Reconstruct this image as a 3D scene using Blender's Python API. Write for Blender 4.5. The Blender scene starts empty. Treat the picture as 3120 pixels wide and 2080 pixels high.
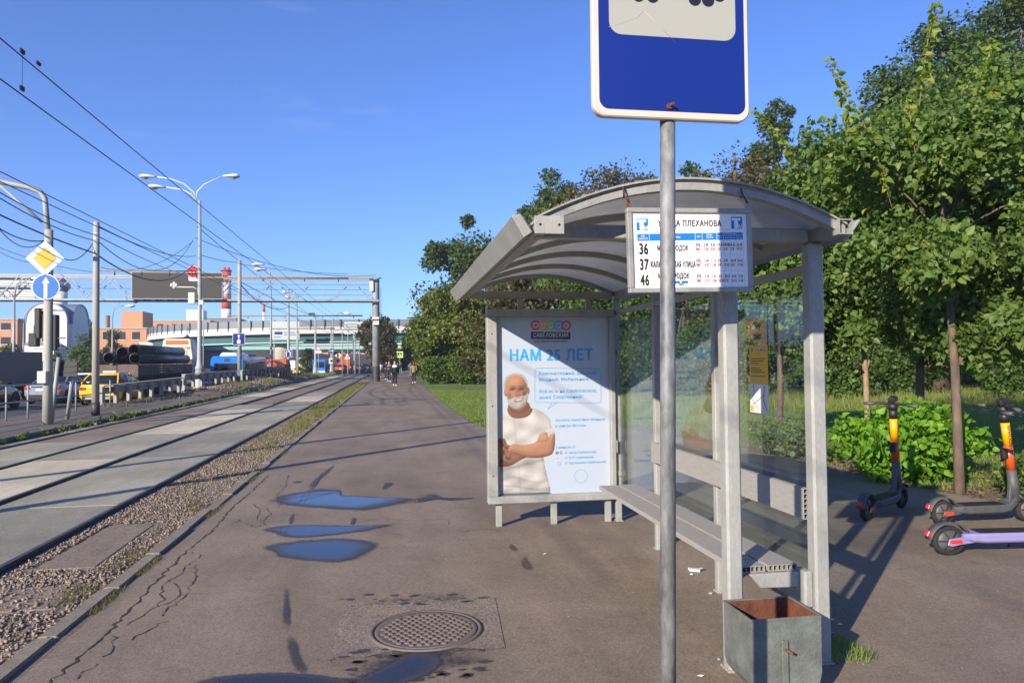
import bpy, bmesh, math, random
import numpy as np
from mathutils import Vector, Matrix

random.seed(7)
RNG = np.random.default_rng(7)
PI = math.pi
scene = bpy.context.scene
COL = scene.collection

# ------------------------------------------------------------------ camera
# phone camera, 26 mm equivalent, 1.667 m above the asphalt; the path runs along +Y
F_PX, CAM_H, YAW, PITCH, ROLL = 2255.0, 1.667, 0.160685, 0.027198, 0.010
_f = Vector((math.sin(YAW) * math.cos(PITCH), math.cos(YAW) * math.cos(PITCH), math.sin(PITCH)))
_r0 = Vector((math.cos(YAW), -math.sin(YAW), 0)); _u0 = _r0.cross(_f)
_r = _r0 * math.cos(ROLL) - _u0 * math.sin(ROLL)
_u = _r0 * math.sin(ROLL) + _u0 * math.cos(ROLL)
cam_data = bpy.data.cameras.new('camera')
cam = bpy.data.objects.new('camera', cam_data); COL.objects.link(cam)
mw = Matrix(((_r.x, _u.x, -_f.x, 0), (_r.y, _u.y, -_f.y, 0), (_r.z, _u.z, -_f.z, CAM_H), (0, 0, 0, 1)))
cam.matrix_world = mw
cam_data.sensor_width = 36.0; cam_data.sensor_fit = 'HORIZONTAL'
cam_data.lens = F_PX / 3120.0 * 36.0
cam_data.clip_start = 0.05; cam_data.clip_end = 4000
scene.camera = cam

# ------------------------------------------------------------------ sky and sun
SUN_K, SUN_EL = 0.93, math.radians(21.8)          # dX/dY of the shadows, elevation
_h = math.hypot(SUN_K, 1.0)
sun_to = Vector((-SUN_K / _h * math.cos(SUN_EL), -1.0 / _h * math.cos(SUN_EL), math.sin(SUN_EL)))   # towards the sun
world = bpy.data.worlds.new('World'); scene.world = world; world.use_nodes = True
nt = world.node_tree; nt.nodes.clear()
sky = nt.nodes.new('ShaderNodeTexSky'); sky.sky_type = 'NISHITA'; sky.sun_disc = False
sky.sun_elevation = SUN_EL; sky.sun_rotation = math.atan2(sun_to.x, sun_to.y)
sky.altitude = 150; sky.air_density = 1.0; sky.dust_density = 0.0; sky.ozone_density = 4.0
bg = nt.nodes.new('ShaderNodeBackground'); bg.inputs['Strength'].default_value = 0.13
wo = nt.nodes.new('ShaderNodeOutputWorld')
# a few thin wisps of cirrus mixed into the sky
tc = nt.nodes.new('ShaderNodeTexCoord'); mp = nt.nodes.new('ShaderNodeMapping'); mp.inputs['Scale'].default_value = (1.6, 1.6, 9.0)
ns = nt.nodes.new('ShaderNodeTexNoise'); ns.inputs['Scale'].default_value = 2.2; ns.inputs['Detail'].default_value = 7; ns.inputs['Roughness'].default_value = .55
cr = nt.nodes.new('ShaderNodeValToRGB'); cr.color_ramp.elements[0].position = .64; cr.color_ramp.elements[1].position = .86
cr.color_ramp.elements[1].color = (.22, .22, .22, 1)
mx = nt.nodes.new('ShaderNodeMixRGB'); mx.inputs['Color2'].default_value = (4.2, 4.2, 5.0, 1)
nt.links.new(tc.outputs['Generated'], mp.inputs['Vector']); nt.links.new(mp.outputs['Vector'], ns.inputs['Vector'])
nt.links.new(ns.outputs['Fac'], cr.inputs['Fac']); nt.links.new(cr.outputs['Color'], mx.inputs['Fac'])
wb = nt.nodes.new('ShaderNodeMixRGB'); wb.blend_type = 'MULTIPLY'; wb.inputs['Fac'].default_value = 1.0; wb.inputs['Color2'].default_value = (.47, .62, .98, 1)   # the phone's cool white balance
nt.links.new(sky.outputs['Color'], wb.inputs['Color1']); nt.links.new(wb.outputs['Color'], mx.inputs['Color1'])
nt.links.new(mx.outputs['Color'], bg.inputs['Color']); nt.links.new(bg.outputs['Background'], wo.inputs['Surface'])

sun_data = bpy.data.lights.new('sun', 'SUN'); sun_data.energy = 5.0; sun_data.angle = math.radians(0.53)
sun_data.color = (1.0, 0.89, 0.72)
sun = bpy.data.objects.new('sun', sun_data); COL.objects.link(sun)
sun.rotation_euler = sun_to.to_track_quat('Z', 'Y').to_euler()

scene.view_settings.view_transform = 'Standard'; scene.view_settings.look = 'None'
scene.view_settings.gamma = 1.0; scene.view_settings.use_curve_mapping = False
scene.view_settings.exposure = 0.75
scene.cycles.max_bounces = 8; scene.cycles.transparent_max_bounces = 16
scene.cycles.caustics_reflective = False; scene.cycles.caustics_refractive = False
scene.cycles.use_denoising = True

# ------------------------------------------------------------------ photo pixel -> direction -> point on a known plane
def ray(px, py):
    return _f + _r * ((px - 1560) / F_PX) + _u * ((1040 - py) / F_PX)
def G(px, py, z=0.0):                       # where the ray meets the ground (height z)
    d = ray(px, py); t = (z - CAM_H) / d.z
    return Vector((d.x * t, d.y * t, z))
def VY(px, py, Y):                          # ... meets a wall across the path at Y
    d = ray(px, py); t = Y / d.y
    return Vector((d.x * t, Y, CAM_H + d.z * t))
def VX(px, py, X):                          # ... meets a wall along the path at X
    d = ray(px, py); t = X / d.x
    return Vector((X, d.y * t, CAM_H + d.z * t))
def road_z(y):                              # the carriageway lies a kerb lower and falls gently away
    return -0.12 - 0.006 * max(0.0, min(y, 90) - 25)

# ------------------------------------------------------------------ mesh helpers
class MB:
    def __init__(s): s.v = []; s.f = []; s.m = []; s.s = []
    def add(s, vs, fs, m=0, smooth=False):
        b = len(s.v); s.v.extend([tuple(p) for p in vs])
        for q in fs: s.f.append(tuple(b + i for i in q)); s.m.append(m); s.s.append(smooth)
        return s
    def box(s, c, d, rot=None, m=0):
        hx, hy, hz = d[0] / 2, d[1] / 2, d[2] / 2
        P = [Vector((x, y, z)) for z in (-hz, hz) for y in (-hy, hy) for x in (-hx, hx)]
        if rot is not None: P = [rot @ p for p in P]
        c = Vector(c)
        return s.add([p + c for p in P], [(0, 2, 3, 1), (4, 5, 7, 6), (0, 1, 5, 4), (2, 6, 7, 3), (0, 4, 6, 2), (1, 3, 7, 5)], m)
    def b2(s, a, b, m=0):                    # box from corner to corner
        return s.box([(a[i] + b[i]) / 2 for i in range(3)], [abs(b[i] - a[i]) for i in range(3)], None, m)
    def bar(s, p, q, w, h, m=0, up=(0, 0, 1)):   # square bar from p to q
        p, q = Vector(p), Vector(q); d = (q - p); L = d.length; d.normalize(); up = Vector(up)
        if abs(d.dot(up)) > .98: up = Vector((0, 1, 0)) if abs(d.y) < .9 else Vector((1, 0, 0))
        sx = d.cross(up).normalized(); sz = sx.cross(d)
        P = []
        for e in (p, q):
            for a, b in ((-1, -1), (1, -1), (1, 1), (-1, 1)): P.append(e + sx * a * w / 2 + sz * b * h / 2)
        return s.add(P, [(0, 1, 2, 3), (7, 6, 5, 4), (0, 4, 5, 1), (1, 5, 6, 2), (2, 6, 7, 3), (3, 7, 4, 0)], m)
    def tube(s, pts, r, n=8, m=0, cap=True, smooth=True):
        pts = [Vector(p) for p in pts]; k = len(pts)
        rs = list(r) if hasattr(r, '__len__') else [r] * k
        d0 = (pts[1] - pts[0]).normalized()
        a = Vector((0, 0, 1)) if abs(d0.z) < .9 else Vector((1, 0, 0))
        sx = d0.cross(a).normalized(); V = []
        for i, p in enumerate(pts):
            d = (pts[min(i + 1, k - 1)] - pts[max(i - 1, 0)]).normalized()
            sx = (sx - d * sx.dot(d)).normalized(); sy = d.cross(sx)
            for j in range(n):
                t = 2 * PI * j / n; V.append(p + (sx * math.cos(t) + sy * math.sin(t)) * rs[i])
        Fs = [(i * n + j, i * n + (j + 1) % n, (i + 1) * n + (j + 1) % n, (i + 1) * n + j) for i in range(k - 1) for j in range(n)]
        s.add(V, Fs, m, smooth)
        if cap:
            b = len(s.v) - k * n
            s.f.append(tuple(b + j for j in reversed(range(n)))); s.m.append(m); s.s.append(False)
            s.f.append(tuple(b + (k - 1) * n + j for j in range(n))); s.m.append(m); s.s.append(False)
        return s
    def lathe(s, prof, n=16, o=(0, 0, 0), axis='z', m=0, smooth=True, cap=True):
        o = Vector(o); V = []
        for r, h in prof:
            for j in range(n):
                t = 2 * PI * j / n; c, q = r * math.cos(t), r * math.sin(t)
                V.append(o + (Vector((c, q, h)) if axis == 'z' else Vector((h, c, q)) if axis == 'x' else Vector((q, h, c))))
        k = len(prof)
        Fs = [(i * n + j, i * n + (j + 1) % n, (i + 1) * n + (j + 1) % n, (i + 1) * n + j) for i in range(k - 1) for j in range(n)]
        s.add(V, Fs, m, smooth)
        if cap:
            b = len(s.v) - k * n
            if prof[0][0] > 1e-5: s.f.append(tuple(b + j for j in reversed(range(n)))); s.m.append(m); s.s.append(False)
            if prof[-1][0] > 1e-5: s.f.append(tuple(b + (k - 1) * n + j for j in range(n))); s.m.append(m); s.s.append(False)
        return s
    def prism(s, poly, o, u, v, dep, m=0, smooth=False):   # polygon in the plane (u, v) pushed out along u x v
        o, u, v = Vector(o), Vector(u), Vector(v); n = u.cross(v).normalized(); k = len(poly)
        A = [o + u * a + v * b for a, b in poly]; B = [p + n * dep for p in A]
        Fs = [tuple(reversed(range(k))), tuple(range(k, 2 * k))]
        s.add(A + B, Fs, m, False)
        b0 = len(s.v) - 2 * k
        for i in range(k):
            j = (i + 1) % k; s.f.append((b0 + i, b0 + j, b0 + k + j, b0 + k + i)); s.m.append(m); s.s.append(smooth)
        return s
    def flat(s, poly, o, u, v, m=0):
        o, u, v = Vector(o), Vector(u), Vector(v)
        return s.add([o + u * a + v * b for a, b in poly], [tuple(range(len(poly)))], m)
    def loft(s, rings, m=0, smooth=True, cap=True):
        n = len(rings[0]); V = [p for r in rings for p in r]
        Fs = [(i * n + j, i * n + (j + 1) % n, (i + 1) * n + (j + 1) % n, (i + 1) * n + j) for i in range(len(rings) - 1) for j in range(n)]
        s.add(V, Fs, m, smooth)
        if cap:
            b = len(s.v) - len(V)
            s.f.append(tuple(b + j for j in reversed(range(n)))); s.m.append(m); s.s.append(False)
            s.f.append(tuple(b + len(V) - n + j for j in range(n))); s.m.append(m); s.s.append(False)
        return s
    def mesh(s, name, mats, bevel=0, seg=1):
        me = bpy.data.meshes.new(name); me.from_pydata(s.v, [], s.f)
        if not isinstance(mats, (list, tuple)): mats = [mats]
        for m in mats: me.materials.append(MAT[m] if isinstance(m, str) else m)
        me.polygons.foreach_set('material_index', s.m); me.polygons.foreach_set('use_smooth', s.s)
        bm = bmesh.new(); bm.from_mesh(me)
        bmesh.ops.recalc_face_normals(bm, faces=bm.faces)
        if bevel:
            es = [e for e in bm.edges if len(e.link_faces) == 2 and e.calc_face_angle(0) > .6]
            bmesh.ops.bevel(bm, geom=es, offset=bevel, segments=seg, affect='EDGES', profile=.5, clamp_overlap=True)
        bm.to_mesh(me); bm.free(); me.update()
        return me
    def build(s, name, mats, parent=None, bevel=0, seg=1):
        return link(name, s.mesh(name, mats, bevel, seg), parent)

def link(name, me, parent=None):
    o = bpy.data.objects.new(name, me); COL.objects.link(o)
    if parent is not None: o.parent = parent
    return o
def tag(o, label=None, cat=None, group=None, kind=None):
    if label: o['label'] = label
    if cat: o['category'] = cat
    if group: o['group'] = group
    if kind: o['kind'] = kind
    return o
def thing(name, label, cat, loc=(0, 0, 0), rz=0.0, group=None):
    o = bpy.data.objects.new(name, None); COL.objects.link(o); o.empty_display_size = .1
    o.location = loc; o.rotation_euler = (0, 0, rz)
    return tag(o, label, cat, group)
def copy_tree(o, parent=None):
    c = o.copy(); COL.objects.link(c); c.parent = parent
    for ch in list(o.children): copy_tree(ch, c)
    return c
def rrect(x0, y0, x1, y1, r, n=5):
    P = []
    for cx, cy, a in ((x1 - r, y0 + r, -PI / 2), (x1 - r, y1 - r, 0), (x0 + r, y1 - r, PI / 2), (x0 + r, y0 + r, PI)):
        for i in range(n + 1): t = a + i / n * PI / 2; P.append((cx + r * math.cos(t), cy + r * math.sin(t)))
    return P
def circ(cx, cy, r, n=20, ry=None):
    return [(cx + r * math.cos(2 * PI * i / n), cy + (ry or r) * math.sin(2 * PI * i / n)) for i in range(n)]
def rotz(a): return Matrix.Rotation(a, 3, 'Z')
def Rm(a, ax): return Matrix.Rotation(a, 3, ax)

# text: outlines from Blender's own font turned into flat mesh
def text_geo(txt, size, o, u, v, align='LEFT', sx=1.0, bold=0.0):
    c = bpy.data.curves.new('t', 'FONT'); c.body = txt; c.size = size; c.align_x = align
    c.resolution_u = 3; c.space_character = 1.10; c.fill_mode = 'FRONT'
    ob = bpy.data.objects.new('t', c); me = bpy.data.meshes.new_from_object(ob)
    o, u, v = Vector(o), Vector(u), Vector(v)
    n = u.cross(v).normalized(); V = []; Fs = []
    for k, (dx, dy) in enumerate(((0, 0),) if not bold else ((-bold, -bold * .6), (bold, -bold * .6), (-bold, bold * .6), (bold, bold * .6))):     # struck several times for a bold face
        b0 = len(V); V += [o + u * (p.co.x + dx * size) * sx + v * (p.co.y + dy * size) + n * (.00012 * k) for p in me.vertices]; Fs += [tuple(b0 + i for i in p.vertices) for p in me.polygons]
    bpy.data.objects.remove(ob); bpy.data.curves.remove(c); bpy.data.meshes.remove(me)
    return V, Fs

# ------------------------------------------------------------------ materials
MAT = {}
def srgb(r, g, b):
    f = lambda c: (c / 255) / 12.92 if c / 255 <= .04045 else ((c / 255 + .055) / 1.055) ** 2.4
    return (f(r), f(g), f(b))
def mat(name, col, rough=.6, metal=0.0, var=0.0, vs=6.0, col2=None, bump=0.0, bs=60.0, spec=.5, coat=0.0, stretch=None, fine=0.0):
    m = bpy.data.materials.new(name); m.use_nodes = True; N = m.node_tree.nodes; Lk = m.node_tree.links
    p = N['Principled BSDF']
    p.inputs['Base Color'].default_value = (*col, 1); p.inputs['Roughness'].default_value = rough
    p.inputs['Metallic'].default_value = metal; p.inputs['Specular IOR Level'].default_value = spec
    if coat: p.inputs['Coat Weight'].default_value = coat; p.inputs['Coat Roughness'].default_value = .08
    t = None
    if var or col2 or bump or fine:
        t = N.new('ShaderNodeTexCoord'); vec = t.outputs['Object']
        if stretch:
            mp = N.new('ShaderNodeMapping'); mp.inputs['Scale'].default_value = stretch; Lk.new(vec, mp.inputs['Vector']); vec = mp.outputs['Vector']
    if var or col2:
        n = N.new('ShaderNodeTexNoise'); n.inputs['Scale'].default_value = vs; n.inputs['Detail'].default_value = 6; n.inputs['Roughness'].default_value = .62
        r = N.new('ShaderNodeValToRGB'); a = r.color_ramp.elements
        a[0].position = .32; a[1].position = .70
        c2 = col2 or tuple(c * (1 + var) for c in col); c1 = tuple(c * (1 - var) for c in col) if var else col
        a[0].color = (*c1, 1); a[1].color = (*c2, 1)
        Lk.new(vec, n.inputs['Vector']); Lk.new(n.outputs['Fac'], r.inputs['Fac']); out = r.outputs['Color']
        if fine:
            n3 = N.new('ShaderNodeTexNoise'); n3.inputs['Scale'].default_value = vs * 14; n3.inputs['Detail'].default_value = 3; Lk.new(vec, n3.inputs['Vector'])
            mr = N.new('ShaderNodeMapRange'); mr.inputs[1].default_value = .3; mr.inputs[2].default_value = .7; mr.inputs[3].default_value = 1 - fine; mr.inputs[4].default_value = 1 + fine
            mm = N.new('ShaderNodeVectorMath'); mm.operation = 'SCALE'
            Lk.new(n3.outputs['Fac'], mr.inputs[0]); Lk.new(out, mm.inputs[0]); Lk.new(mr.outputs[0], mm.inputs['Scale']); out = mm.outputs[0]
        Lk.new(out, p.inputs['Base Color'])
        mr2 = N.new('ShaderNodeMapRange'); mr2.inputs[3].default_value = max(.02, rough - .08); mr2.inputs[4].default_value = min(1, rough + .08)
        Lk.new(n.outputs['Fac'], mr2.inputs[0]); Lk.new(mr2.outputs[0], p.inputs['Roughness'])
    if bump:
        n2 = N.new('ShaderNodeTexNoise'); n2.inputs['Scale'].default_value = bs; n2.inputs['Detail'].default_value = 5
        b = N.new('ShaderNodeBump'); b.inputs['Strength'].default_value = bump; b.inputs['Distance'].default_value = .01
        Lk.new(vec, n2.inputs['Vector']); Lk.new(n2.outputs['Fac'], b.inputs['Height']); Lk.new(b.outputs['Normal'], p.inputs['Normal'])
    MAT[name] = m
    return m

# street furniture
mat('shelter_paint', srgb(148, 148, 144), .5, var=.15, vs=5, bump=.14, bs=160, fine=.09, stretch=(1, 1, .45))
mat('bench_plastic', srgb(150, 147, 142), .62, var=.12, vs=14, stretch=(9, .7, 9), bump=.15, bs=90)
mat('galvanised', (.185, .188, .188), .58, .2, var=.55, vs=22, bump=.15, bs=120, stretch=(1, 1, .35))
mat('bin_metal', srgb(104, 108, 103), .66, .1, var=.30, vs=6, bump=.35, bs=60, fine=.1)
mat('rust_and_shade', srgb(120, 70, 45), .85, 0, vs=9, col2=srgb(70, 42, 32), bump=.4, bs=80)
mat('sign_blue', (.004, .020, .19), .38, var=.04, vs=2)
mat('sign_white', (.355, .355, .31), .42, var=.03, vs=4)
mat('sign_rim', srgb(196, 188, 176), .5, var=.07, vs=7)
mat('sign_black', (.012, .012, .02), .45)
mat('dark_gap', (.012, .012, .012), .9); mat('crack_dark', (.040, .032, .027), .95, var=.5, vs=9)
mat('board_white', srgb(238, 238, 236), .45, var=.015, vs=3)
mat('print_blue', srgb(20, 120, 200), .5)
mat('print_dark', srgb(48, 32, 30), .5)
mat('print_red', srgb(205, 60, 48), .5)
mat('print_line', srgb(178, 184, 196), .5)
mat('poster_paper', (.40, .455, .55), .3, vs=1.4, col2=(.42, .475, .57), coat=.25)
mat('poster_blue', srgb(52, 150, 215), .4, coat=.2)
mat('poster_navy', srgb(52, 54, 84), .4, coat=.2)
mat('poster_skin', (.36, .185, .115), .45, vs=9, col2=(.44, .25, .17), coat=.2)
mat('poster_skin_dark', (.25, .118, .075), .45, vs=14, col2=(.32, .165, .11), coat=.2)
mat('poster_shirt', (.46, .44, .42), .45, vs=5, col2=(.54, .53, .51), coat=.2)
mat('poster_fold', (.40, .375, .355), .45, coat=.2)
mat('poster_fold_deep', (.30, .275, .255), .45, coat=.2); mat('poster_skin_light', (.50, .31, .225), .45, vs=16, col2=(.44, .26, .185), coat=.2); mat('poster_skin_deep', (.155, .072, .048), .45, vs=18, col2=(.21, .10, .068), coat=.2); mat('poster_beard_shade', (.36, .33, .31), .5, vs=40, col2=(.50, .47, .45))
mat('poster_hair', (.40, .36, .33), .5, vs=24, col2=(.54, .52, .50))
mat('ring_red', srgb(208, 70, 88), .45); mat('ring_orange', srgb(236, 150, 88), .45); mat('ring_green', srgb(150, 196, 84), .45)
mat('ring_blue', srgb(80, 160, 210), .45); mat('ring_pink', srgb(214, 66, 112), .45)
mat('notice_yellow', srgb(222, 168, 36), .5, var=.04); mat('notice_grey', srgb(206, 206, 206), .5)
mat('concrete', srgb(168, 164, 154), .85, var=.10, vs=1.3, bump=.3, bs=30, fine=.07)
mat('pole_concrete', srgb(160, 158, 148), .8, var=.09, vs=1.6, bump=.2, bs=40)
mat('pole_paint', srgb(150, 154, 152), .5, var=.08, vs=3)
mat('steel_grey', srgb(150, 154, 158), .5, .2, var=.08, vs=2)
mat('steel_rusty', srgb(128, 104, 88), .7, .1, vs=3, col2=srgb(150, 138, 124))
mat('dark_steel', (.035, .036, .04), .55)
mat('box_cream', srgb(206, 200, 182), .5, var=.04, vs=3)
mat('led_screen', srgb(66, 64, 62), .75, var=.06, vs=2)
mat('rail_steel', (.085, .08, .076), .48, .55, var=.35, vs=3)
mat('wire', (.02, .02, .024), .6)
mat('lamp_white', srgb(214, 214, 206), .35); mat('lamp_glass', srgb(170, 160, 130), .25)
mat('sign_yellow', srgb(246, 168, 12), .4); mat('sign_sky', (.004, .13, .48), .4); mat('sign_red', srgb(202, 32, 40), .4)
mat('sign_lime', srgb(206, 230, 60), .45); mat('plain_white', srgb(214, 214, 210), .5)
# vehicles
mat('tyre', (.018, .018, .018), .85, var=.2, vs=20); mat('rim_metal', (.45, .45, .46), .35, .8)
mat('glass_dark', (.012, .016, .02), .06, spec=.6); mat('rubber_black', (.016, .016, .017), .7)
mat('paint_yellow', srgb(255, 186, 10), .3, coat=.6, var=.04, vs=2); mat('paint_silver', srgb(150, 156, 166), .3, .4, coat=.6)
mat('paint_black', (.014, .015, .02), .25, coat=.8); mat('paint_white', srgb(226, 226, 224), .3, coat=.6)
mat('paint_navy', srgb(58, 72, 108), .3, .2, coat=.7); mat('paint_maroon', srgb(62, 26, 34), .3, coat=.7)
mat('paint_grey', srgb(98, 100, 106), .35, .2, coat=.5); mat('van_tarp', srgb(120, 116, 110), .8, var=.08, vs=2)
mat('bus_blue', srgb(20, 116, 214), .35, coat=.5, var=.04, vs=1); mat('truck_brown', srgb(112, 92, 84), .7, vs=2, col2=srgb(84, 72, 68), bump=.1)
mat('plank_grey', srgb(92, 92, 92), .8, vs=3, col2=srgb(66, 66, 70), stretch=(1, 1, 6))
mat('pipe_black', srgb(46, 50, 60), .35, var=.12, vs=2); mat('pipe_hole', (.012, .012, .012), .9)
mat('cab_beige', srgb(224, 214, 184), .4, var=.03, coat=.3); mat('orange_paint', srgb(226, 96, 40), .5, vs=1.6, col2=srgb(150, 74, 44))
mat('tail_red', srgb(200, 22, 24), .25, coat=.6); mat('plate_white', srgb(222, 222, 220), .4); mat('strap_orange', srgb(186, 112, 70), .7)
mat('mud_dark', (.02, .02, .022), .85)
mat('scooter_yellow', srgb(236, 164, 0), .38, coat=.3); mat('scooter_orange', srgb(204, 82, 28), .38, coat=.3)
mat('scooter_black', (.017, .017, .018), .5, var=.25, vs=16); mat('scooter_grey', (.075, .075, .078), .55, var=.18, vs=14, bump=.1)
mat('scooter_lilac', srgb(138, 130, 176), .42, var=.05, vs=8); mat('reflector_red', srgb(226, 60, 44), .25, coat=.5)
# buildings
mat('brick_far', srgb(196, 142, 104), .85, var=.09, vs=.5, fine=.06); mat('brick_dark', srgb(152, 112, 90), .85, var=.1, vs=.5)
mat('church_white', srgb(226, 222, 214), .75, var=.02, vs=.4); mat('church_roof', srgb(120, 132, 152), .4, .3, var=.08, vs=1)
mat('dome_metal', srgb(128, 140, 164), .3, .6); mat('window_dark', (.03, .034, .04), .15)
mat('chimney_red', srgb(196, 62, 50), .7, var=.05, vs=.4); mat('chimney_white', srgb(232, 228, 222), .7, var=.04, vs=.4)
mat('deck_white', (.52, .52, .48), .7, var=.04, vs=.2); mat('girder_green', srgb(62, 96, 100), .6, var=.08, vs=.3)
mat('girder_edge', srgb(140, 196, 190), .6); mat('screen_grey', (.17, .19, .22), .5)
mat('pier', srgb(180, 174, 162), .8, var=.06, vs=.5); mat('billboard', srgb(186, 192, 192), .5, var=.03, vs=.5)
mat('embankment', srgb(70, 66, 64), .9, var=.15, vs=.4)
# clothing
for nm, c in dict(cloth_black=(26, 26, 30), cloth_white=(226, 224, 222), cloth_olive=(132, 122, 76), cloth_denim=(92, 122, 152), cloth_navy=(36, 40, 58),
                  cloth_brown=(86, 60, 50), cloth_grey=(120, 120, 124), skin=(206, 152, 126), hair_dark=(40, 30, 26), hair_brown=(92, 58, 46), shoe_white=(220, 218, 214)).items():
    mat(nm, srgb(*c), .85, var=.06, vs=20)
# bark
mat('bark', srgb(116, 98, 82), .9, vs=10, col2=srgb(72, 60, 52), bump=.7, bs=34, stretch=(1, 1, .3))
mat('bark_light', srgb(168, 146, 120), .9, vs=10, col2=srgb(120, 98, 80), bump=.5, bs=40, stretch=(1, 1, .4))
# ------------------------------------------------------------------ special materials
def nodes(name):
    m = bpy.data.materials.new(name); m.use_nodes = True; MAT[name] = m
    return m, m.node_tree.nodes, m.node_tree.links, m.node_tree.nodes['Principled BSDF']
def noise(N, L, vec, scale, detail=5, rough=.6, dist=0):
    n = N.new('ShaderNodeTexNoise'); n.inputs['Scale'].default_value = scale; n.inputs['Detail'].default_value = detail
    n.inputs['Roughness'].default_value = rough; n.inputs['Distortion'].default_value = dist
    L.new(vec, n.inputs['Vector']); return n.outputs['Fac']
def ramp(N, L, fac, stops):
    r = N.new('ShaderNodeValToRGB'); e = r.color_ramp.elements
    e[0].position, e[0].color = stops[0][0], (*stops[0][1], 1); e[1].position, e[1].color = stops[-1][0], (*stops[-1][1], 1)
    for p, c in stops[1:-1]: q = e.new(p); q.color = (*c, 1)
    L.new(fac, r.inputs['Fac']); return r.outputs['Color']
def mixc(N, L, fac, a, b, mode='MIX'):
    x = N.new('ShaderNodeMixRGB'); x.blend_type = mode
    for s, v in (('Fac', fac), ('Color1', a), ('Color2', b)):
        if isinstance(v, (int, float)): x.inputs[s].default_value = v
        elif isinstance(v, tuple): x.inputs[s].default_value = (*v, 1)
        else: L.new(v, x.inputs[s])
    return x.outputs['Color']
def g3(v): return (v, v, v)

def asphalt(name, base, patch=.16, speck=.5, stain=.35):
    m, N, L, p = nodes(name)
    t = N.new('ShaderNodeTexCoord').outputs['Object']
    c = ramp(N, L, noise(N, L, t, .55, 6, .6, .6), [(.3, tuple(x * (1 - patch) for x in base)), (.72, tuple(x * (1 + patch) for x in base))])
    mp = N.new('ShaderNodeMapping'); mp.inputs['Scale'].default_value = (1.0, .16, 1); L.new(t, mp.inputs['Vector'])
    c = mixc(N, L, .55, c, ramp(N, L, noise(N, L, mp.outputs['Vector'], 2.4, 5, .6), [(.34, g3(.74)), (.62, g3(1.06))]), 'MULTIPLY')
    v = N.new('ShaderNodeTexVoronoi'); v.inputs['Scale'].default_value = 95; L.new(t, v.inputs['Vector'])
    c = mixc(N, L, speck, c, ramp(N, L, v.outputs['Color'], [(.1, g3(.52)), (.5, g3(.98)), (.9, g3(1.5))]), 'MULTIPLY')
    st = ramp(N, L, noise(N, L, t, 3.1, 8, .7, .4), [(.60, g3(0)), (.74, g3(1))])
    c = mixc(N, L, st, c, mixc(N, L, 1.0, c, g3(1 - stain), 'MULTIPLY'))
    st2 = ramp(N, L, noise(N, L, t, 13, 4, .6), [(.70, g3(0)), (.76, g3(1))])
    c = mixc(N, L, st2, c, mixc(N, L, 1.0, c, g3(.62), 'MULTIPLY'))
    L.new(c, p.inputs['Base Color']); p.inputs['Roughness'].default_value = .82; p.inputs['Specular IOR Level'].default_value = .35
    b = N.new('ShaderNodeBump'); b.inputs['Strength'].default_value = .55; b.inputs['Distance'].default_value = .006
    L.new(noise(N, L, t, 130, 3, .7), b.inputs['Height'])
    b2 = N.new('ShaderNodeBump'); b2.inputs['Strength'].default_value = .35; b2.inputs['Distance'].default_value = .05
    L.new(noise(N, L, t, 1.7, 5, .55), b2.inputs['Height']); L.new(b.outputs['Normal'], b2.inputs['Normal'])
    L.new(b2.outputs['Normal'], p.inputs['Normal'])
asphalt('asphalt_path', (.230, .178, .130), .22, .42, .40)
asphalt('asphalt_patch', (.235, .186, .142), .14, .9, .3)
asphalt('asphalt_road', (.072, .072, .075), .12, .5, .2)
asphalt('asphalt_strip', (.15, .125, .105), .2, .7, .3)
asphalt('asphalt_wet', (.052, .043, .040), .2, .5, .2); MAT['asphalt_wet'].node_tree.nodes['Principled BSDF'].inputs['Roughness'].default_value = .42
asphalt('slab_light', (.52, .455, .32), .20, .3, .36); asphalt('slab_mid', (.335, .305, .225), .22, .35, .4); asphalt('slab_dark', (.265, .245, .188), .22, .4, .42)
asphalt('slab_brown', (.23, .18, .132), .18, .6, .3); asphalt('dirt', (.17, .128, .098), .3, .9, .4)
asphalt('kerb_stone', (.25, .205, .15), .16, .5, .3)
asphalt('asphalt_stain', (.115, .088, .074), .25, .6, .3)
asphalt('ballast_sand', (.245, .190, .140), .2, .9, .3)
asphalt('track_bed', (.055, .046, .040), .25, .8, .3)
asphalt('manhole_iron', (.165, .130, .115), .2, .3, .35)

m, N, L, p = nodes('lawn')
t = N.new('ShaderNodeTexCoord').outputs['Object']
c = ramp(N, L, noise(N, L, t, .35, 7, .65), [(.3, (.078, .135, .022)), (.52, (.125, .190, .030)), (.72, (.20, .20, .055))])
c = mixc(N, L, .8, c, ramp(N, L, noise(N, L, t, 30, 4, .7), [(.3, g3(.5)), (.7, g3(1.4))]), 'MULTIPLY')
L.new(c, p.inputs['Base Color']); p.inputs['Roughness'].default_value = .9
b = N.new('ShaderNodeBump'); b.inputs['Strength'].default_value = 1; b.inputs['Distance'].default_value = .06
L.new(noise(N, L, t, 22, 5, .7), b.inputs['Height']); L.new(b.outputs['Normal'], p.inputs['Normal'])

m, N, L, p = nodes('water')
p.inputs['Base Color'].default_value = (.022, .022, .024, 1); p.inputs['Roughness'].default_value = .02; p.inputs['IOR'].default_value = 1.33
p.inputs['Specular IOR Level'].default_value = .5

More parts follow.
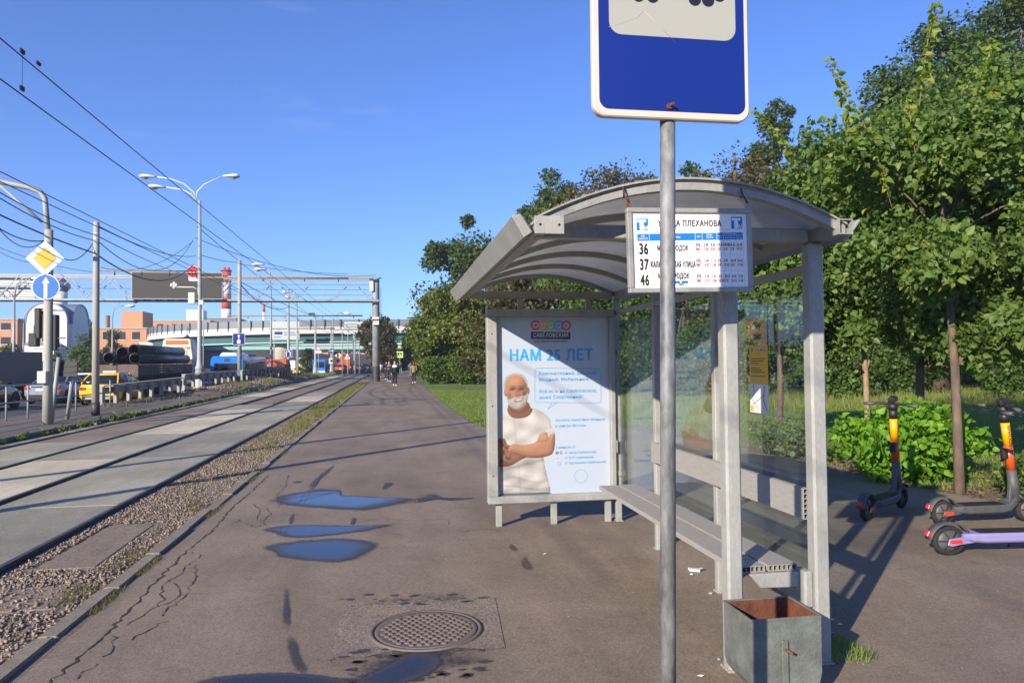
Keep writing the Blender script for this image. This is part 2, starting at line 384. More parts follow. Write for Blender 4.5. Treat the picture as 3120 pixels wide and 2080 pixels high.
m, N, L, p = nodes('puddle_water')           # dry edge, damp fringe, standing water, by the depth stored in the mesh
out = N['Material Output']; t = N.new('ShaderNodeTexCoord').outputs['Object']
a = N.new('ShaderNodeAttribute'); a.attribute_name = 'tint'
nz = N.new('ShaderNodeMath'); nz.operation = 'MULTIPLY_ADD'; nz.inputs[1].default_value = .80; nz.inputs[2].default_value = -.40; L.new(noise(N, L, t, 34, 8, .8), nz.inputs[0])
nz2 = N.new('ShaderNodeMath'); nz2.operation = 'MULTIPLY_ADD'; nz2.inputs[1].default_value = .35; nz2.inputs[2].default_value = -.175; L.new(noise(N, L, t, 5, 3, .5), nz2.inputs[0])
sm = N.new('ShaderNodeMath'); L.new(a.outputs['Fac'], sm.inputs[0]); L.new(nz.outputs[0], sm.inputs[1]); sm2 = N.new('ShaderNodeMath'); L.new(sm.outputs[0], sm2.inputs[0]); L.new(nz2.outputs[0], sm2.inputs[1])
def sstep(v, lo, hi):
    r = N.new('ShaderNodeMapRange'); r.interpolation_type = 'SMOOTHSTEP'; r.inputs[1].default_value = lo; r.inputs[2].default_value = hi; L.new(v, r.inputs[0]); return r.outputs[0]
tr = N.new('ShaderNodeBsdfTransparent'); wet = N.new('ShaderNodeBsdfPrincipled'); wet.inputs['Base Color'].default_value = (.052, .042, .037, 1); wet.inputs['Roughness'].default_value = .5
p.inputs['Base Color'].default_value = (.026, .025, .025, 1); p.inputs['Roughness'].default_value = .02; p.inputs['IOR'].default_value = 1.33
x1 = N.new('ShaderNodeMixShader'); x2 = N.new('ShaderNodeMixShader')
L.new(sstep(sm2.outputs[0], .06, .46), x1.inputs['Fac']); L.new(tr.outputs[0], x1.inputs[1]); L.new(wet.outputs[0], x1.inputs[2])
L.new(sstep(sm2.outputs[0], .42, .95), x2.inputs['Fac']); L.new(x1.outputs[0], x2.inputs[1]); L.new(p.outputs[0], x2.inputs[2]); L.new(x2.outputs[0], out.inputs['Surface'])

m, N, L, p = nodes('shelter_glass')          # thin toughened pane: transparent, Fresnel reflection, film of dust
out = N['Material Output']
tr = N.new('ShaderNodeBsdfTransparent'); tr.inputs['Color'].default_value = (.93, .975, .955, 1)
gl = N.new('ShaderNodeBsdfGlossy'); gl.inputs['Roughness'].default_value = .012
df = N.new('ShaderNodeBsdfDiffuse'); df.inputs['Color'].default_value = (.42, .47, .45, 1)
lw = N.new('ShaderNodeLayerWeight'); lw.inputs['Blend'].default_value = .5
pw_ = N.new('ShaderNodeMath'); pw_.operation = 'POWER'; pw_.inputs[1].default_value = 4.0; L.new(lw.outputs['Facing'], pw_.inputs[0])
fr = N.new('ShaderNodeMapRange'); fr.inputs[3].default_value = .045; fr.inputs[4].default_value = .95; L.new(pw_.outputs[0], fr.inputs[0])
m1 = N.new('ShaderNodeMixShader'); m2 = N.new('ShaderNodeMixShader')
t = N.new('ShaderNodeTexCoord').outputs['Object']
dust = N.new('ShaderNodeMapRange'); dust.inputs[1].default_value = .35; dust.inputs[2].default_value = .75; dust.inputs[3].default_value = .012; dust.inputs[4].default_value = .05
L.new(noise(N, L, t, 2.2, 6, .6), dust.inputs[0])
L.new(dust.outputs[0], m1.inputs['Fac']); L.new(tr.outputs[0], m1.inputs[1]); L.new(df.outputs[0], m1.inputs[2])
L.new(fr.outputs[0], m2.inputs['Fac']); L.new(m1.outputs[0], m2.inputs[1]); L.new(gl.outputs[0], m2.inputs[2])
L.new(m2.outputs[0], out.inputs['Surface'])

m, N, L, p = nodes('roof_polycarbonate')     # opal sheet, lets light through
out = N['Material Output']
t = N.new('ShaderNodeTexCoord').outputs['Object']
cc = ramp(N, L, noise(N, L, t, 3.5, 6, .65), [(.3, (.60, .60, .57)), (.7, (.74, .75, .74))])
df = N.new('ShaderNodeBsdfDiffuse'); tl = N.new('ShaderNodeBsdfTranslucent'); mm = N.new('ShaderNodeMixShader'); mm.inputs['Fac'].default_value = .50
L.new(cc, df.inputs['Color']); L.new(cc, tl.inputs['Color']); L.new(df.outputs[0], mm.inputs[1]); L.new(tl.outputs[0], mm.inputs[2]); L.new(mm.outputs[0], out.inputs['Surface'])

def foliage(name, stops, trans=.35, rough=.5):
    m, N, L, p = nodes(name); out = N['Material Output']
    a = N.new('ShaderNodeAttribute'); a.attribute_name = 'tint'
    c = ramp(N, L, a.outputs['Fac'], stops)
    p.inputs['Roughness'].default_value = rough; p.inputs['Specular IOR Level'].default_value = .35
    L.new(c, p.inputs['Base Color'])
    tl = N.new('ShaderNodeBsdfTranslucent'); tc2 = mixc(N, L, 1.0, c, (1.25, 1.5, .55), 'MULTIPLY'); L.new(tc2, tl.inputs['Color'])
    mm = N.new('ShaderNodeMixShader'); mm.inputs['Fac'].default_value = trans
    L.new(p.outputs[0], mm.inputs[1]); L.new(tl.outputs[0], mm.inputs[2]); L.new(mm.outputs[0], out.inputs['Surface'])
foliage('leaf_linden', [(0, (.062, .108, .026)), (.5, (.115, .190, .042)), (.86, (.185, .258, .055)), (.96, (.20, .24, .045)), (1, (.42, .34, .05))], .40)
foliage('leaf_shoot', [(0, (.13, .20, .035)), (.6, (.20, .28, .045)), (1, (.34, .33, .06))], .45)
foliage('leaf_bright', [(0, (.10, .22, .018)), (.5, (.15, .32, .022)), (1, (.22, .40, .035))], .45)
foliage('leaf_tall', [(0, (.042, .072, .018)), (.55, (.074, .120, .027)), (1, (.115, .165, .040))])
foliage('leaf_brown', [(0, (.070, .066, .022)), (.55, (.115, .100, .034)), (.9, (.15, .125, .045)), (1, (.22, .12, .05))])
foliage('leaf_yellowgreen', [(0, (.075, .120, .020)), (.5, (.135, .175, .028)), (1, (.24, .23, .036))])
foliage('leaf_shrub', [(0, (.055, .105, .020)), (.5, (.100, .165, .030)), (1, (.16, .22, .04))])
foliage('grass_blade', [(0, (.110, .190, .026)), (.5, (.175, .25, .038)), (.85, (.25, .25, .062)), (1, (.36, .28, .11))], .35)
foliage('weed_dry', [(0, (.10, .095, .028)), (.6, (.16, .135, .05)), (1, (.22, .17, .08))], .3)
foliage('litter_leaf', [(0, (.15, .095, .05)), (.6, (.23, .155, .085)), (1, (.32, .25, .15))], .15, .8)
m, N, L, p = nodes('ballast_stone')
a = N.new('ShaderNodeAttribute'); a.attribute_name = 'tint'
L.new(ramp(N, L, a.outputs['Fac'], [(0, (.13, .098, .078)), (.5, (.225, .170, .132)), (1, (.33, .27, .215))]), p.inputs['Base Color']); p.inputs['Roughness'].default_value = .9

# ------------------------------------------------------------------ fast meshes
def fast_mesh(name, V, Fc, mname, tint=None, smooth=False):
    me = bpy.data.meshes.new(name); V = np.ascontiguousarray(V, dtype=np.float32); Fc = np.asarray(Fc, dtype=np.int32); n, k = Fc.shape
    me.vertices.add(len(V)); me.vertices.foreach_set('co', V.ravel())
    me.loops.add(n * k); me.loops.foreach_set('vertex_index', Fc.ravel())
    me.polygons.add(n); me.polygons.foreach_set('loop_start', np.arange(0, n * k, k, dtype=np.int32)); me.polygons.foreach_set('loop_total', np.full(n, k, np.int32))
    if smooth: me.polygons.foreach_set('use_smooth', np.ones(n, bool))
    me.materials.append(MAT[mname])
    if tint is not None:
        at = me.attributes.new('tint', 'FLOAT', 'POINT'); at.data.foreach_set('value', np.asarray(tint, np.float32))
    me.update(calc_edges=True); return me
LEAF6 = np.array([[0, 0, 0], [.26, -.40, .09], [.62, -.27, .07], [1.05, 0, -.14], [.62, .27, .07], [.26, .40, .09]])
LEAF4 = np.array([[0, 0, 0], [.5, -.42, .10], [1, 0, -.06], [.5, .42, .10]])
def unit(a): return a / (np.linalg.norm(a, axis=1, keepdims=True) + 1e-9)
def leaf_verts(P, size, outward=None, droop=.35, shape=6, up=.40):
    n = len(P); S = LEAF6 if shape == 6 else LEAF4
    nr = RNG.normal(size=(n, 3)) * .8; nr[:, 2] += up
    if outward is not None: nr += outward * .32
    nr = unit(nr); t = RNG.normal(size=(n, 3)); t[:, 2] -= droop
    if outward is not None: t += outward * .5
    t = unit(t - nr * np.sum(t * nr, 1, keepdims=True)); b = np.cross(nr, t)
    sz = (np.asarray(size) * (.5 + .85 * RNG.random(n)))[:, None, None]
    V = P[:, None, :] + sz * (S[None, :, 0:1] * t[:, None, :] + S[None, :, 1:2] * b[:, None, :] + S[None, :, 2:3] * nr[:, None, :])
    return V
def leaf_faces(n, shape=6):
    if shape == 6:
        f = np.array([[0, 1, 2, 3], [0, 3, 4, 5]]); return (np.arange(n)[:, None, None] * 6 + f[None]).reshape(-1, 4)
    return (np.arange(n)[:, None] * 4 + np.arange(4)[None])
def leaves(name, P, size, mname, parent=None, outward=None, shape=6, tint=None, **kw):
    V = leaf_verts(P, size, outward, shape=shape, **kw); k = V.shape[1]
    if tint is None: tint = RNG.random(len(P)) ** 1.3
    return link(name, fast_mesh(name, V.reshape(-1, 3), leaf_faces(len(P), shape), mname, np.repeat(tint, k)), parent)
def blades(name, P, h, w, mname, parent=None, lean=.35, tint=None):
    n = len(P); a = RNG.random(n) * 2 * PI; hh = h * (.5 + RNG.random(n)); d = np.stack([np.cos(a), np.sin(a), np.zeros(n)], 1)
    ln = RNG.normal(size=(n, 2)) * lean
    tip = P + np.stack([ln[:, 0] * hh, ln[:, 1] * hh, hh], 1)
    V = np.stack([P - d * w / 2, P + d * w / 2, tip], 1).reshape(-1, 3)
    if tint is None: tint = RNG.random(n)
    return link(name, fast_mesh(name, V, np.arange(3 * n).reshape(-1, 3), mname, np.repeat(tint, 3)), parent)
def stones(name, P, size, mname, parent=None):
    n = len(P); O = np.array([[1, 0, 0], [-1, 0, 0], [0, 1, 0], [0, -1, 0], [0, 0, 1], [0, 0, -1]], float)
    Fo = np.array([[0, 2, 4], [2, 1, 4], [1, 3, 4], [3, 0, 4], [2, 0, 5], [1, 2, 5], [3, 1, 5], [0, 3, 5]])
    sc = (np.asarray(size) * (.5 + .8 * RNG.random(n)))[:, None, None] * (.55 + .6 * RNG.random((n, 6, 1)))
    A = unit(RNG.normal(size=(n, 3))); B = unit(np.cross(A, RNG.normal(size=(n, 3)))); C = np.cross(A, B)
    R = np.stack([A, B, C], 1)
    V = P[:, None, :] + np.einsum('nij,njk->nik', np.repeat(O[None], n, 0) * sc, R) * np.array([1, 1, .8])
    return link(name, fast_mesh(name, V.reshape(-1, 3), (np.arange(n)[:, None, None] * 6 + Fo[None]).reshape(-1, 3), mname, np.repeat(RNG.random(n), 6)), parent)

# ------------------------------------------------------------------ the setting: ground, roads, tracks
mb = MB(); R0 = 3500
mb.add([(-R0, -R0, -.75), (R0, -R0, -.75), (R0, R0, -.75), (-R0, R0, -.75)], [(0, 1, 2, 3)])
tag(mb.build('ground', 'dirt'), kind='structure')

nx, ny = 60, 120                                             # park lawn, slightly uneven
xs = 1.2 + 260 * np.linspace(0, 1, nx) ** 2.2; ys = -12 + 330 * np.linspace(0, 1, ny) ** 1.7
XX, YY = np.meshgrid(xs, ys); far = np.clip((XX - 7.2) / 10, 0, 1)
ZZ = -.014 + far * (.05 * np.sin(XX * .7 + YY * .31) + .04 * np.sin(YY * .83 - XX * .2)) * .8 + far * .05
V = np.stack([XX, YY, ZZ], -1).reshape(-1, 3)
I = np.arange(nx * ny).reshape(ny, nx); Fc = np.stack([I[:-1, :-1], I[:-1, 1:], I[1:, 1:], I[1:, :-1]], -1).reshape(-1, 4)
tag(link('lawn', fast_mesh('lawn', V, Fc, 'lawn', smooth=True)), kind='structure')
def lawn_z(x, y):
    f = np.clip((x - 7.2) / 10, 0, 1)
    return -.014 + f * (.05 * np.sin(x * .7 + y * .31) + .04 * np.sin(y * .83 - x * .2)) * .8 + f * .05

right_edge = [(7.3, -8), (7.15, 4.5), (7.0, 7.3), (6.55, 9), (6.65, 11.3), (6.2, 14.5), (5.7, 17.5), (5.2, 18.1), (2.35, 18.35), (2.1, 20.5), (2.05, 30), (2.15, 70), (2.4, 125)]
poly = [(-1.98, -8)] + right_edge + [(-1.9, 125)]
mb = MB(); mb.flat(poly, (0, 0, 0), (1, 0, 0), (0, 1, 0)); path = tag(mb.build('path', 'asphalt_path'), kind='structure')

# kerb stones between path and ballast
k0 = tag(MB().b2((-2.16, -8, -.05), (-1.97, 90, -.012)).build('kerb', 'dirt'), kind='structure')
y = -1.0; kms = []
for q in range(3):
    b = MB(); b.box((0, .49, 0), (.125, .985, .12)); kms.append(b.mesh('kerb_stone', 'kerb_stone', .012))
while y < 62:
    o = link('kerb_stone', random.choice(kms), k0); o.location = (-2.095 + random.uniform(-.012, .012), y, -.046 + random.uniform(-.012, .010))
    o.rotation_euler = (random.uniform(-.008, .008), random.uniform(-.03, .03), random.uniform(-.012, .012)); y += 1.0

# tram track: bed, slabs, rails
bed = MB(); bed.b2((-8.3, -8, -.2), (-2.16, 120, -.045)); bed = tag(bed.build('tram_track', 'track_bed'), kind='structure')
RAILS = (-3.2, -4.76, -6.33, -7.86)
for x in RAILS:
    r = MB(); prof = [(-.065, -.045), (.065, -.045), (.065, -.03), (.027, -.022), (.027, .016), (.023, .024), (-.023, .024), (-.027, .016), (-.027, -.022), (-.065, -.03)]
    A = [Vector((x + a, -6, b)) for a, b in prof]; B = [Vector((x + a, 112, b)) for a, b in prof]; r.loft([A, B], smooth=False); r.build('rail', 'rail_steel', bed)
def strip(x0, x1, y0, y1, L0, pick, dz=0.0, gap=.018):
    y = y0
    while y < y1:
        ln = min(L0 * random.uniform(.96, 1.04), y1 - y)
        b = MB(); b.box((0, 0, -.03), (x1 - x0, ln - gap, .07)); o = b.build('slab', pick(), bed, .008)
        o.location = ((x0 + x1) / 2, y + ln / 2, dz + random.uniform(-.006, .006)); o.rotation_euler = (random.uniform(-.0015, .0015), random.uniform(-.003, .003), 0); y += ln
c3 = ['slab_light', 'slab_mid', 'slab_dark', 'slab_mid']
seqA = iter(['slab_dark', 'slab_mid', 'slab_dark', 'slab_mid', 'slab_dark', 'slab_mid', 'slab_mid', 'slab_dark', 'slab_light', 'slab_mid'] * 6)
seqB = iter(['slab_mid', 'slab_light', 'slab_light', 'slab_light', 'slab_mid', 'slab_light', 'slab_light', 'slab_mid'] * 6)
strip(-4.712, -3.248, -4.8, 47, 4.9, lambda: next(seqA), -.012)
strip(-6.282, -4.808, -4.8, 32, 4.9, lambda: next(seqB), -.008)
strip(-7.812, -6.378, -4.8, 30, 3.2, lambda: random.choice(['slab_brown', 'slab_brown', 'slab_mid']), -.012)
strip(-8.27, -7.94, -4.8, 104, 3.2, lambda: random.choice(['slab_brown', 'slab_mid']), -.012)
strip(-7.812, -6.378, 30, 104, 4.9, lambda: random.choice(['slab_mid', 'slab_dark', 'slab_light']), -.012)
b = MB(); b.b2((-6.1, 32.05, -.046), (-5.0, 104, -.022)); b.build('gravel_fill', 'slab_brown', bed)
b = MB(); b.b2((-4.62, 47.1, -.046), (-3.4, 104, -.026)); b.build('gravel_fill', 'slab_brown', bed)
# ballast bed and loose stones
b = MB(); b.b2((-3.13, -6, -.046), (-2.16, 90, -.028)); b.build('ballast_bed', 'ballast_sand', bed)
n = 40000; yy = 2.2 + 34 * RNG.random(n) ** 1.7; xx = RNG.uniform(-3.11, -2.17, n)
clump = .5 + .5 * np.sin(xx * 5.1 + yy * 1.3) * np.sin(yy * .9 + 1.2); keep = RNG.random(n) < .35 + .65 * clump
keep &= ~((np.abs(xx + 2.72) < .26) & (np.abs(yy - 7.6) < .9)); keep &= ~((np.abs(xx + 2.55) < .28) & (np.abs(yy - 5.9) < .35) & (RNG.random(n) < .75))
P = np.stack([xx, yy, -.024 + .012 * RNG.random(n)], 1)[keep]
tag(stones('ballast', P, .0175, 'ballast_stone'), 'crushed pinkish stone ballast between the kerb and the nearest tram rail', 'ballast', kind='stuff')
for x, y, dx, dy in ((-2.72, 7.6, .46, 1.7), (-2.66, 5.95, .62, .6)):
    b = MB(); b.box((x, y, -.046), (dx, dy, .05), rotz(.02)); b.build('sleeper_slab', 'ballast_sand', bed, .01)
# raised strip between the tracks and the road
m_strip = MB(); m_strip.b2((-11.75, -8, -.6), (-8.4, 96, .1)); tag(m_strip.build('median_strip', 'asphalt_strip', None, .03), kind='structure')
# road
rows = np.linspace(-20, 330, 36); V = []
for y_ in rows: V += [(-70, y_, road_z(y_)), (-11.8, y_, road_z(y_))]
Fc = [(2 * i, 2 * i + 1, 2 * i + 3, 2 * i + 2) for i in range(len(rows) - 1)]
road = MB(); road.add(V, Fc); road = tag(road.build('road', 'asphalt_road'), kind='structure')
for lx in (-15.6, -19.2, -22.8):
    for k in range(16):
        y0 = 18 + k * 8; b = MB(); z0, z1 = road_z(y0) + .004, road_z(y0 + 3) + .004
        b.add([(lx - .06, y0, z0), (lx + .06, y0, z0), (lx + .06, y0 + 3, z1), (lx - .06, y0 + 3, z1)], [(0, 1, 2, 3)]); b.build('lane_marking', 'plain_white', road)
b = MB(); V = []
for y_ in rows[2:30]: V += [(-12.55, y_, road_z(y_) + .004), (-12.43, y_, road_z(y_) + .004)]
b.add(V, [(2 * i, 2 * i + 1, 2 * i + 3, 2 * i + 2) for i in range(27)]); b.build('edge_line', 'plain_white', road)
# cross street far ahead
b = MB(); b.b2((-11.0, 104, -.7), (60, 118, -.006)); tag(b.build('cross_street', 'asphalt_road'), kind='structure')

# ------------------------------------------------------------------ marks on the path: patch, manhole, puddles, cracks
def gp(pts): return [G(*q).xy for q in pts]
def zoom5(pts): return [(600 + x / 1.96, 1280 + y / 1.96) for x, y in pts]
def sheet(name, pts, z, mname, parent=path, wob=0.0, sub=6):
    Q = []; n = len(pts)
    for i in range(n):                                         # Catmull-Rom outline
        p0, p1, p2, p3 = (Vector(pts[(i + k - 1) % n]) for k in range(4))
        for j in range(sub):
            t = j / sub; q = .5 * ((2 * p1) + (p2 - p0) * t + (2 * p0 - 5 * p1 + 4 * p2 - p3) * t * t + (3 * p1 - p0 - 3 * p2 + p3) * t ** 3)
            Q.append((q.x + random.uniform(-wob, wob), q.y + random.uniform(-wob, wob)))
    b = MB(); b.add([(x, y, z) for x, y in Q], [tuple(range(len(Q)))]); return b.build(name, mname, parent)
pc = gp([(1049, 1836), (1200, 1831), (1380, 1824), (1508, 1821), (1522, 1890), (1539, 1974), (1380, 1985), (1200, 1996), (1003, 2010), (1028, 1920)])
b = MB(); b.flat([(p_.x, p_.y) for p_ in pc], (0, 0, .004), (1, 0, 0), (0, 1, 0)); b.build('asphalt_patch', 'asphalt_patch', path)

MC = G(1299, 1920); MR = .315
mh = thing('manhole_cover', 'round rusty iron manhole cover with raised studs set in a concrete patch', 'manhole cover', (MC.x, MC.y, .004))
b = MB(); b.lathe([(MR + .035, .0), (MR + .035, .007), (MR + .012, .009), (MR + .010, .002)], 48, cap=False); b.build('ring', 'manhole_iron', mh)
b = MB(); b.lathe([(.0, .004), (MR - .02, .004), (MR, .009), (MR + .004, .001)], 48, cap=False); b.build('lid', 'manhole_iron', mh)
b = MB(); st = .048
for i in range(-8, 9):
    for j in range(-9, 10):
        x, y = (i + (j % 2) * .5) * st, j * st * .86
        if math.hypot(x, y) < MR - .035: b.lathe([(.019, .004), (.017, .010), (.009, .0125)], 6, (x, y, 0), smooth=False)
o = b.build('studs', 'manhole_iron', mh)

z5 = lambda pts: [v.xy for v in (G(*q) for q in zoom5(pts))]
PUD = [([(465, 470), (560, 440), (660, 426), (740, 412), (850, 420), (870, 448), (1000, 455), (1100, 462), (1280, 470), (1150, 508), (970, 535), (800, 526), (600, 511), (490, 495)], .80),
       ([(400, 655), (480, 636), (600, 628), (780, 628), (950, 632), (1150, 625), (1000, 660), (850, 680), (650, 700), (520, 695), (470, 675)], .74),
       ([(415, 760), (520, 735), (700, 715), (850, 710), (1000, 722), (1065, 745), (1000, 800), (880, 840), (800, 847), (650, 835), (500, 815), (470, 790)], .78)]
def pud(name, pts, dmax, parent=None, z=.005, grow=1.06, sub=6):
    n = len(pts); Q = []
    for i in range(n):
        p0, p1, p2, p3 = (Vector(pts[(i + k - 1) % n]) for k in range(4))
        for j in range(sub):
            t = j / sub; Q.append(.5 * ((2 * p1) + (p2 - p0) * t + (2 * p0 - 5 * p1 + 4 * p2 - p3) * t * t + (3 * p1 - p0 - 3 * p2 + p3) * t ** 3))
    c = sum(Q, Vector((0, 0))) / len(Q); V, T = [], []; m_ = len(Q); lv = ((grow * 1.10, 0), (1.0, .24), (.90, .48), (.76, .74), (.56, 1.0), (.25, 1.2))
    for f, d in lv:
        for q in Q: V.append((c.x + (q.x - c.x) * f, c.y + (q.y - c.y) * f, z)); T.append(d * dmax)
    Fs = [(k * m_ + i, k * m_ + (i + 1) % m_, (k + 1) * m_ + (i + 1) % m_, (k + 1) * m_ + i) for k in range(len(lv) - 1) for i in range(m_)]
    V.append((c.x, c.y, z)); T.append(dmax); b = MB(); b.add(V, Fs); k = (len(lv) - 1) * m_; b.f += [(k + i, k + (i + 1) % m_, len(V) - 1) for i in range(m_)]; b.m += [0] * m_; b.s += [False] * m_
    me = b.mesh(name, 'puddle_water'); at = me.attributes.new('tint', 'FLOAT', 'POINT'); at.data.foreach_set('value', np.asarray(T, np.float32)); return link(name, me, parent)
for pts, s in PUD: tag(pud('puddle', [(a.x, a.y) for a in z5(pts)], 1.0), kind='structure')
q = z5([(-120, 1640), (20, 1560), (180, 1528), (450, 1510), (700, 1522), (880, 1552), (980, 1600), (900, 1680), (300, 1700)]); tag(pud('puddle', [(a.x, a.y) for a in q], 1.0, grow=1.03), kind='structure')
q = z5([(900, 1590), (1010, 1530), (1100, 1485), (1180, 1440), (1270, 1395), (1390, 1390), (1470, 1430), (1420, 1500), (1260, 1565), (1130, 1630)]); tag(pud('puddle', [(a.x, a.y) for a in q], .80, grow=1.15), kind='structure')
pud('damp_patch', [(a.x, a.y) for a in z5([(880, 1560), (1000, 1440), (1250, 1380), (1450, 1370), (1720, 1390), (1760, 1430), (1500, 1500), (1200, 1600), (1000, 1640)])], .26, path, .004)
pud('damp_patch', [(a.x, a.y) for a in z5([(960, 1110), (1100, 1060), (1300, 1030), (1560, 1020), (1700, 1060), (1620, 1110), (1300, 1100)])], .15, path, .0045)
for k in range(60):                                            # splashes round the puddles
    a = G(600 + random.uniform(860, 1780) / 1.96, 1280 + random.uniform(1040 if k % 3 == 0 else 1370, 1120 if k % 3 == 0 else 1560) / 1.96); r_ = random.uniform(.010, .030)
    pud('splash', [(a.x + x * random.uniform(.6, 1.3), a.y + y * random.uniform(.6, 1.3)) for x, y in circ(0, 0, r_ * 1.8, 7, r_)], .42, path, .0048, 1.2, 2)
for pts in ([(650, 425), (690, 360), (770, 295), (830, 258), (800, 300), (725, 365), (690, 425)], [(520, 1010), (548, 1020), (560, 1240), (510, 1245), (508, 1140)], [(530, 1280), (585, 1300), (630, 1420), (665, 1510), (605, 1520), (565, 1470), (535, 1370)],
            [(1100, 415), (1125, 370), (1180, 375), (1145, 405)], [(1930, 860), (1955, 810), (2010, 880), (1975, 900)], [(1860, 765), (1875, 735), (1920, 770), (1905, 783)], [(1240, 480), (1400, 438), (1500, 460), (1690, 462), (1560, 482), (1400, 475), (1290, 497)], [(555, 625), (545, 590), (582, 552), (576, 605)], [(910, 625), (930, 582), (952, 586), (940, 625)], [(560, 372), (600, 362), (640, 366), (600, 378)]):
    pud('stain', [(a.x, a.y) for a in z5(pts)], .31, path, .0042, 1.25)
P = np.stack([RNG.uniform(-1.95, 6.5, 1500), 2.4 + 11 * RNG.random(1500) ** 1.6, np.full(1500, .002)], 1); tag(stones('grit', P, .0045, 'ballast_stone'), 'fine loose grit scattered over the asphalt', 'grit', kind='stuff')

def crack(pts, w, z=.003):                                      # jagged open joint
    P = [Vector(p_).xy for p_ in pts]; Q = []
    for a, c_ in zip(P[:-1], P[1:]):
        n = max(2, int((c_ - a).length / .05)); nv = Vector((-(c_ - a).y, (c_ - a).x)).normalized()
        for i in range(n): Q.append((a.lerp(c_, i / n) + nv * random.gauss(0, .011), nv))
    L_, R_ = [], []
    for (q, nv) in Q:
        ww = w * random.uniform(.12, .95); L_.append((q.x + nv.x * ww, q.y + nv.y * ww, z)); R_.append((q.x - nv.x * ww, q.y - nv.y * ww, z))
    b = MB(); k = len(L_); b.add(L_ + R_, [(i, i + 1, k + i + 1, k + i) for i in range(k - 1)]); return b.build('crack', 'crack_dark', path)
z6 = lambda pts: [G(x / 1.686, 1150 + y / 1.686) for x, y in pts]
crack(z6([(255, 1568), (400, 1440), (540, 1330), (640, 1220), (740, 1115), (860, 990), (960, 890), (1040, 830), (1090, 790), (1130, 740), (1200, 660), (1290, 590), (1380, 500)]), .012)
crack(z6([(0, 1540), (120, 1460), (250, 1340), (330, 1270), (520, 1120), (720, 950), (860, 820), (1000, 720), (1120, 640), (1280, 505)]), .020)
crack(z5([(790, 1440), (820, 1370), (850, 1260), (870, 1170), (885, 1095)]), .010)
for pts in ([(990, 895), (1030, 920), (960, 960), (930, 1010), (870, 1040), (820, 1080), (840, 1140), (780, 1190)], [(870, 1040), (915, 1075), (935, 1120), (850, 1160), (780, 1190), (700, 1240), (620, 1290)], [(1010, 960), (1000, 1040), (970, 1080), (960, 1120), (860, 1180), (830, 1240)],
            [(600, 1320), (580, 1370), (570, 1420), (480, 1455)], [(490, 1470), (440, 1510), (410, 1530), (370, 1568)], [(1300, 650), (1340, 680), (1320, 720), (1370, 760), (1340, 740)], [(1360, 660), (1390, 700), (1370, 720), (1350, 745)], [(1480, 500), (1470, 560), (1420, 600), (1450, 650), (1420, 670)], [(840, 1250), (740, 1310), (640, 1370)], [(1180, 760), (1230, 730), (1300, 770), (1370, 755)]):
    crack(z6(pts), .006)
crack(z5([(980, 605), (1100, 585), (1300, 600), (1500, 590)]), .004); crack(z5([(1370, 625), (1500, 622), (1508, 590)]), .006); crack(z5([(1575, 665), (1700, 650), (1850, 660)]), .006)
def wpart(root, mb, name, mats, bevel=0, parent=None, seg=1):     # mesh written in world metres, hung under an unrotated root
    l = root.location; mb.v = [(x - l.x, y - l.y, z - l.z) for x, y, z in mb.v]
    return mb.build(name, mats, parent or root, bevel, seg)
def txt(mb, s, size, o, u, v, align='LEFT', sx=1.0, bold=0.0, m=0):
    V, Fs = text_geo(s, size, o, u, v, align, sx, bold); mb.add(V, Fs, m); return mb

# ------------------------------------------------------------------ tram stop sign on its pole
SY = 2.45
sg = thing('tram_stop_sign', 'large blue and white tram stop sign on a mottled galvanised pole', 'sign', (.92, SY + .045, 0))
b = MB(); b.tube([(.936, SY + .045, -.03), (.959, SY + .045, 1.5), (.988, SY + .045, 3.38)], .0272, 20); wpart(sg, b, 'pole', 'galvanised')
x0, x1, zb, zt = .690, 1.268, 2.513, 3.413
W = x1 - x0; U, Vv = (1, 0, 0), (0, 0, 1)
b = MB(); b.prism(rrect(x0, zb, x1, zt, .045, 7), (0, SY + .034, 0), U, Vv, .03); wpart(sg, b, 'rim', 'sign_rim', .004)
b = MB(); b.prism(rrect(x0 + .004, zb + .004, x1 - .004, zt - .004, .042, 7), (0, SY + .0425, 0), U, Vv, .008); wpart(sg, b, 'backing', 'dark_steel')
b = MB(); b.flat(rrect(x0 + .022, zb + .026, x1 - .018, zt - .022, .034, 7), (0, SY + .0025, 0), U, Vv); face = wpart(sg, b, 'face', 'sign_blue')
b = MB(); b.flat(rrect(x0 + .060, zb + .288, x1 - .050, zt - .10, .045, 8), (0, SY + .0015, 0), U, Vv); wpart(sg, b, 'white_panel', 'sign_white', parent=face)
b = MB(); py = zb + .436; o_ = (x0, SY + .0005, py)
for cx in (.1675, .2195, .3755, .4255): b.flat(circ(cx, -.006, .0235, 24), o_, U, Vv)
b.flat([(.2475, -.010), (.343, -.010), (.343, .004), (.2475, .004)], o_, U, Vv)
b.flat([(.13, .018), (.472, .018), (.49, .03), (.482, .10), (.455, .19), (.15, .19), (.122, .10), (.118, .03)], o_, U, Vv)
b.flat([(.28, .19), (.32, .19), (.345, .225), (.30, .25), (.255, .225)], o_, U, Vv)
b.flat(circ(.468, .017, .026, 20), (x0, SY + .0007, py), U, Vv)
wpart(sg, b, 'pictogram', 'sign_black', parent=face)
b = MB()
for wx in (.15, .225, .30, .375): b.flat([(wx, .10), (wx + .055, .10), (wx + .055, .165), (wx, .165)], (x0, SY + .0002, py), U, Vv)
wpart(sg, b, 'pictogram_windows', 'sign_white', parent=face)
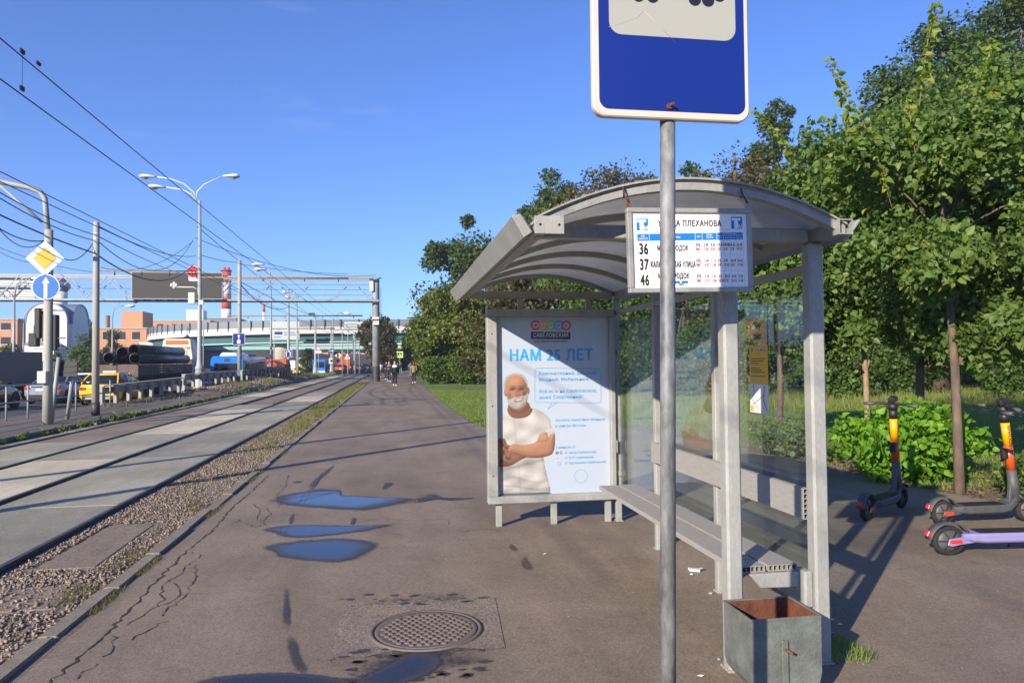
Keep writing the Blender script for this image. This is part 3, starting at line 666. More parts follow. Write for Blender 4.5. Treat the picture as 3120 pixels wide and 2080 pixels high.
b = MB(); b.tube([(.965, SY + .01, 2.555), (.972, SY - .022, 2.560)], .006, 8); b.tube([(.964, SY + .012, 2.555), (.9645, SY - .006, 2.5555)], .011, 6); wpart(sg, b, 'bolt', 'rust_and_shade')
for zz in (2.62, 3.25): b = MB(); b.b2((.90, SY + .043, zz), (1.03, SY + .085, zz + .03)); wpart(sg, b, 'clamp', 'galvanised')
for a_, c_, e_ in (((1855, 83), (1940, 55), (1962, 35)), ((1962, 35), (2005, 75), (2060, 132))):   # scratches on the reflective sheet
    b = MB(); b.tube([VY(*q, SY + .001) for q in (a_, c_, e_)], .0006, 4); wpart(sg, b, 'scratch', 'sign_rim', parent=face)

# ------------------------------------------------------------------ shelter
XR, Y0, Y1, XF = 2.32, 3.80, 7.45, .70
sh = thing('bus_shelter', 'grey tram stop shelter with arched roof, bench and glass back wall', 'shelter', (1.6, 5.6, 0))
def arc_z(x): return 2.355 + .215 * (1 - ((x - 1.53) / .83) ** 2)
ARCX = [.70 + 1.66 * i / 20 for i in range(21)]
POST = [(XR, Y0), (XR, 5.06), (XR, 6.3), (XR, Y1 + .03)]
for i, (x, y) in enumerate(POST):
    w = .088 if i == 0 else .06
    b = MB(); b.box((x, y, 1.155), (w, w, 2.31)); wpart(sh, b, 'post', 'shelter_paint', .012 if i == 0 else .006)
    b = MB(); b.box((x, y, .006), (w + .02, w + .02, .012)); wpart(sh, b, 'foot_plate', 'shelter_paint', .003)
b = MB(); b.box((1.812, Y0, 1.155), (.088, .088, 2.31)); wpart(sh, b, 'post', 'shelter_paint', .012)
b = MB(); b.box((1.812, Y0, .006), (.11, .11, .012)); wpart(sh, b, 'foot_plate', 'shelter_paint', .003)
b = MB(); b.b2((.74, Y0 - .04, 2.312), (2.275, Y0 + .04, 2.385)); wpart(sh, b, 'cross_beam', 'shelter_paint', .006)
b = MB(); b.b2((.74, Y1 - .0, 2.312), (2.275, Y1 + .06, 2.385)); wpart(sh, b, 'cross_beam', 'shelter_paint', .006)
# rear eave beam: hollow section with an open end
b = MB(); h = .037
for dx, dz, sx, sz in ((-h, 0, .006, .08), (h, 0, .006, .08), (0, h, .068, .006), (0, -h, .068, .006)): b.box((2.345 + dx, 5.55, 2.355 + dz), (sx, 4.06, sz))
b.box((2.345, 3.66, 2.355), (.066, .01, .066), None, 1); wpart(sh, b, 'rear_eave_beam', ['shelter_paint', 'rust_and_shade'])  # inner plate coloured dark: painted shade inside the open beam end
b = MB(); b.b2((.71, 3.56, 2.318), (.785, 7.58, 2.385)); wpart(sh, b, 'front_eave_beam', 'shelter_paint', .006)
b = MB(); b.b2((.690, 3.528, 2.290), (.838, 3.536, 2.378)); pl = wpart(sh, b, 'end_plate', 'shelter_paint', .002)
for x in (.717, .812):
    b = MB(); b.lathe([(.0065, 0), (.0065, .0015)], 14, (x, 3.5265, 2.335), 'y'); wpart(sh, b, 'bolt_hole', 'dark_gap', parent=pl)
# sloped fascia boards outside both eaves
b = MB(); b.prism([(.590, 2.395), (.640, 2.405), (.700, 2.312), (.655, 2.282)], (0, 7.62, 0), (1, 0, 0), (0, 0, 1), 4.0); wpart(sh, b, 'fascia', 'shelter_paint', .006)
b = MB(); b.prism([(2.398, 2.300), (2.413, 2.294), (2.500, 2.408), (2.486, 2.416)], (0, 7.62, 0), (1, 0, 0), (0, 0, 1), 4.0); wpart(sh, b, 'fascia', 'shelter_paint', .003)
RIBS = [3.575, 4.36, 5.15, 5.94, 6.73, 7.52]
for i, y in enumerate(RIBS):
    A = []
    w = .026; th = .038
    b = MB(); rings = []
    for x in ARCX:
        z = arc_z(x); rings.append([Vector((x, y - w, z - th)), Vector((x, y + w, z - th)), Vector((x, y + w, z)), Vector((x, y - w, z))])
    b.loft(rings, smooth=False); wpart(sh, b, 'rib', 'shelter_paint')
for a, c in zip(RIBS[:-1], RIBS[1:]):
    b = MB(); rings = []
    for x in ARCX:
        z = arc_z(x) + .003; rings.append([Vector((x, a - .024, z)), Vector((x, c + .022, z)), Vector((x, c + .022, z + .008)), Vector((x, a - .024, z + .008))])
    b.loft(rings, smooth=False); wpart(sh, b, 'roof_panel', 'roof_polycarbonate')
for y in (3.56, 7.54):                                            # capping strip on the two open edges
    b = MB(); rings = []
    for x in ARCX:
        z = arc_z(x) + .012; rings.append([Vector((x, y - .03, z)), Vector((x, y + .05, z)), Vector((x, y + .05, z + .010)), Vector((x, y - .03, z + .010))])
    b.loft(rings, smooth=False); wpart(sh, b, 'roof_edge_strip', 'shelter_paint')
# rear rails and panes
b = MB(); b.b2((XR - .022, Y0 + .044, 2.145), (XR + .022, Y1, 2.195)); wpart(sh, b, 'rear_rail', 'shelter_paint', .004)
for (xa, ya), (xb, yb) in zip(POST[:-1], POST[1:]):
    b = MB(); b.b2((XR + .018, ya + .03, .25), (XR + .026, yb - .03, 2.09)); pane = wpart(sh, b, 'glass_pane', 'shelter_glass')
    for zz in (.5, 1.75):
        for yy_ in (ya + .05, yb - .05):
            b = MB(); b.box((XR + .005, yy_, zz), (.03, .05, .05)); wpart(sh, b, 'glass_clamp', 'shelter_paint', .004, parent=pane)
# bench: hollow plastic planks on steel brackets
def plank(x0, x1, z, y0, y1, vertical=False):
    b = MB(); t = .034; s = .004
    if not vertical:
        b.b2((x0, y0, z - s), (x1, y1, z)); b.b2((x0, y0, z - t), (x1, y1, z - t + s)); n = 6
        for i in range(n + 1): x = x0 + (x1 - x0 - s) * i / n; b.b2((x, y0, z - t + s), (x + s, y1, z - s))
        b.b2((x0 + s, y0 + .10, z - t + s), (x1 - s, y0 + .11, z - s), 1)
    else:
        n = 6; zz0, zz1 = x0, x1
        b.b2((z, y0, zz0), (z + s, y1, zz1)); b.b2((z - t, y0, zz0), (z - t + s, y1, zz1))
        for i in range(n + 1): q = zz0 + (zz1 - zz0 - s) * i / n; b.b2((z - t + s, y0, q), (z, y1, q + s))
        b.b2((z - t + s, y0 + .10, zz0 + s), (z, y0 + .11, zz1 - s), 1)
        for i in range(14): q = zz0 + .006 + (zz1 - zz0) * i / 14; b.b2((z - t - .0025, y0, q), (z - t - .0001, y1, q + .0075))
    return b
bench = MB(); bench.b2((2.16, 3.9, .40), (2.20, 6.5, .44)); bench = wpart(sh, bench, 'bench_rail', 'shelter_paint')
wpart(sh, plank(1.872, 2.042, .520, 3.875, 6.62), 'seat_plank', ['bench_plastic', 'dark_gap'])
wpart(sh, plank(2.058, 2.228, .523, 3.865, 6.62), 'seat_plank', ['bench_plastic', 'dark_gap'])
wpart(sh, plank(.775, .945, 2.288, 3.83, 6.28, True), 'backrest_plank', ['bench_plastic', 'dark_gap'])
for y in (Y0 + .06, 5.06, 6.3):
    b = MB(); b.prism([(1.93, .485), (2.29, .485), (2.29, .26), (2.24, .26), (2.21, .40), (2.0, .405)], (0, y + .02, 0), (1, 0, 0), (0, 0, 1), .04); wpart(sh, b, 'bench_bracket', 'shelter_paint', .006)
b = MB(); b.b2((2.225, Y0 - .02, .30), (2.277, Y0 + .10, .50)); wpart(sh, b, 'bench_bracket', 'shelter_paint', .01)
# light box at the far end, for the poster
FX0, FX1, FZ0, FZ1, FB = .945, 2.285, .235, 2.200, .075
lb = MB(); lb.b2((FX0 + .01, Y1 + .035, FZ0 + .01), (FX1 - .01, Y1 + .10, FZ1 - .01)); lb = wpart(sh, lb, 'poster_case', 'shelter_paint')
for a, c in (((FX0, FZ0), (FX1, FZ0 + FB)), ((FX0, FZ1 - FB), (FX1, FZ1)), ((FX0, FZ0 + FB), (FX0 + FB + .03, FZ1 - FB)), ((FX1 - FB + .02, FZ0 + FB), (FX1, FZ1 - FB))):
    b = MB(); b.b2((a[0], Y1 - .045, a[1]), (c[0], Y1 + .075, c[1])); wpart(sh, b, 'case_frame', 'shelter_paint', .008, parent=lb)
for x in (1.06, 1.63, 2.205):
    b = MB(); b.box((x, Y1 + .03, .117), (.062, .05, .236)); wpart(sh, b, 'case_leg', 'shelter_paint', .004, parent=lb)
for x in (1.30, 2.02):
    b = MB(); b.box((x, Y1 + .03, 2.256), (.055, .05, .112)); wpart(sh, b, 'case_strut', 'shelter_paint', .003, parent=lb)
for zz in (.78, 1.55, 1.86):
    b = MB(); b.box((FX1 + .008, Y1 - .03, zz), (.014, .03, .13)); wpart(sh, b, 'case_hinge', 'shelter_paint', .004, parent=lb)
for zz in (.52, 1.22, 1.95):
    b = MB(); b.lathe([(.007, 0), (.007, .003)], 10, (FX0 + .05, Y1 - .0485, zz), 'y'); wpart(sh, b, 'screw', 'dark_gap', parent=lb)
# moss and litter that collects on the roof edge
P = np.stack([RNG.uniform(.72, 1.25, 420), RNG.uniform(3.56, 3.72, 420), np.zeros(420)], 1); P[:, 2] = 2.355 + .215 * (1 - ((P[:, 0] - 1.53) / .83) ** 2) + .022
o = leaves('roof_litter', P, .020, 'litter_leaf', shape=4); o['kind'] = 'stuff'; o.parent = sh; o.matrix_parent_inverse = Matrix.Translation(-sh.location)

# ------------------------------------------------------------------ poster
PX0, PX1, PZ0, PZ1, PY = FX0 + FB + .028, FX1 - FB + .022, FZ0 + FB - .002, FZ1 - FB + .002, Y1 + .028
ps = thing('advertising_poster', 'pale blue poster of a white bearded man with folded arms in the shelter case', 'poster', ((PX0 + PX1) / 2, PY, PZ0))
def pz(x, y):
    xl = 108 + (y - 110) * .022; xr = 892 + (y - 105) * .0135; yt = 110 - (x - 108) * .012; yb = 1325 - (x - 135) * .047
    return (x - xl) / (xr - xl) * (PX1 - PX0), (1 - (y - yt) / (yb - yt)) * (PZ1 - PZ0)
def lay(k): return Vector((PX0, PY - .002 - .0009 * k, PZ0))
def pflat(name, pts, mname, k, smooth=True):
    q = [pz(*p_) for p_ in pts]
    if smooth:
        n = len(q); Q = []
        for i in range(n):
            p0, p1, p2, p3 = (Vector(q[(i + j - 1) % n]) for j in range(4))
            for j in range(4):
                t = j / 4; Q.append(tuple(.5 * ((2 * p1) + (p2 - p0) * t + (2 * p0 - 5 * p1 + 4 * p2 - p3) * t * t + (3 * p1 - p0 - 3 * p2 + p3) * t ** 3)))
        q = Q
    b = MB(); b.flat(q, lay(k), U, Vv); return wpart(ps, b, name, mname)
def pline(name, pts, w, mname, k):
    b = MB(); q = [Vector(pz(*p_)) for p_ in pts]
    cl = (q[0] - q[-1]).length < 1e-6; V = []; m_ = len(q)
    for i in range(m_):
        a, c = (q[i - 1] if i else (q[-2] if cl else q[0])), (q[i + 1] if i < m_ - 1 else (q[1] if cl else q[-1])); d = (c - a).normalized(); tp = 1 if cl or name[:7] != 'printed' else (.15 + .85 * math.sin(PI * i / (m_ - 1))); n_ = Vector((-d.y, d.x)) * w / 2 * tp
        V += [lay(k) + Vector((q[i].x - n_.x, 0, q[i].y - n_.y)), lay(k) + Vector((q[i].x + n_.x, 0, q[i].y + n_.y))]
    b.add(V, [(2 * i, 2 * i + 2, 2 * i + 3, 2 * i + 1) for i in range(m_ - 1)]); return wpart(ps, b, name, mname)
def ptext(s, x, y, wz, cap, mname='poster_blue', bold=.012, k=2, align='LEFT'):   # fit the line to a width of wz zoom pixels
    a = Vector(pz(x, y)); e = Vector(pz(x + wz, y)); size = cap / 1215 * (PZ1 - PZ0) / .70
    V0, F0 = text_geo(s, size, (0, 0, 0), (1, 0, 0), (0, 1, 0), 'LEFT', 1, bold); xs_ = [p_.x for p_ in V0]; wd = max(xs_) - min(xs_); sx = (e.x - a.x) / wd
    b = MB(); o_ = lay(k) + Vector((a.x - min(xs_) * sx, 0, a.y)); b.add([o_ + Vector((p_.x * sx, -p_.z, p_.y)) for p_ in V0], F0); return wpart(ps, b, 'lettering', mname)
b = MB(); b.flat([(0, 0), (PX1 - PX0, 0), (PX1 - PX0, PZ1 - PZ0), (0, PZ1 - PZ0)], lay(0), U, Vv); wpart(ps, b, 'sheet', 'poster_paper')
for x, c in ((382, 'ring_red'), (435, 'ring_orange'), (488, 'ring_green'), (541, 'ring_blue'), (595, 'ring_pink')):
    b = MB(); q = Vector(pz(x, 165)); r0, r1 = .034, .052; n = 28; o_ = lay(1 + .004 * (x - 380)) + Vector((q.x, 0, q.y))
    V = [o_ + Vector((rr * math.cos(2 * PI * i / n), 0, rr * math.sin(2 * PI * i / n))) for rr in (r0, r1) for i in range(n)]
    b.add(V, [(i, (i + 1) % n, n + (i + 1) % n, n + i) for i in range(n)]); wpart(ps, b, 'logo_ring', c); o_ = o_ - Vector((0, .0003, 0))
    b = MB(); s = .013; b.flat({382: [(-1.3, 1), (1.3, 1), (1.3, .2), (.7, .2), (.7, -1.2), (-.7, -1.2), (-.7, .2), (-1.3, .2)], 435: [(-1, 1), (1, 1), (.8, -1), (-.8, -1)], 488: [(-1.4, -.4), (1.4, -.4), (1, .5), (-.6, .6)], 541: [(-1.2, -.8), (1.2, -.8), (1.2, .8), (-1.2, .8)], 595: [(-.6, -1.2), (.6, -1.2), (.6, 1.2), (-.6, 1.2)]}[x], o_, (s, 0, 0), (0, 0, s)); wpart(ps, b, 'logo_icon', c)
pflat('logo_band', [(350, 209), (625, 209), (625, 259), (350, 259)], 'poster_navy', 1, False)
ptext('САВЁЛОВСКИЙ', 366, 247, 243, 27, 'plain_white', .010, 2); ptext('торговый комплекс', 366, 283, 243, 17, 'poster_navy', .006, 2)
ptext('НАМ 25 ЛЕТ', 206, 409, 578, 74, 'poster_blue', .034, 2)
bub = rrect(0, 0, 1, 1, .08, 4); bpts = [(380 + 462 * a, 690 - 233 * c) for a, c in rrect(0, 0, 1, 1, .07, 4)]
pline('speech_bubble', bpts + [bpts[0]], .005, 'poster_blue', 1); pline('speech_tail', [(500, 690), (470, 736), (535, 688)], .005, 'poster_blue', 1)
for s, x, y, w in (('Компьютерный, Детский,', 408, 504, 405), ('Модный, Мобильный.', 408, 546, 350), ('Всё есть на Савёловском,', 410, 626, 403), ('даже Спортивный!', 410, 666, 302)): ptext(s, x, y, w, 22, 'poster_blue', .016, 2)
for s, x, y, w, c in (('Аутлеты известных брендов', 524, 818, 346, 18), ('в центре Москвы', 524, 857, 210, 18), ('3 минуты от', 527, 1002, 138, 17), ('от метро Савёловская', 590, 1036, 216, 16), ('от БКЛ Савёловская', 590, 1071, 198, 16), ('от ж/д вокзала Савёловский', 590, 1106, 284, 16)): ptext(s, x, y, w, c, 'poster_blue', .012, 2)
ptext('М О', 527, 1041, 44, 20, 'poster_navy', .012, 2); ptext('М О', 527, 1075, 44, 17, 'print_line', .012, 2)
pline('train_icon', [(541, 1093), (541, 1110), (551, 1116), (561, 1110), (561, 1093), (541, 1093)], .004, 'poster_blue', 2)
cq = [(703 + 45 * math.cos(t * PI / 16), 1187 + 45 * math.sin(t * PI / 16)) for t in range(33)]; pline('round_frame', cq, .004, 'poster_blue', 1)
# the man on the poster: one printed picture, colours worked out per point and stored on a fine flat grid
GX, GY_ = np.meshgrid(np.linspace(124, 530, 136), np.linspace(484, 1326, 282)); NPt = GX.shape; rr = np.random.default_rng(3)
def spline(pts, sub=5):
    n = len(pts); Q = []
    for i in range(n):
        p0, p1, p2, p3 = (np.array(pts[(i + j - 1) % n], float) for j in range(4))
        for j in range(sub): t = j / sub; Q.append(.5 * ((2 * p1) + (p2 - p0) * t + (2 * p0 - 5 * p1 + 4 * p2 - p3) * t * t + (3 * p1 - p0 - 3 * p2 + p3) * t ** 3))
    return np.array(Q)
def sdf(pts):
    Q = spline(pts); P = np.stack([GX.ravel(), GY_.ravel()], 1); d = np.full(len(P), 1e9); ins = np.zeros(len(P), bool)
    for a, c in zip(Q, np.roll(Q, -1, 0)):
        e = c - a; w = P - a; t = np.clip((w @ e) / (e @ e + 1e-9), 0, 1); d = np.minimum(d, np.hypot(*(w - t[:, None] * e).T))
        cond = ((a[1] > P[:, 1]) != (c[1] > P[:, 1])) & (P[:, 0] < (c[0] - a[0]) * (P[:, 1] - a[1]) / (c[1] - a[1] + 1e-12) + a[0]); ins ^= cond
    return (np.where(ins, d, -d)).reshape(NPt)
def blur(a, k):
    for _ in range(k): a = (a + np.roll(a, 1, 0) + np.roll(a, -1, 0) + np.roll(a, 1, 1) + np.roll(a, -1, 1)) / 5
    return a
CLR = np.zeros(NPt + (3,)); ALP = np.zeros(NPt)
def paint(pts, col, R, soft=2.0, depth=1.0, grain=0.0, gk=1, edge=.62, extra=None):
    global CLR, ALP
    d = sdf(pts); m_ = np.clip(d / soft + .5, 0, 1); q = np.clip(d / R, 0, 1); h = np.sqrt(np.clip(1 - (1 - q) ** 2, 0, 1)) * R * depth; h = blur(h, 3)
    gy, gx = np.gradient(h, 3.0); nz = 1 / np.sqrt(1 + gx * gx + gy * gy); lam = np.clip((-gx * -.45 * -1 + -gy * -.50 * -1) * -1 * nz * 1.0 + .74 * nz, 0, 1.3)
    sh_ = edge + (1 - edge) * lam / .74; c = np.array(col)[None, None] * sh_[..., None]
    if grain: g_ = blur(rr.normal(size=NPt), gk); c = c * (1 + grain * (g_ / (g_.std() + 1e-9)))[..., None]
    if extra is not None: c = c * extra[..., None]
    CLR = CLR * (1 - m_[..., None]) + c * m_[..., None]; ALP = np.maximum(ALP, m_)
def shade(pts, k, soft):                                          # soft darkening or lightening of what is printed so far
    global CLR
    m_ = 1 / (1 + np.exp(-sdf(pts) / soft)); CLR = CLR * (1 + (k - 1) * m_)[..., None]
SK, SKD, SHT, HR = (.335, .170, .106), (.225, .108, .070), (.43, .41, .39), (.33, .305, .285)
wr = 1 + .10 * blur(np.sin(GX * .045 + .03 * GY_ + 2 * np.sin(GY_ * .02)) + np.sin(GY_ * .05 - GX * .02), 2)
wr *= 1 - .20 * np.exp(-((GY_ - 1215 - 18 * np.sin(GX * .02)) / 9) ** 2) - .24 * np.exp(-((GY_ - 1268 - 12 * np.sin(GX * .017 + 1)) / 8) ** 2) - .2 * np.exp(-((GY_ - 1150 + .25 * (GX - 160)) / 8) ** 2) - .14 * np.exp(-((GX - 240 - .1 * (GY_ - 800)) / 7) ** 2)
paint([(160, 800), (195, 742), (250, 790), (320, 785), (365, 728), (440, 758), (482, 800), (500, 872), (470, 890), (440, 1000), (452, 1110), (470, 1190), (484, 1306), (330, 1312), (160, 1310), (148, 1200), (150, 1000), (148, 880)], SHT, 70, 2.5, .55, .02, 2, .6, wr)
paint([(192, 745), (215, 690), (320, 680), (352, 720), (366, 742), (335, 785), (275, 800), (222, 790)], SKD, 40, 2.5, .7, .05, 2)
shade([(206, 712), (232, 740), (262, 750), (300, 734), (334, 700), (344, 730), (310, 760), (260, 770), (214, 756)], .55, 7)
paint([(168, 620), (172, 560), (188, 515), (222, 496), (262, 492), (300, 506), (326, 545), (332, 590), (342, 600), (343, 630), (332, 642), (324, 685), (296, 720), (262, 734), (228, 726), (202, 700), (188, 660), (172, 645)], SK, 78, 2.5, .85, .03, 2, .5)
shade([(312, 540), (335, 580), (342, 640), (326, 660), (304, 640), (308, 590)], .72, 9); shade([(205, 562), (230, 530), (268, 526), (292, 550), (262, 570), (225, 574)], 1.22, 8)
paint([(166, 600), (168, 555), (186, 513), (222, 495), (262, 491), (302, 506), (328, 545), (335, 600), (326, 586), (316, 556), (290, 520), (258, 508), (222, 512), (192, 538), (180, 570), (178, 610)], HR, 20, 5, .3, .10, 1, .8)
for x in (228, 284):
    shade([(x - 26, 602), (x - 8, 584), (x + 16, 582), (x + 26, 598), (x + 6, 612), (x - 14, 614)], .62, 5); shade([(x - 16, 603), (x, 596), (x + 16, 599), (x, 607)], .14, 2.8); shade([(x - 22, 588), (x, 579), (x + 22, 582), (x, 588)], .72, 2.5); shade([(x - 16, 626), (x, 614), (x + 18, 622), (x, 638)], 1.22, 6)
shade([(244, 642), (256, 606), (268, 606), (282, 638), (262, 650)], .66, 4); shade([(254, 600), (262, 600), (268, 632), (258, 634)], 1.25, 3)
paint([(186, 645), (200, 672), (222, 668), (240, 656), (262, 660), (290, 648), (316, 644), (332, 622), (334, 660), (322, 695), (294, 724), (258, 737), (222, 727), (200, 702), (189, 672)], HR, 30, 7, .5, .13, 1, .62)
shade([(242, 678), (270, 668), (300, 658), (294, 678), (268, 688), (248, 688)], .42, 2.5); paint([(250, 678), (270, 670), (292, 663), (286, 673), (266, 681)], (.50, .48, .46), 6, 2, .2)
shade([(210, 626), (202, 645), (207, 664), (218, 650)], .6, 4); shade([(300, 614), (312, 632), (308, 652), (298, 640)], .6, 4)
paint([(330, 590), (342, 592), (344, 625), (334, 640)], SKD, 8, 2)
paint([(128, 946), (178, 940), (192, 975), (240, 985), (330, 1000), (392, 1010), (380, 1040), (300, 1075), (220, 1120), (160, 1128), (130, 1110)], SKD, 42, 2.5, .75, .08, 2)
tat = blur(rr.normal(size=NPt), 5); m_ = (sdf([(128, 950), (178, 945), (215, 1010), (225, 1075), (165, 1122), (128, 1105)]) > 3) & (tat / tat.std() > .35); CLR[m_] *= .45
paint([(236, 975), (300, 980), (378, 966), (420, 930), (470, 925), (516, 896), (523, 960), (506, 1036), (440, 1062), (350, 1066), (280, 1050), (215, 1030), (205, 1000)], SK, 44, 2.5, .85, .035, 2, .45)
paint([(455, 880), (500, 866), (518, 898), (468, 915)], SHT, 18, 2.5, .5, .02, 2)
for i in range(4): paint([(398 + 14 * i, 950 - 4 * i), (420 + 12 * i, 905 + 3 * i), (462 + 6 * i, 890 + 16 * i), (468 + 6 * i, 902 + 16 * i), (430 + 12 * i, 920 + 8 * i), (410 + 14 * i, 958)], (.36, .19, .12), 9, 2, .9, .02, 1, .4)
shade([(150, 1105), (250, 1112), (330, 1078), (430, 1066), (452, 1076), (380, 1106), (300, 1138), (220, 1150), (152, 1160)], .62, 8)
paint([(162, 1309), (330, 1303), (482, 1297), (486, 1308), (330, 1318), (162, 1325)], (.10, .10, .12), 8, 2)
keep_ = ALP > .5; Iv = np.arange(GX.size).reshape(NPt); fk = keep_[:-1, :-1] & keep_[1:, 1:] & keep_[:-1, 1:] & keep_[1:, :-1]
Fq = np.stack([Iv[1:, :-1], Iv[1:, 1:], Iv[:-1, 1:], Iv[:-1, :-1]], -1)[fk]; o_ = lay(1) - Vector(ps.location)
Vp = []
for x, y in zip(GX.ravel(), GY_.ravel()): a, c = pz(x, y); Vp.append((o_.x + a, o_.y, o_.z + c))
used = np.unique(Fq); remap = np.zeros(GX.size, np.int32); remap[used] = np.arange(len(used))
m, N, L, p = nodes('poster_print'); a = N.new('ShaderNodeAttribute'); a.attribute_name = 'ink'; L.new(a.outputs['Color'], p.inputs['Base Color']); p.inputs['Roughness'].default_value = .35; p.inputs['Coat Weight'].default_value = .2
me = fast_mesh('printed_man', np.array(Vp)[used], remap[Fq], 'poster_print'); at = me.attributes.new('ink', 'FLOAT_COLOR', 'POINT'); at.data.foreach_set('color', np.concatenate([np.clip(CLR.reshape(-1, 3)[used], 0, 1), np.ones((len(used), 1))], 1).astype(np.float32).ravel())
link('printed_man', me, ps)

# ------------------------------------------------------------------ timetable board hung from the roof edge
TW, TH = .66, .42
tb = thing('timetable_board', 'white framed tram timetable board hanging on hooks under the roof edge', 'timetable', (1.476, 3.5, 2.2135), .03); tb.rotation_euler = (0, -.02, .03)
b = MB(); b.box((0, .006, 0), (TW - .01, .012, TH - .01)); b.build('back_panel', 'dark_steel', tb)
for c, d in (((0, 0, TH / 2 - .012), (TW, .036, .024)), ((0, 0, -TH / 2 + .012), (TW, .036, .024)), ((-TW / 2 + .012, 0, 0), (.024, .035, TH - .048)), ((TW / 2 - .012, 0, 0), (.024, .035, TH - .048))):
    b = MB(); b.box(c, d); b.build('frame', 'shelter_paint', tb, .003)
b = MB(); b.box((0, -.003, 0), (TW - .046, .006, TH - .046)); sheet_o = b.build('sheet', 'board_white', tb)
def tq(x, y):
    s = (x - 155) / 1855; yt = 170 - 10 * s; yb = 1465 - 65 * s
    return (s - .5) * TW, (.5 - (y - yt) / (yb - yt)) * TH
TO = Vector((0, -.0075, 0))
def trect(mb, x0, y0, x1, y1, k=0):
    q = [tq(x0, y0), tq(x1, y0 - (x1 - x0) * .033), tq(x1, y1 - (x1 - x0) * .033), tq(x0, y1)]; mb.flat(q, TO - Vector((0, .0008 * k, 0)), U, Vv)
def ttext(mb, s, x, y, cap, wz=None, k=1, align='LEFT', bold=.01):
    a = tq(x, y); size = cap / 1270 * TH / .70; V0, F0 = text_geo(s, size, (0, 0, 0), (1, 0, 0), (0, 1, 0), 'LEFT', 1, bold)
    xs_ = [p_.x for p_ in V0]; wd = max(xs_) - min(xs_); sx = (wz / 1855 * TW) / wd if wz else .62
    off = -min(xs_) * sx - (wd * sx / 2 if align == 'CENTER' else 0)
    o_ = TO + Vector((a[0] + off, -.0008 * k, a[1])); MB().add([o_ + Vector((p_.x * sx, -p_.z, p_.y)) for p_ in V0], F0).build('lettering', {id(bk): 'print_dark', id(rd): 'print_red', id(wh): 'board_white'}[id(mb)], tb)
bl, wh, bk, rd, ln = MB(), MB(), MB(), MB(), MB()
for x, y in ((290, 335), (1710, 285)):
    b = MB(); trect(b, x, y, x + 170, y + 178); b.build('logo', 'print_blue', tb)
    for q in (((8, 18), (140, 55)), ((45, 55), (102, 170))): trect(wh, x + q[0][0], y + q[0][1], x + q[1][0], y + q[1][1], 1)
    ttext(wh, 'М', x + 106, y + 168, 58, 56, 2)
ttext(bk, 'УЛИЦА ПЛЕХАНОВА', 605, 438, 86, 950, bold=.024)
trect(bl, 295, 566, 1880, 672)
for x in (468, 1150, 1256, 1480): trect(wh, x, 566 - (x - 295) * .033, x + 5, 674 - (x - 295) * .033, 1)
for x in (1580, 1680, 1782): trect(wh, x, 610 - (x - 295) * .033, x + 4, 674 - (x - 295) * .033, 1)
trect(wh, 1482, 570 , 1880, 574, 1)
ttext(wh, '№№', 350, 612, 22, 55, 2); ttext(wh, 'МАРШРУТОВ', 318, 652, 24, 124, 2); ttext(wh, 'НАЗНАЧЕНИЕ', 720, 622, 26, 210, 2); ttext(wh, 'ДНИ', 1176, 602, 24, 50, 2); ttext(wh, 'ВРЕМЯ', 1322, 574, 22, 84, 2); ttext(wh, 'РАБОТЫ', 1318, 612, 24, 100, 2); ttext(wh, 'ИНТЕРВАЛЫ (мин.)', 1570, 548, 18, 215, 2)
for s, x in (('7-9', 1508), ('9-16', 1604), ('16-19', 1694), ('19-23', 1796)): ttext(wh, s, x, 612, 22, 60 if len(s) > 3 else 40, 2)
for x in (300, 468, 1152, 1258, 1366, 1480, 1580, 1680, 1782, 1880): trect(ln, x, 676 - (x - 295) * .033, x + 3, 1385 - (x - 295) * .033)
for y in (905, 1140, 1388): trect(ln, 300, y, 1880, y + 3)
for y in (770, 1010, 1248): trect(ln, 1152, y - 3, 1880, y)
rows_ = [('36', 'МИХАЛКОВСКИЙ ГОРОДОК', 1040, [('БУД.', '5.50', '0.34', '11-21', '10-20', '6-12', '6-18'), ('ВЫХ.', '5.50', '0.43', '21', '13', '13', '9-21')], 870, 815),
         ('37', 'КАЛАНЧЁВСКАЯ УЛИЦА', 1145, [('БУД.', '5.56', '1.12', '12', '14', '6-14', '6-15'), ('ВЫХ.', '6.01', '1.20', '18', '5-12', '12', '9-18')], 1108, 1055),
         ('46', 'МИХАЛКОВСКИЙ ГОРОДОК', 1042, [('БУД.', '5.34', '1.22', '12', '8-13', '4-12', '7-17'), ('ВЫХ.', '5.31', '1.06', '10-20', '12', '5-11', '7-18')], 1345, 1240)]
for (num, dest, xr, two, yb_, yd) in rows_:
    ttext(bk, num, 318, yb_, 160, 128, 1, bold=.03)
    if num == '37': ttext(bk, dest, 480, yd + 12, 84, 664, 1, bold=.024)
    else: ttext(bk, 'МЕДГОРОДОК', 582, yd - 2, 80, 460, 1, bold=.022)
    for mbx, r_, dy in ((bk, two[0], 0), (rd, two[1], 66)):
        for s, x in zip(r_, (1160, 1278, 1385, 1488, 1588, 1690, 1794)): ttext(mbx, s, x, yb_ - 142 - (x - 318) * .020 + dy + 22, 44, 66 if len(s) == 4 else (44 if len(s) < 3 else 84 if len(s) > 4 else 72), 1, bold=.022)
trect(bl, 612, 1275, 1020, 1310); trect(wh, 900, 1268, 926, 1306, 1); ttext(bk, 'РЫНОК', 885, 1330, 26, 70, 1)
ttext(bk, 'Заказчик торгового центра  тел. 229-34-34  Для абонентов мобильных телефонов', 480, 496, 13, 1200, 1, bold=0)
for mbx, nm, mm in ((bl, 'header_band', 'print_blue'), (wh, 'white_marks', 'board_white'), (ln, 'table_lines', 'print_line')): mbx.build(nm, mm, tb)
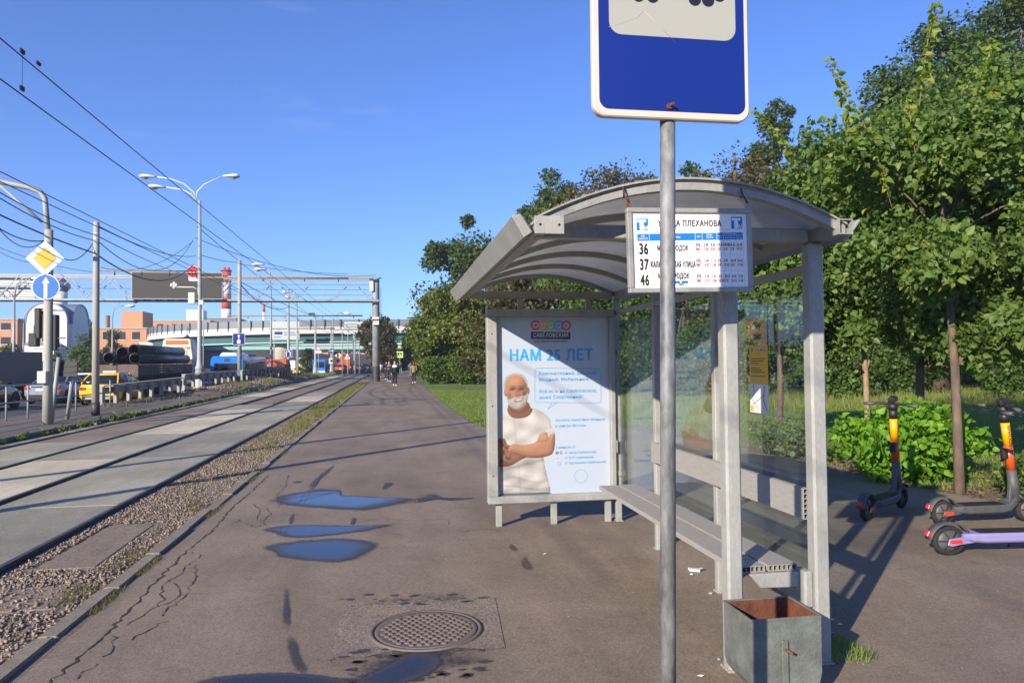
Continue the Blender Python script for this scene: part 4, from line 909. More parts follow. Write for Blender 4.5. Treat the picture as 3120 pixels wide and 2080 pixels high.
for s in (-1, 1):
    x = s * (TW / 2 - .012); zt_ = arc_z(1.476 + x) - .036 - 2.2135 - x * .02
    b = MB(); b.box((x, 0, TH / 2 + .022), (.014, .006, .05)); hk = b.build('hanger_tab', 'rust_and_shade' if s < 0 else 'shelter_paint', tb)
    b = MB(); zz = TH / 2 + .03; pts = [(x, -.006, zz), (x - .014, .0, zz + .03), (x - .016, .02, zz + .06), (x - .006, .045, zz + .09), (x, .06, zt_ - .01), (x, .062, zt_ + .012)]
    b.tube(pts, .0045, 6); b.build('hook', 'rust_and_shade' if s < 0 else 'dark_steel', hk)

# ------------------------------------------------------------------ notice stuck on the glass
a, c = VX(2283, 1054, XR + .012), VX(2343, 1262, XR + .012)
nt_ = thing('paper_notice', 'narrow yellow notice with a white street map stuck on the shelter glass', 'notice', (XR + .012, a.y, c.z))
w, h = a.y - c.y, a.z - c.z; du, dv = (0, -1, 0), (0, 0, 1)
def nf(poly, k, name, mm):
    b = MB(); b.flat(poly, (-.0008 * k, 0, 0), du, dv); return b.build(name, mm, nt_)
nf([(0, h * .43), (w, h * .43), (w, h), (0, h)], 1, 'yellow_half', 'notice_yellow'); nf([(0, 0), (w, 0), (w, h * .43), (0, h * .43)], 1, 'map_half', 'notice_grey')
for i, cc in enumerate(('ring_red', 'ring_green', 'ring_blue', 'ring_pink', 'ring_blue')): nf([(w * (.10 + .165 * i), h * .915), (w * (.23 + .165 * i), h * .915), (w * (.23 + .165 * i), h * .955), (w * (.10 + .165 * i), h * .955)], 2, 'route_square', cc)
for k, (v0, ww) in enumerate(((.80, .8), (.765, .7), (.73, .45), (.66, .5), (.63, .6), (.60, .75), (.54, .82))): nf([(w * .08, h * v0), (w * .08 + w * ww, h * v0), (w * .08 + w * ww, h * (v0 + .012)), (w * .08, h * (v0 + .012))], 2, 'text_line', 'print_dark')
for q in ([(.2, .42), (.25, .3), (.1, .2), (.5, .05)], [(.15, .12), (.5, .2), (.8, .28)], [(.8, .42), (.75, .2), (.9, .05)]):
    b = MB(); b.tube([(-.0022, -w * x_, h * y_) for x_, y_ in q], .0014, 4); b.build('map_street', 'print_dark', nt_)
nf([(w * .02, h * .02), (w * .2, h * .02), (w * .2, h * .10), (w * .02, h * .10)], 2, 'map_key', 'notice_yellow')

# ------------------------------------------------------------------ litter bin
bn = thing('litter_bin', 'dented grey steel litter bin with rusty inside in front of the shelter posts', 'bin', (1.858, 3.475, 0))
hx, hy, hz = .180, .148, .425
prof = [(-hx, hz), (-hx, .16), (-hx + .012, .11), (-hx + .045, .07), (-hx + .10, .048), (hx - .10, .048), (hx - .045, .07), (hx - .012, .11), (hx, .16), (hx, hz)]
b = MB(); A = [Vector((x, -hy, z)) for x, z in prof]; B = [Vector((x, hy, z)) for x, z in prof]
k = len(prof); b.add(A + B, [(i, i + 1, k + i + 1, k + i) for i in range(k - 1)] + [tuple(range(k)), tuple(range(k, 2 * k))]); b.build('shell', 'bin_metal', bn)
b = MB(); s_ = .006; pi_ = [(x * .965, z + (.006 if z < .4 else 0)) for x, z in prof]; A = [Vector((x, -hy + s_, z)) for x, z in pi_]; B = [Vector((x, hy - s_, z)) for x, z in pi_]
b.add(A + B, [(i, i + 1, k + i + 1, k + i) for i in range(k - 1)] + [tuple(range(k)), tuple(range(k, 2 * k))]); b.build('liner', 'rust_and_shade', bn)
b = MB()
for p_, q_ in (((-hx, -hy), (hx, -hy)), ((hx, -hy), (hx, hy)), ((hx, hy), (-hx, hy)), ((-hx, hy), (-hx, -hy))): b.bar((*p_, hz), (*q_, hz), .008, .010)
b.build('rim', 'bin_metal', bn)
b = MB(); b.b2((-.032, -hy - .014, .02), (.0, -hy - .003, .325)); b.build('pivot_bar', 'bin_metal', bn, .002)
b = MB(); b.tube([(-.016, -hy - .012, .285), (.004, -hy - .05, .275)], .006, 8); b.build('pin', 'rust_and_shade', bn)
b = MB(); b.b2((-.03, hy + .001, .08), (.03, hy + .13, .105)); b.b2((-.03, hy + .10, 0), (.03, hy + .13, .08)); b.build('stand', 'bin_metal', bn)

# ------------------------------------------------------------------ e-scooters
def scooter(label, stem1, stem2, deckm, logo=False, group='parked electric scooters'):
    t = thing('electric_scooter', label, 'scooter', group=group); R = .125; WB = .93
    for x, nm in ((0, 'rear_wheel'), (WB, 'front_wheel')):
        b = MB(); b.lathe([(R - .035, -.022), (R - .012, -.026), (R - .002, -.014), (R, 0), (R - .002, .014), (R - .012, .026), (R - .035, .022)], 28, (x, 0, R), 'y', cap=False); wl = b.build(nm, 'tyre', t)
        b = MB(); b.lathe([(.0, -.030), (.05, -.030), (R - .030, -.018), (R - .030, .018), (.05, .030), (.0, .030)], 20, (x, 0, R), 'y', cap=False); b.build('hub', 'scooter_grey', wl)
        b = MB()
        for k_ in range(6):
            a_ = k_ * PI / 3; b.bar((x + .02 * math.cos(a_), -.032, R + .02 * math.sin(a_)), (x + .085 * math.cos(a_), -.024, R + .085 * math.sin(a_)), .014, .008)
        b.build('spokes', 'scooter_black', wl)
    sec = lambda x, w, z0, z1: [Vector((x, -w, z0 + .018)), Vector((x, -w + .018, z0)), Vector((x, w - .018, z0)), Vector((x, w, z0 + .018)), Vector((x, w, z1 - .012)), Vector((x, w - .012, z1)), Vector((x, -w + .012, z1)), Vector((x, -w, z1 - .012))]
    b = MB(); b.loft([sec(.085, .055, .135, .185), sec(.16, .082, .118, .195), sec(.25, .086, .110, .195), sec(.60, .086, .110, .195), sec(.70, .075, .125, .205), sec(.79, .045, .17, .275)], smooth=False); b.build('deck', deckm, t, .004)
    b = MB(); b.b2((.20, -.07, .1952), (.63, .07, .201)); b.build('deck_mat', 'scooter_black', t, .002)
    for s in (-1, 1):
        b = MB(); b.prism([(-.035, .095), (-.02, .15), (.06, .16), (.17, .175), (.17, .115), (.06, .10), (0, .085)], (0, s * .052 + .006, 0), (1, 0, 0), (0, 0, 1), .012); b.build('rear_fork', deckm, t, .003)
        b = MB(); b.prism(rrect(-.022, .108, .075, .142, .016, 4), (0, s * .0605 + .003, 0), (1, 0, 0), (0, 0, 1), .004); b.build('reflector', 'reflector_red', t)
    b = MB(); A = []
    for i in range(11):
        a_ = math.radians(25 + 150 * i / 10); c_, s_ = math.cos(a_), math.sin(a_); rr = R + .022
        A.append([Vector((rr * c_, -.045, R + rr * s_)), Vector((rr * c_, .045, R + rr * s_)), Vector(((rr + .010) * c_, .040, R + (rr + .010) * s_)), Vector(((rr + .010) * c_, -.040, R + (rr + .010) * s_))])
    b.loft(A, smooth=True); b.build('rear_fender', 'scooter_grey', t)
    b = MB(); b.box((-.150, 0, R + .06), (.035, .05, .045), Rm(.4, 'Y')); b.build('tail_light', 'tail_red', t, .004)
    for s in (-1, 1):
        b = MB(); b.tube([(.80, s * .035, .285), (.88, s * .048, .215), (WB, s * .046, R)], [.020, .018, .015], 8); b.build('front_fork', 'scooter_black', t)
    b = MB(); A = []
    for i in range(9):
        a_ = math.radians(40 + 120 * i / 8); c_, s_ = math.cos(a_), math.sin(a_); rr = R + .018
        A.append([Vector((WB + rr * c_, -.038, R + rr * s_)), Vector((WB + rr * c_, .038, R + rr * s_)), Vector((WB + (rr + .008) * c_, .033, R + (rr + .008) * s_)), Vector((WB + (rr + .008) * c_, -.033, R + (rr + .008) * s_))])
    b.loft(A); b.build('front_fender', 'scooter_black', t)
    base, top = Vector((.800, 0, .215)), Vector((.655, 0, 1.17)); at = lambda f: base.lerp(top, f)
    for a_, c_, nm, mm, r0, r1 in ((0, .33, 'neck', 'scooter_grey', .058, .042), (.33, .585, 'lower_stem', stem2, .042, .041), (.585, .83, 'upper_stem', stem1, .041, .040), (.83, .93, 'collar', 'scooter_black', .041, .046), (.93, 1.0, 'head', 'scooter_black', .046, .050)):
        b = MB(); b.tube([at(a_), at(c_)], [r0, r1], 14); b.build(nm, mm, t)
    b = MB(); b.prism([(0, 0), (.12, -.02), (.15, .06), (.02, .22)], (.71, .022, .19), (1, 0, 0), (0, 0, 1), .044); b.build('gusset', 'scooter_grey', t, .006)
    hc = at(1.0) + Vector((-.01, 0, .0)); b = MB(); b.tube([hc + Vector((-.05, -.27, -.01)), hc + Vector((-.015, -.14, 0)), hc, hc + Vector((-.015, .14, 0)), hc + Vector((-.05, .27, -.01))], .0135, 8); b.build('handlebar', 'scooter_black', t)
    for s in (-1, 1):
        b = MB(); b.tube([hc + Vector((-.032, s * .17, -.006)), hc + Vector((-.051, s * .28, -.010))], [.019, .018], 10); b.build('grip', 'scooter_grey', t)
        b = MB(); b.tube([hc + Vector((.0, s * .13, .0)), hc + Vector((.035, s * .17, -.012)), hc + Vector((.012, s * .25, -.02))], .006, 6); b.build('brake_lever', 'scooter_black', t)
    b = MB(); b.box(hc + Vector((.012, 0, .045)), (.11, .075, .06), Rm(-.25, 'Y')); b.build('display', 'scooter_black', t, .012)
    b = MB(); b.box(at(.50) + Vector((-.055, 0, 0)), (.06, .062, .105), Rm(-.15, 'Y')); b.build('lock_box', 'scooter_black', t, .012)
    b = MB(); b.tube([hc + Vector((.02, .05, .02)), hc + Vector((.10, .03, -.12)), at(.6) + Vector((.05, 0, 0)), at(.2) + Vector((.06, 0, 0))], .005, 6); b.build('cable', 'rubber_black', t)
    b = MB(); b.tube([(.52, .05, .12), (.56, .16, .012)], .008, 6); b.build('kickstand', 'reflector_red' if logo else 'dark_steel', t)
    if logo:
        d = (top - base).normalized()
        for s in (-1, 1):
            b = MB(); txt(b, 'WHOOSH', .052, at(.80) + Vector((-.019, s * .0415, 0)), -d, Vector((d.z, 0, -d.x)) * 1.0 if s < 0 else -Vector((d.z, 0, -d.x)), sx=1.02, bold=.012)
            if s > 0:
                b = MB(); txt(b, 'WHOOSH', .052, at(.61) + Vector((.019, .0415, 0)), d, -Vector((d.z, 0, -d.x)), sx=1.02, bold=.012)
            b.build('lettering', 'print_dark', t)
    return t
def put(t, p, q, lean=0.0, sx=1.0):
    a_ = math.atan2(q.y - p.y, q.x - p.x); t.location = (p.x, p.y, 0); t.rotation_mode = 'ZYX'; t.rotation_euler = (lean, 0, a_)
    t.rotation_mode = 'XYZ'; t.matrix_world = Matrix.Translation((p.x, p.y, 0.0)) @ Matrix.Rotation(a_, 4, 'Z') @ Matrix.Rotation(lean, 4, 'X') @ Matrix.Diagonal((sx, 1, 1, 1))
put(scooter('electric scooter with yellow and orange stem parked with its rear light towards the shelter', 'scooter_yellow', 'scooter_orange', 'scooter_grey', True), G(2640, 1585), G(2751, 1545), .03)
put(scooter('electric scooter with yellow and orange stem standing beside the lilac scooter', 'scooter_yellow', 'scooter_orange', 'scooter_grey', True), G(2872, 1598), G(3114, 1588), .04)
pC = G(2890, 1690); put(scooter('electric scooter with lilac deck and grey rear fender', 'scooter_lilac', 'scooter_lilac', 'scooter_lilac'), pC, pC + Vector((1, -.10, 0)), .03, 1.16)
put(scooter('black electric scooter leaning behind the scooter with lettered yellow stem', 'scooter_black', 'scooter_black', 'scooter_grey'), Vector((7.45, 6.6, 0)), Vector((7.62, 7.5, 0)), -.32)

# ------------------------------------------------------------------ small litter on the asphalt
a = G(2115, 1741); b = MB(); b.box((0, 0, .012), (.085, .052, .02), Rm(.1, 'Y')); b.add([(.0425, -.02, .02), (.07, -.012, .028), (.068, .015, .024), (.0425, .022, .02)], [(0, 1, 2, 3)])
o = b.build('cigarette_packet', 'plain_white', None, .003); o.location = (a.x, a.y, .004); o.rotation_euler = (0, 0, -.15); tag(o, 'crushed white cigarette packet on the asphalt in front of the bench', 'litter')
for i, (x, y, s_) in enumerate(((2133, 2063, .03), (2190, 2012, .02), (2108, 1752, .02), (2530, 1890, .04), (2560, 1905, .035), (2532, 1930, .03), (1660, 1690, .02), (2165, 1810, .03), (2205, 1795, .03))):
    a = G(x, y); b = MB(); q = [(s_ * random.uniform(.5, 1) * math.cos(t_), s_ * random.uniform(.3, .6) * math.sin(t_), random.uniform(.002, .012)) for t_ in (0, 1.2, 2.4, 3.5, 4.9)]
    b.add(q + [(0, 0, .014)], [(j, (j + 1) % 5, 5) for j in range(5)]); o = b.build('paper_scrap', 'plain_white' if i % 2 == 0 else 'concrete'); o.location = (a.x, a.y, .002)
    tag(o, 'tiny torn scrap of pale paper lying on the asphalt round the shelter', 'litter', 'paper scraps on the asphalt')
def sample_crown(blobs, n, nclump, flat=.8, rmin=.5, cr=.30):
    w = np.array([max(r) ** 2 for c, r in blobs]); w = w / w.sum(); P, O, C = [], [], []
    for (c, r), ww in zip(blobs, w):
        c, r = np.array(c), np.array(r); K = max(3, int(nclump * ww)); d = unit(RNG.normal(size=(K, 3)))
        cc = c + d * (rmin + (1 - rmin) * RNG.random((K, 1)) ** .6) * r * .90; rc = cr * r.mean() * RNG.uniform(.65, 1.35, K)
        m = int(n * ww); k = RNG.integers(0, K, m); q = unit(RNG.normal(size=(m, 3))) * (RNG.random((m, 1)) ** .42) * rc[k][:, None]; q[:, 2] *= flat
        p = cc[k] + q; P.append(p); O.append(unit((p - c) / r * .5 + q / (rc[k][:, None] + 1e-6))); C.append(cc)
    return np.concatenate(P), np.concatenate(O), np.concatenate(C)
def limbs(mb, trunk_pts, radii, centers, count, r0):
    mb.tube(trunk_pts, radii, 9); tp = [Vector(p) for p in trunk_pts]
    idx = RNG.permutation(len(centers))[:count]
    for i in idx:
        c = Vector(centers[i]); f = random.uniform(.45, .98) * (len(tp) - 1); a = int(f); s = tp[a].lerp(tp[min(a + 1, len(tp) - 1)], f - a)
        if c.z < s.z: s = tp[a]
        mid = s.lerp(c, .5) + Vector((random.uniform(-.1, .1), random.uniform(-.1, .1), .12)) * (c - s).length * .6
        mb.tube([s, mid, c], [r0 * random.uniform(.7, 1), r0 * .55, r0 * .16], 5)
def tree(label, x, y, blobs, mname, n, leaf, tr=.2, bark='bark', nclump=46, shape=4, nl=10, group=None, name='broadleaf_tree', lean=(0, 0), cr=.30, near=0, z0=0.0, tint=None, cat='tree'):
    t = thing(name, label, cat, (x, y, z0), 0, group)
    P, O, C = sample_crown(blobs, n, nclump, cr=cr)
    k_ = P[:, 2] > .05; P, O = P[k_], O[k_]
    top = max(b_[0][2] for b_ in blobs); tp = [(0, 0, -.15), (lean[0] * .3 + .02, lean[1] * .3, top * .3), (lean[0] * .7, lean[1] * .7 + .03, top * .65), (lean[0], lean[1], top * 1.05)]
    b = MB(); limbs(b, tp, [tr * 1.25, tr, tr * .8, tr * .4], C, nl, tr * .45); b.build('trunk', bark, t)
    tn = (RNG.random(len(P)) ** 1.2) if tint is None else np.where(RNG.random(len(P)) < .006, 1.0, np.clip(RNG.normal(tint, .22, len(P)), 0, .93))
    if near:                                                    # the leaves that show largest are parts of their own
        camp = np.array([-x, -y, CAM_H]); d = np.linalg.norm(P - camp, axis=1) - 1.4 * np.sum(O * unit(camp - P), 1); o_ = np.argsort(d); sel, rest = o_[:near], o_[near:]
        protos = [fast_mesh('leaf', leaf_verts(np.zeros((1, 3)), 1.0, None, shape=6)[0], leaf_faces(1), mname, np.full(6, tv)) for tv in (.2, .35, .5, .62, .78, .9)]
        for i in sel:
            lo = link('leaf', random.choice(protos), t); lo.location = P[i]; lo.scale = (leaf * random.uniform(.75, 1.25),) * 3; lo.rotation_euler = (random.uniform(-.5, .5), random.uniform(-.5, .5), random.uniform(0, 6.28))
        P, O, tn = P[rest], O[rest], tn[rest]
    c = leaves('crown', P, leaf, mname, t, O, shape, tn); c['kind'] = 'stuff'
    return t

# -------- the young lindens and the bright bush behind the scooters
T1 = G(2925, 1505)
def rel(bl, x, y): return [((c[0] - x, c[1] - y, c[2]), r) for c, r in bl]
def shoots(t, lst, Y, mname='leaf_shoot', tint=.6):
    for (x0, y0, x1, y1) in lst:
        a, c = VY(x0, y0, Y), VY(x1, y1, Y); L_ = Vector(t.location); a, c = a - L_, c - L_; mid = a.lerp(c, .55) + Vector((0, 0, .10 * (c - a).length))
        b = MB(); b.tube([a, mid, c], [.007, .005, .002], 5); s = b.build('shoot', 'bark_light', t)
        n = int((c - a).length / .016); f = np.linspace(.15, 1, n)[:, None]; A, M_, C_ = np.array(a), np.array(mid), np.array(c)
        P = (1 - f) ** 2 * A + 2 * f * (1 - f) * M_ + f * f * C_; side = np.where(np.arange(n) % 2 == 0, 1, -1)[:, None] * np.array([[.8, -.3, .2]])
        o = leaves('leaf_row', P + side * .02, .125 * (1.12 - .5 * f[:, 0]), mname, s, side, 6, np.clip(RNG.normal(tint, .2, n), 0, 1)); o['kind'] = 'stuff'
t1 = tree('young linden with a bare brown trunk growing through the bright green bush', T1.x, T1.y, rel([((7.75, 9.0, 3.5), (2.1, 1.5, 1.7)), ((7.1, 9.0, 3.95), (1.35, 1.1, 1.05)), ((8.9, 9.0, 5.0), (1.7, 1.4, 1.6)), ((6.35, 8.7, 2.6), (1.1, .9, .95)), ((8.2, 8.6, 2.35), (1.5, .9, .85)), ((7.2, 8.8, 2.3), (1.2, .9, .75)), ((9.3, 8.8, 3.2), (1.3, 1.1, 1.4)), ((7.0, 7.95, 3.0), (.95, .7, .95)), ((7.5, 7.95, 3.9), (.95, .7, .9)), ((8.4, 8.0, 3.6), (1.0, .7, 1.0))], T1.x, T1.y), 'leaf_linden', 40000, .092, .052, 'bark', 90, 6, 16, 'young lindens behind the scooters', 'linden_tree', (.7, 1.0), .34, near=300, tint=.52)
T2 = VY(2800, 1300, 12.0); tree('young linden with a thick shaded trunk behind the bright green bush', T2.x, 12.0, rel([((8.6, 11.6, 3.9), (2.3, 1.5, 2.3)), ((10.4, 11.8, 4.4), (2.2, 1.6, 2.6)), ((8.4, 11.5, 4.9), (1.5, 1.2, 1.2)), ((9.6, 11.4, 2.4), (2.0, 1.2, 1.0))], T2.x, 12.0), 'leaf_linden', 32000, .095, .07, 'bark', 90, 6, 14, 'young lindens behind the scooters', 'linden_tree', (.1, 0), .32, near=60, tint=.42)
T3 = VY(2645, 1290, 12.6); t3 = tree('young linden with a crooked thin trunk left of the bright green bush', T3.x, 12.6, rel([((7.8, 12.4, 3.5), (1.4, 1.3, 1.6)), ((7.9, 12.3, 4.5), (1.0, 1.0, .95)), ((8.0, 12.2, 2.7), (1.5, 1.2, 1.1)), ((7.0, 12.3, 2.9), (1.1, 1.0, 1.1))], T3.x, 12.6), 'leaf_linden', 18000, .105, .05, 'bark_light', 70, 6, 12, 'young lindens behind the scooters', 'linden_tree', (-.15, 0), .32, near=60, tint=.45)
T4 = G(2372, 1357); tree('young linden seen through the shelter glass beside the yellow notice', T4.x, T4.y, rel([((T4.x + .1, T4.y, 3.1), (1.0, 1.0, 1.1)), ((T4.x + .4, T4.y + .2, 2.5), (.9, .9, .7))], T4.x, T4.y), 'leaf_linden', 9000, .105, .06, 'bark', 50, 6, 12, 'young lindens behind the scooters', 'linden_tree', (.12, 0), .32, near=40, tint=.45)
shoots(t1, [(2640, 520, 2530, 178), (2800, 330, 2850, 15), (2900, 560, 3032, 122), (2790, 480, 2760, 290), (2960, 300, 3115, 262), (2720, 640, 2610, 330)], 8.8)
shoots(t3, [(2470, 560, 2298, 335), (2520, 640, 2445, 390), (2600, 520, 2575, 340)], 12.2)
BX, BY = 6.95, 9.05
def bush(label, x, y, r, n, leaf, mname, near=0, name='leafy_bush', group=None, nclump=40, shape=6, z=0.0, stems=14, tint=None, cr=.34):
    t = thing(name, label, 'bush', (x, y, z), 0, group)
    P, O, C = sample_crown([((0, 0, r[2] * .86), (r[0], r[1], r[2]))], n, nclump, cr=cr, rmin=.35); k = P[:, 2] > .04; P, O = P[k], O[k]
    b = MB()
    for c in C[RNG.permutation(len(C))[:stems]]: b.tube([(c[0] * .35, c[1] * .35, -.05), (c[0] * .7, c[1] * .7, c[2] * .5), tuple(c)], [.012 + r[0] * .006, .009, .004], 5)
    b.build('stems', 'bark', t); tn = RNG.random(len(P)) if tint is None else np.clip(RNG.normal(tint, .2, len(P)), 0, 1)
    if near:
        camp = np.array([-x, -y, CAM_H - z]); d = np.linalg.norm(P - camp, axis=1) - .8 * np.sum(O * unit(camp - P), 1); o_ = np.argsort(d); sel, rest = o_[:near], o_[near:]
        protos = [fast_mesh('leaf', leaf_verts(np.zeros((1, 3)), 1.0, None, shape=6, droop=.8)[0], leaf_faces(1), mname, np.full(6, tv)) for tv in (.1, .3, .45, .6, .8, .95)]
        for i in sel:
            lo = link('leaf', random.choice(protos), t); lo.location = P[i]; lo.scale = (leaf * random.uniform(.7, 1.3),) * 3; lo.rotation_euler = (random.uniform(-.4, .4), random.uniform(-.4, .4), random.uniform(0, 6.28))
        P, O, tn = P[rest], O[rest], tn[rest]
    c = leaves('foliage', P, leaf, mname, t, O, shape, tn); c['kind'] = 'stuff'; return t
bush('low bright green bush with pointed leaves behind the electric scooters', BX, BY, (1.12, .62, .60), 4600, .095, 'leaf_bright', 300, 'leafy_bush', nclump=80, cr=.26)
bush('small dark weedy bush at the foot of the linden trunk', 7.75, 8.0, (.55, .4, .26), 700, .075, 'leaf_shrub', 60)
bush('leafy seedling shrub at the lawn edge seen through the shelter glass', 6.75, 12.0, (.5, .8, .38), 900, .08, 'leaf_shrub', 40)

# -------- park trees behind (distance, half width and height from the picture)
def far_tree(px, Y, top, hw, mname, label, n, leaf, bot=.12, kind='round', tr=.25, group='park trees behind the lawn', name='broadleaf_tree', tint=None, nclump=70):
    c = VY(px, 1105, Y); zt = VY(px, top, Y).z; dep = c.x * math.sin(YAW) + Y * math.cos(YAW); R = hw * 1.22 * dep / F_PX; n = int(n * 1.5); zb = zt * bot; H = zt - zb
    if kind == 'round': bl = [((0, 0, zb + H * .47), (R * .86, R * .8, H * .47)), ((-R * .45, 0, zb + H * .62), (R * .52, R * .5, H * .26)), ((R * .42, -R * .2, zb + H * .56), (R * .55, R * .5, H * .28)), ((R * .05, -R * .2, zb + H * .80), (R * .52, R * .45, H * .20)), ((-R * .3, -R * .4, zb + H * .28), (R * .6, R * .5, H * .26)), ((R * .5, -R * .3, zb + H * .25), (R * .5, R * .45, H * .24))]
    elif kind == 'tall': bl = [((0, 0, zb + H * .35), (R * .8, R * .7, H * .36)), ((-R * .15, 0, zb + H * .66), (R * .55, R * .5, H * .24)), ((R * .05, 0, zb + H * .82), (R * .40, R * .36, H * .18)), ((R * .45, 0, zb + H * .5), (R * .4, R * .4, H * .18))]
    return tree(label, c.x, Y, bl, mname, n, leaf, tr, 'bark', nclump, 4, 14, group, name, tint=tint, cr=.36)
far_tree(1375, 62, 862, 112, 'leaf_yellowgreen', 'wide yellow green tree with foliage to the ground beside the path', 15000, .26, .02)
far_tree(1300, 78, 930, 62, 'leaf_yellowgreen', 'small yellow green tree beside the path past the wide yellow green one', 7000, .27, .02, tint=.35)
far_tree(1445, 84, 668, 150, 'leaf_tall', 'dark green tree rising above the yellow green trees', 13000, .36, .15)
far_tree(1700, 78, 500, 110, 'leaf_tall', 'tall grey green tree behind the left half of the shelter roof', 13000, .34, .15, tint=.6)
far_tree(1890, 72, 470, 150, 'leaf_brown', 'tall tree with reddish bare twigs behind the shelter roof', 11000, .32, .2, tint=.4)
far_tree(1590, 46, 812, 170, 'leaf_brown', 'low olive tree behind the poster case', 12000, .22, .02, tint=.3)
far_tree(1850, 43, 790, 160, 'leaf_shrub', 'low green tree behind the shelter glass', 12000, .21, .02, tint=.25)
far_tree(2090, 40, 700, 170, 'leaf_shrub', 'broad green tree behind the timetable board', 13000, .20, .02, tint=.2)
far_tree(2250, 50, 375, 150, 'leaf_brown', 'tall brownish tree beside the blue stop sign', 15000, .24, .12)
far_tree(2370, 60, 258, 100, 'leaf_tall', 'tall dark pointed tree behind the brownish one', 14000, .26, .15, 'tall', tint=.3); far_tree(2080, 66, 500, 110, 'leaf_tall', 'tall green tree behind the middle of the shelter roof', 12000, .30, .15, tint=.4); far_tree(2440, 46, 400, 95, 'leaf_tall', 'tall green tree between the pointed tree and the young lindens', 11000, .24, .1, tint=.35)
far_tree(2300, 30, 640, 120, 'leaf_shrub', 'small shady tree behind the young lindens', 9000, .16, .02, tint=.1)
far_tree(2520, 38, 400, 110, 'leaf_tall', 'tall green tree left of the giant park tree', 13000, .2, .1, tint=.45)
far_tree(2850, 31, 80, 225, 'leaf_tall', 'giant dark green tree above the young lindens', 24000, .19, .16, tr=.5, nclump=110)
far_tree(3060, 34, -60, 260, 'leaf_tall', 'very tall tree with the thick pale trunk behind the lindens', 24000, .2, .2, tr=.65, nclump=110, tint=.3)
far_tree(3330, 24, -40, 240, 'leaf_tall', 'large tree standing past the last scooter', 14000, .2, .14, tr=.4)
far_tree(1152, 112, 950, 52, 'leaf_brown', 'yellowing tree standing behind the gantry column', 7000, .3, .02, group='roadside trees', tint=.25)
far_tree(1255, 120, 1040, 45, 'leaf_brown', 'small brownish tree by the crossing sign', 4000, .3, .02, group='roadside trees', tint=.2)
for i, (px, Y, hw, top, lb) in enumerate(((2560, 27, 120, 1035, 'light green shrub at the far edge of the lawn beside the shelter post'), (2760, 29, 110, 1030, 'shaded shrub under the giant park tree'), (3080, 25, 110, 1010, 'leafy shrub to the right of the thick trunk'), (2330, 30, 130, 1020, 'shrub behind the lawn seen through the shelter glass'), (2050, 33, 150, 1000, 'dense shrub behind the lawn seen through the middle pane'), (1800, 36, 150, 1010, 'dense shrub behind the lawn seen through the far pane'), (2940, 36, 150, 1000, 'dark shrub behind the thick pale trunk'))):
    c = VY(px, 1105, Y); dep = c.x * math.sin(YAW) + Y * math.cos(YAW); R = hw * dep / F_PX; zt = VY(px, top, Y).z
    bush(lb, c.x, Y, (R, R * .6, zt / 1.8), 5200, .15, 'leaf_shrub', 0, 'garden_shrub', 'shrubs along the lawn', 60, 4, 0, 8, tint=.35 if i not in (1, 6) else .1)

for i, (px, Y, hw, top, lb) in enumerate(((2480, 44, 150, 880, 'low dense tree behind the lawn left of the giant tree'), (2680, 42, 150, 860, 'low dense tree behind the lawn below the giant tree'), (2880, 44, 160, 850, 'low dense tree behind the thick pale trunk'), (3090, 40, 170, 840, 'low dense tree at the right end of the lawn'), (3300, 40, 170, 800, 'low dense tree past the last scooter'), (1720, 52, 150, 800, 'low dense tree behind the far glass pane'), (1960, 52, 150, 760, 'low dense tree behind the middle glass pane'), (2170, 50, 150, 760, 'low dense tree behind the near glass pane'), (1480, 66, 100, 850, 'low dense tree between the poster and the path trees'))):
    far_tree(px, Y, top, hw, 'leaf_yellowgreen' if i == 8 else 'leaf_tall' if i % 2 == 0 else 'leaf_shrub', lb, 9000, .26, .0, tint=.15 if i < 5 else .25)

for px, Y, hw, top, lb in ((1325, 58, 55, 1085, 'low shrub at the foot of the small yellow green tree'), (1425, 56, 70, 1075, 'low shrub at the foot of the wide yellow green tree')):
    c = VY(px, 1105, Y); dep = c.x * math.sin(YAW) + Y * math.cos(YAW); R = hw * dep / F_PX; bush(lb, c.x, Y, (R, R * .6, VY(px, top, Y).z / 1.8), 3600, .2, 'leaf_shrub', 0, 'garden_shrub', 'shrubs along the lawn', 50, 4, 0, 8, tint=.4)
# -------- grass, weeds , fallen leaves
def inside(x, y):                                               # lawn side of the asphalt edge
    e = np.array(right_edge); ex = np.interp(y, e[:, 1], e[:, 0]); return x > ex + .05
def grass(name, label, x0, x1, y0, y1, n, h, w, mname='grass_blade', test=None, tint=None, z=None):
    x, y = RNG.uniform(x0, x1, n), y0 + (y1 - y0) * RNG.random(n) ** 1.3
    if test is not None: k = test(x, y); x, y = x[k], y[k]
    zz = lawn_z(x, y) if z is None else np.full(len(x), z)
    o = blades(name, np.stack([x, y, zz], 1), h, w, mname, tint=None if tint is None else np.clip(RNG.normal(tint, .2, len(x)), 0, 1)); return tag(o, label, 'grass', kind='stuff')
grass('lawn_grass', 'short mown lawn grass behind the young lindens', 6.2, 22, 8.3, 34, 60000, .085, .012, test=inside, tint=.5)
grass('lawn_grass', 'sunlit lawn grass beside the path past the poster', 2.1, 9, 18.3, 44, 42000, .07, .014, test=inside, tint=.42)
grass('tall_grass', 'taller rough grass under the park shrubs', 8, 26, 22, 30, 9000, .3, .02, tint=.7)
def verge(x, y): return RNG.random(len(x)) < np.clip((y - 13) / 14, .03, 1) * (.35 + .65 * (np.sin(y * 1.1 + x * 6) > -.2))
grass('verge_grass', 'yellowing grass strip between the kerb and the tram rail', -3.0, -2.15, 9, 66, 26000, .085, .012, 'weed_dry', verge, .45, -.02)
grass('verge_grass', 'greener tufts in the strip between the kerb and the tram rail', -2.75, -2.15, 10, 60, 9000, .10, .012, 'grass_blade', verge, .6, -.02)
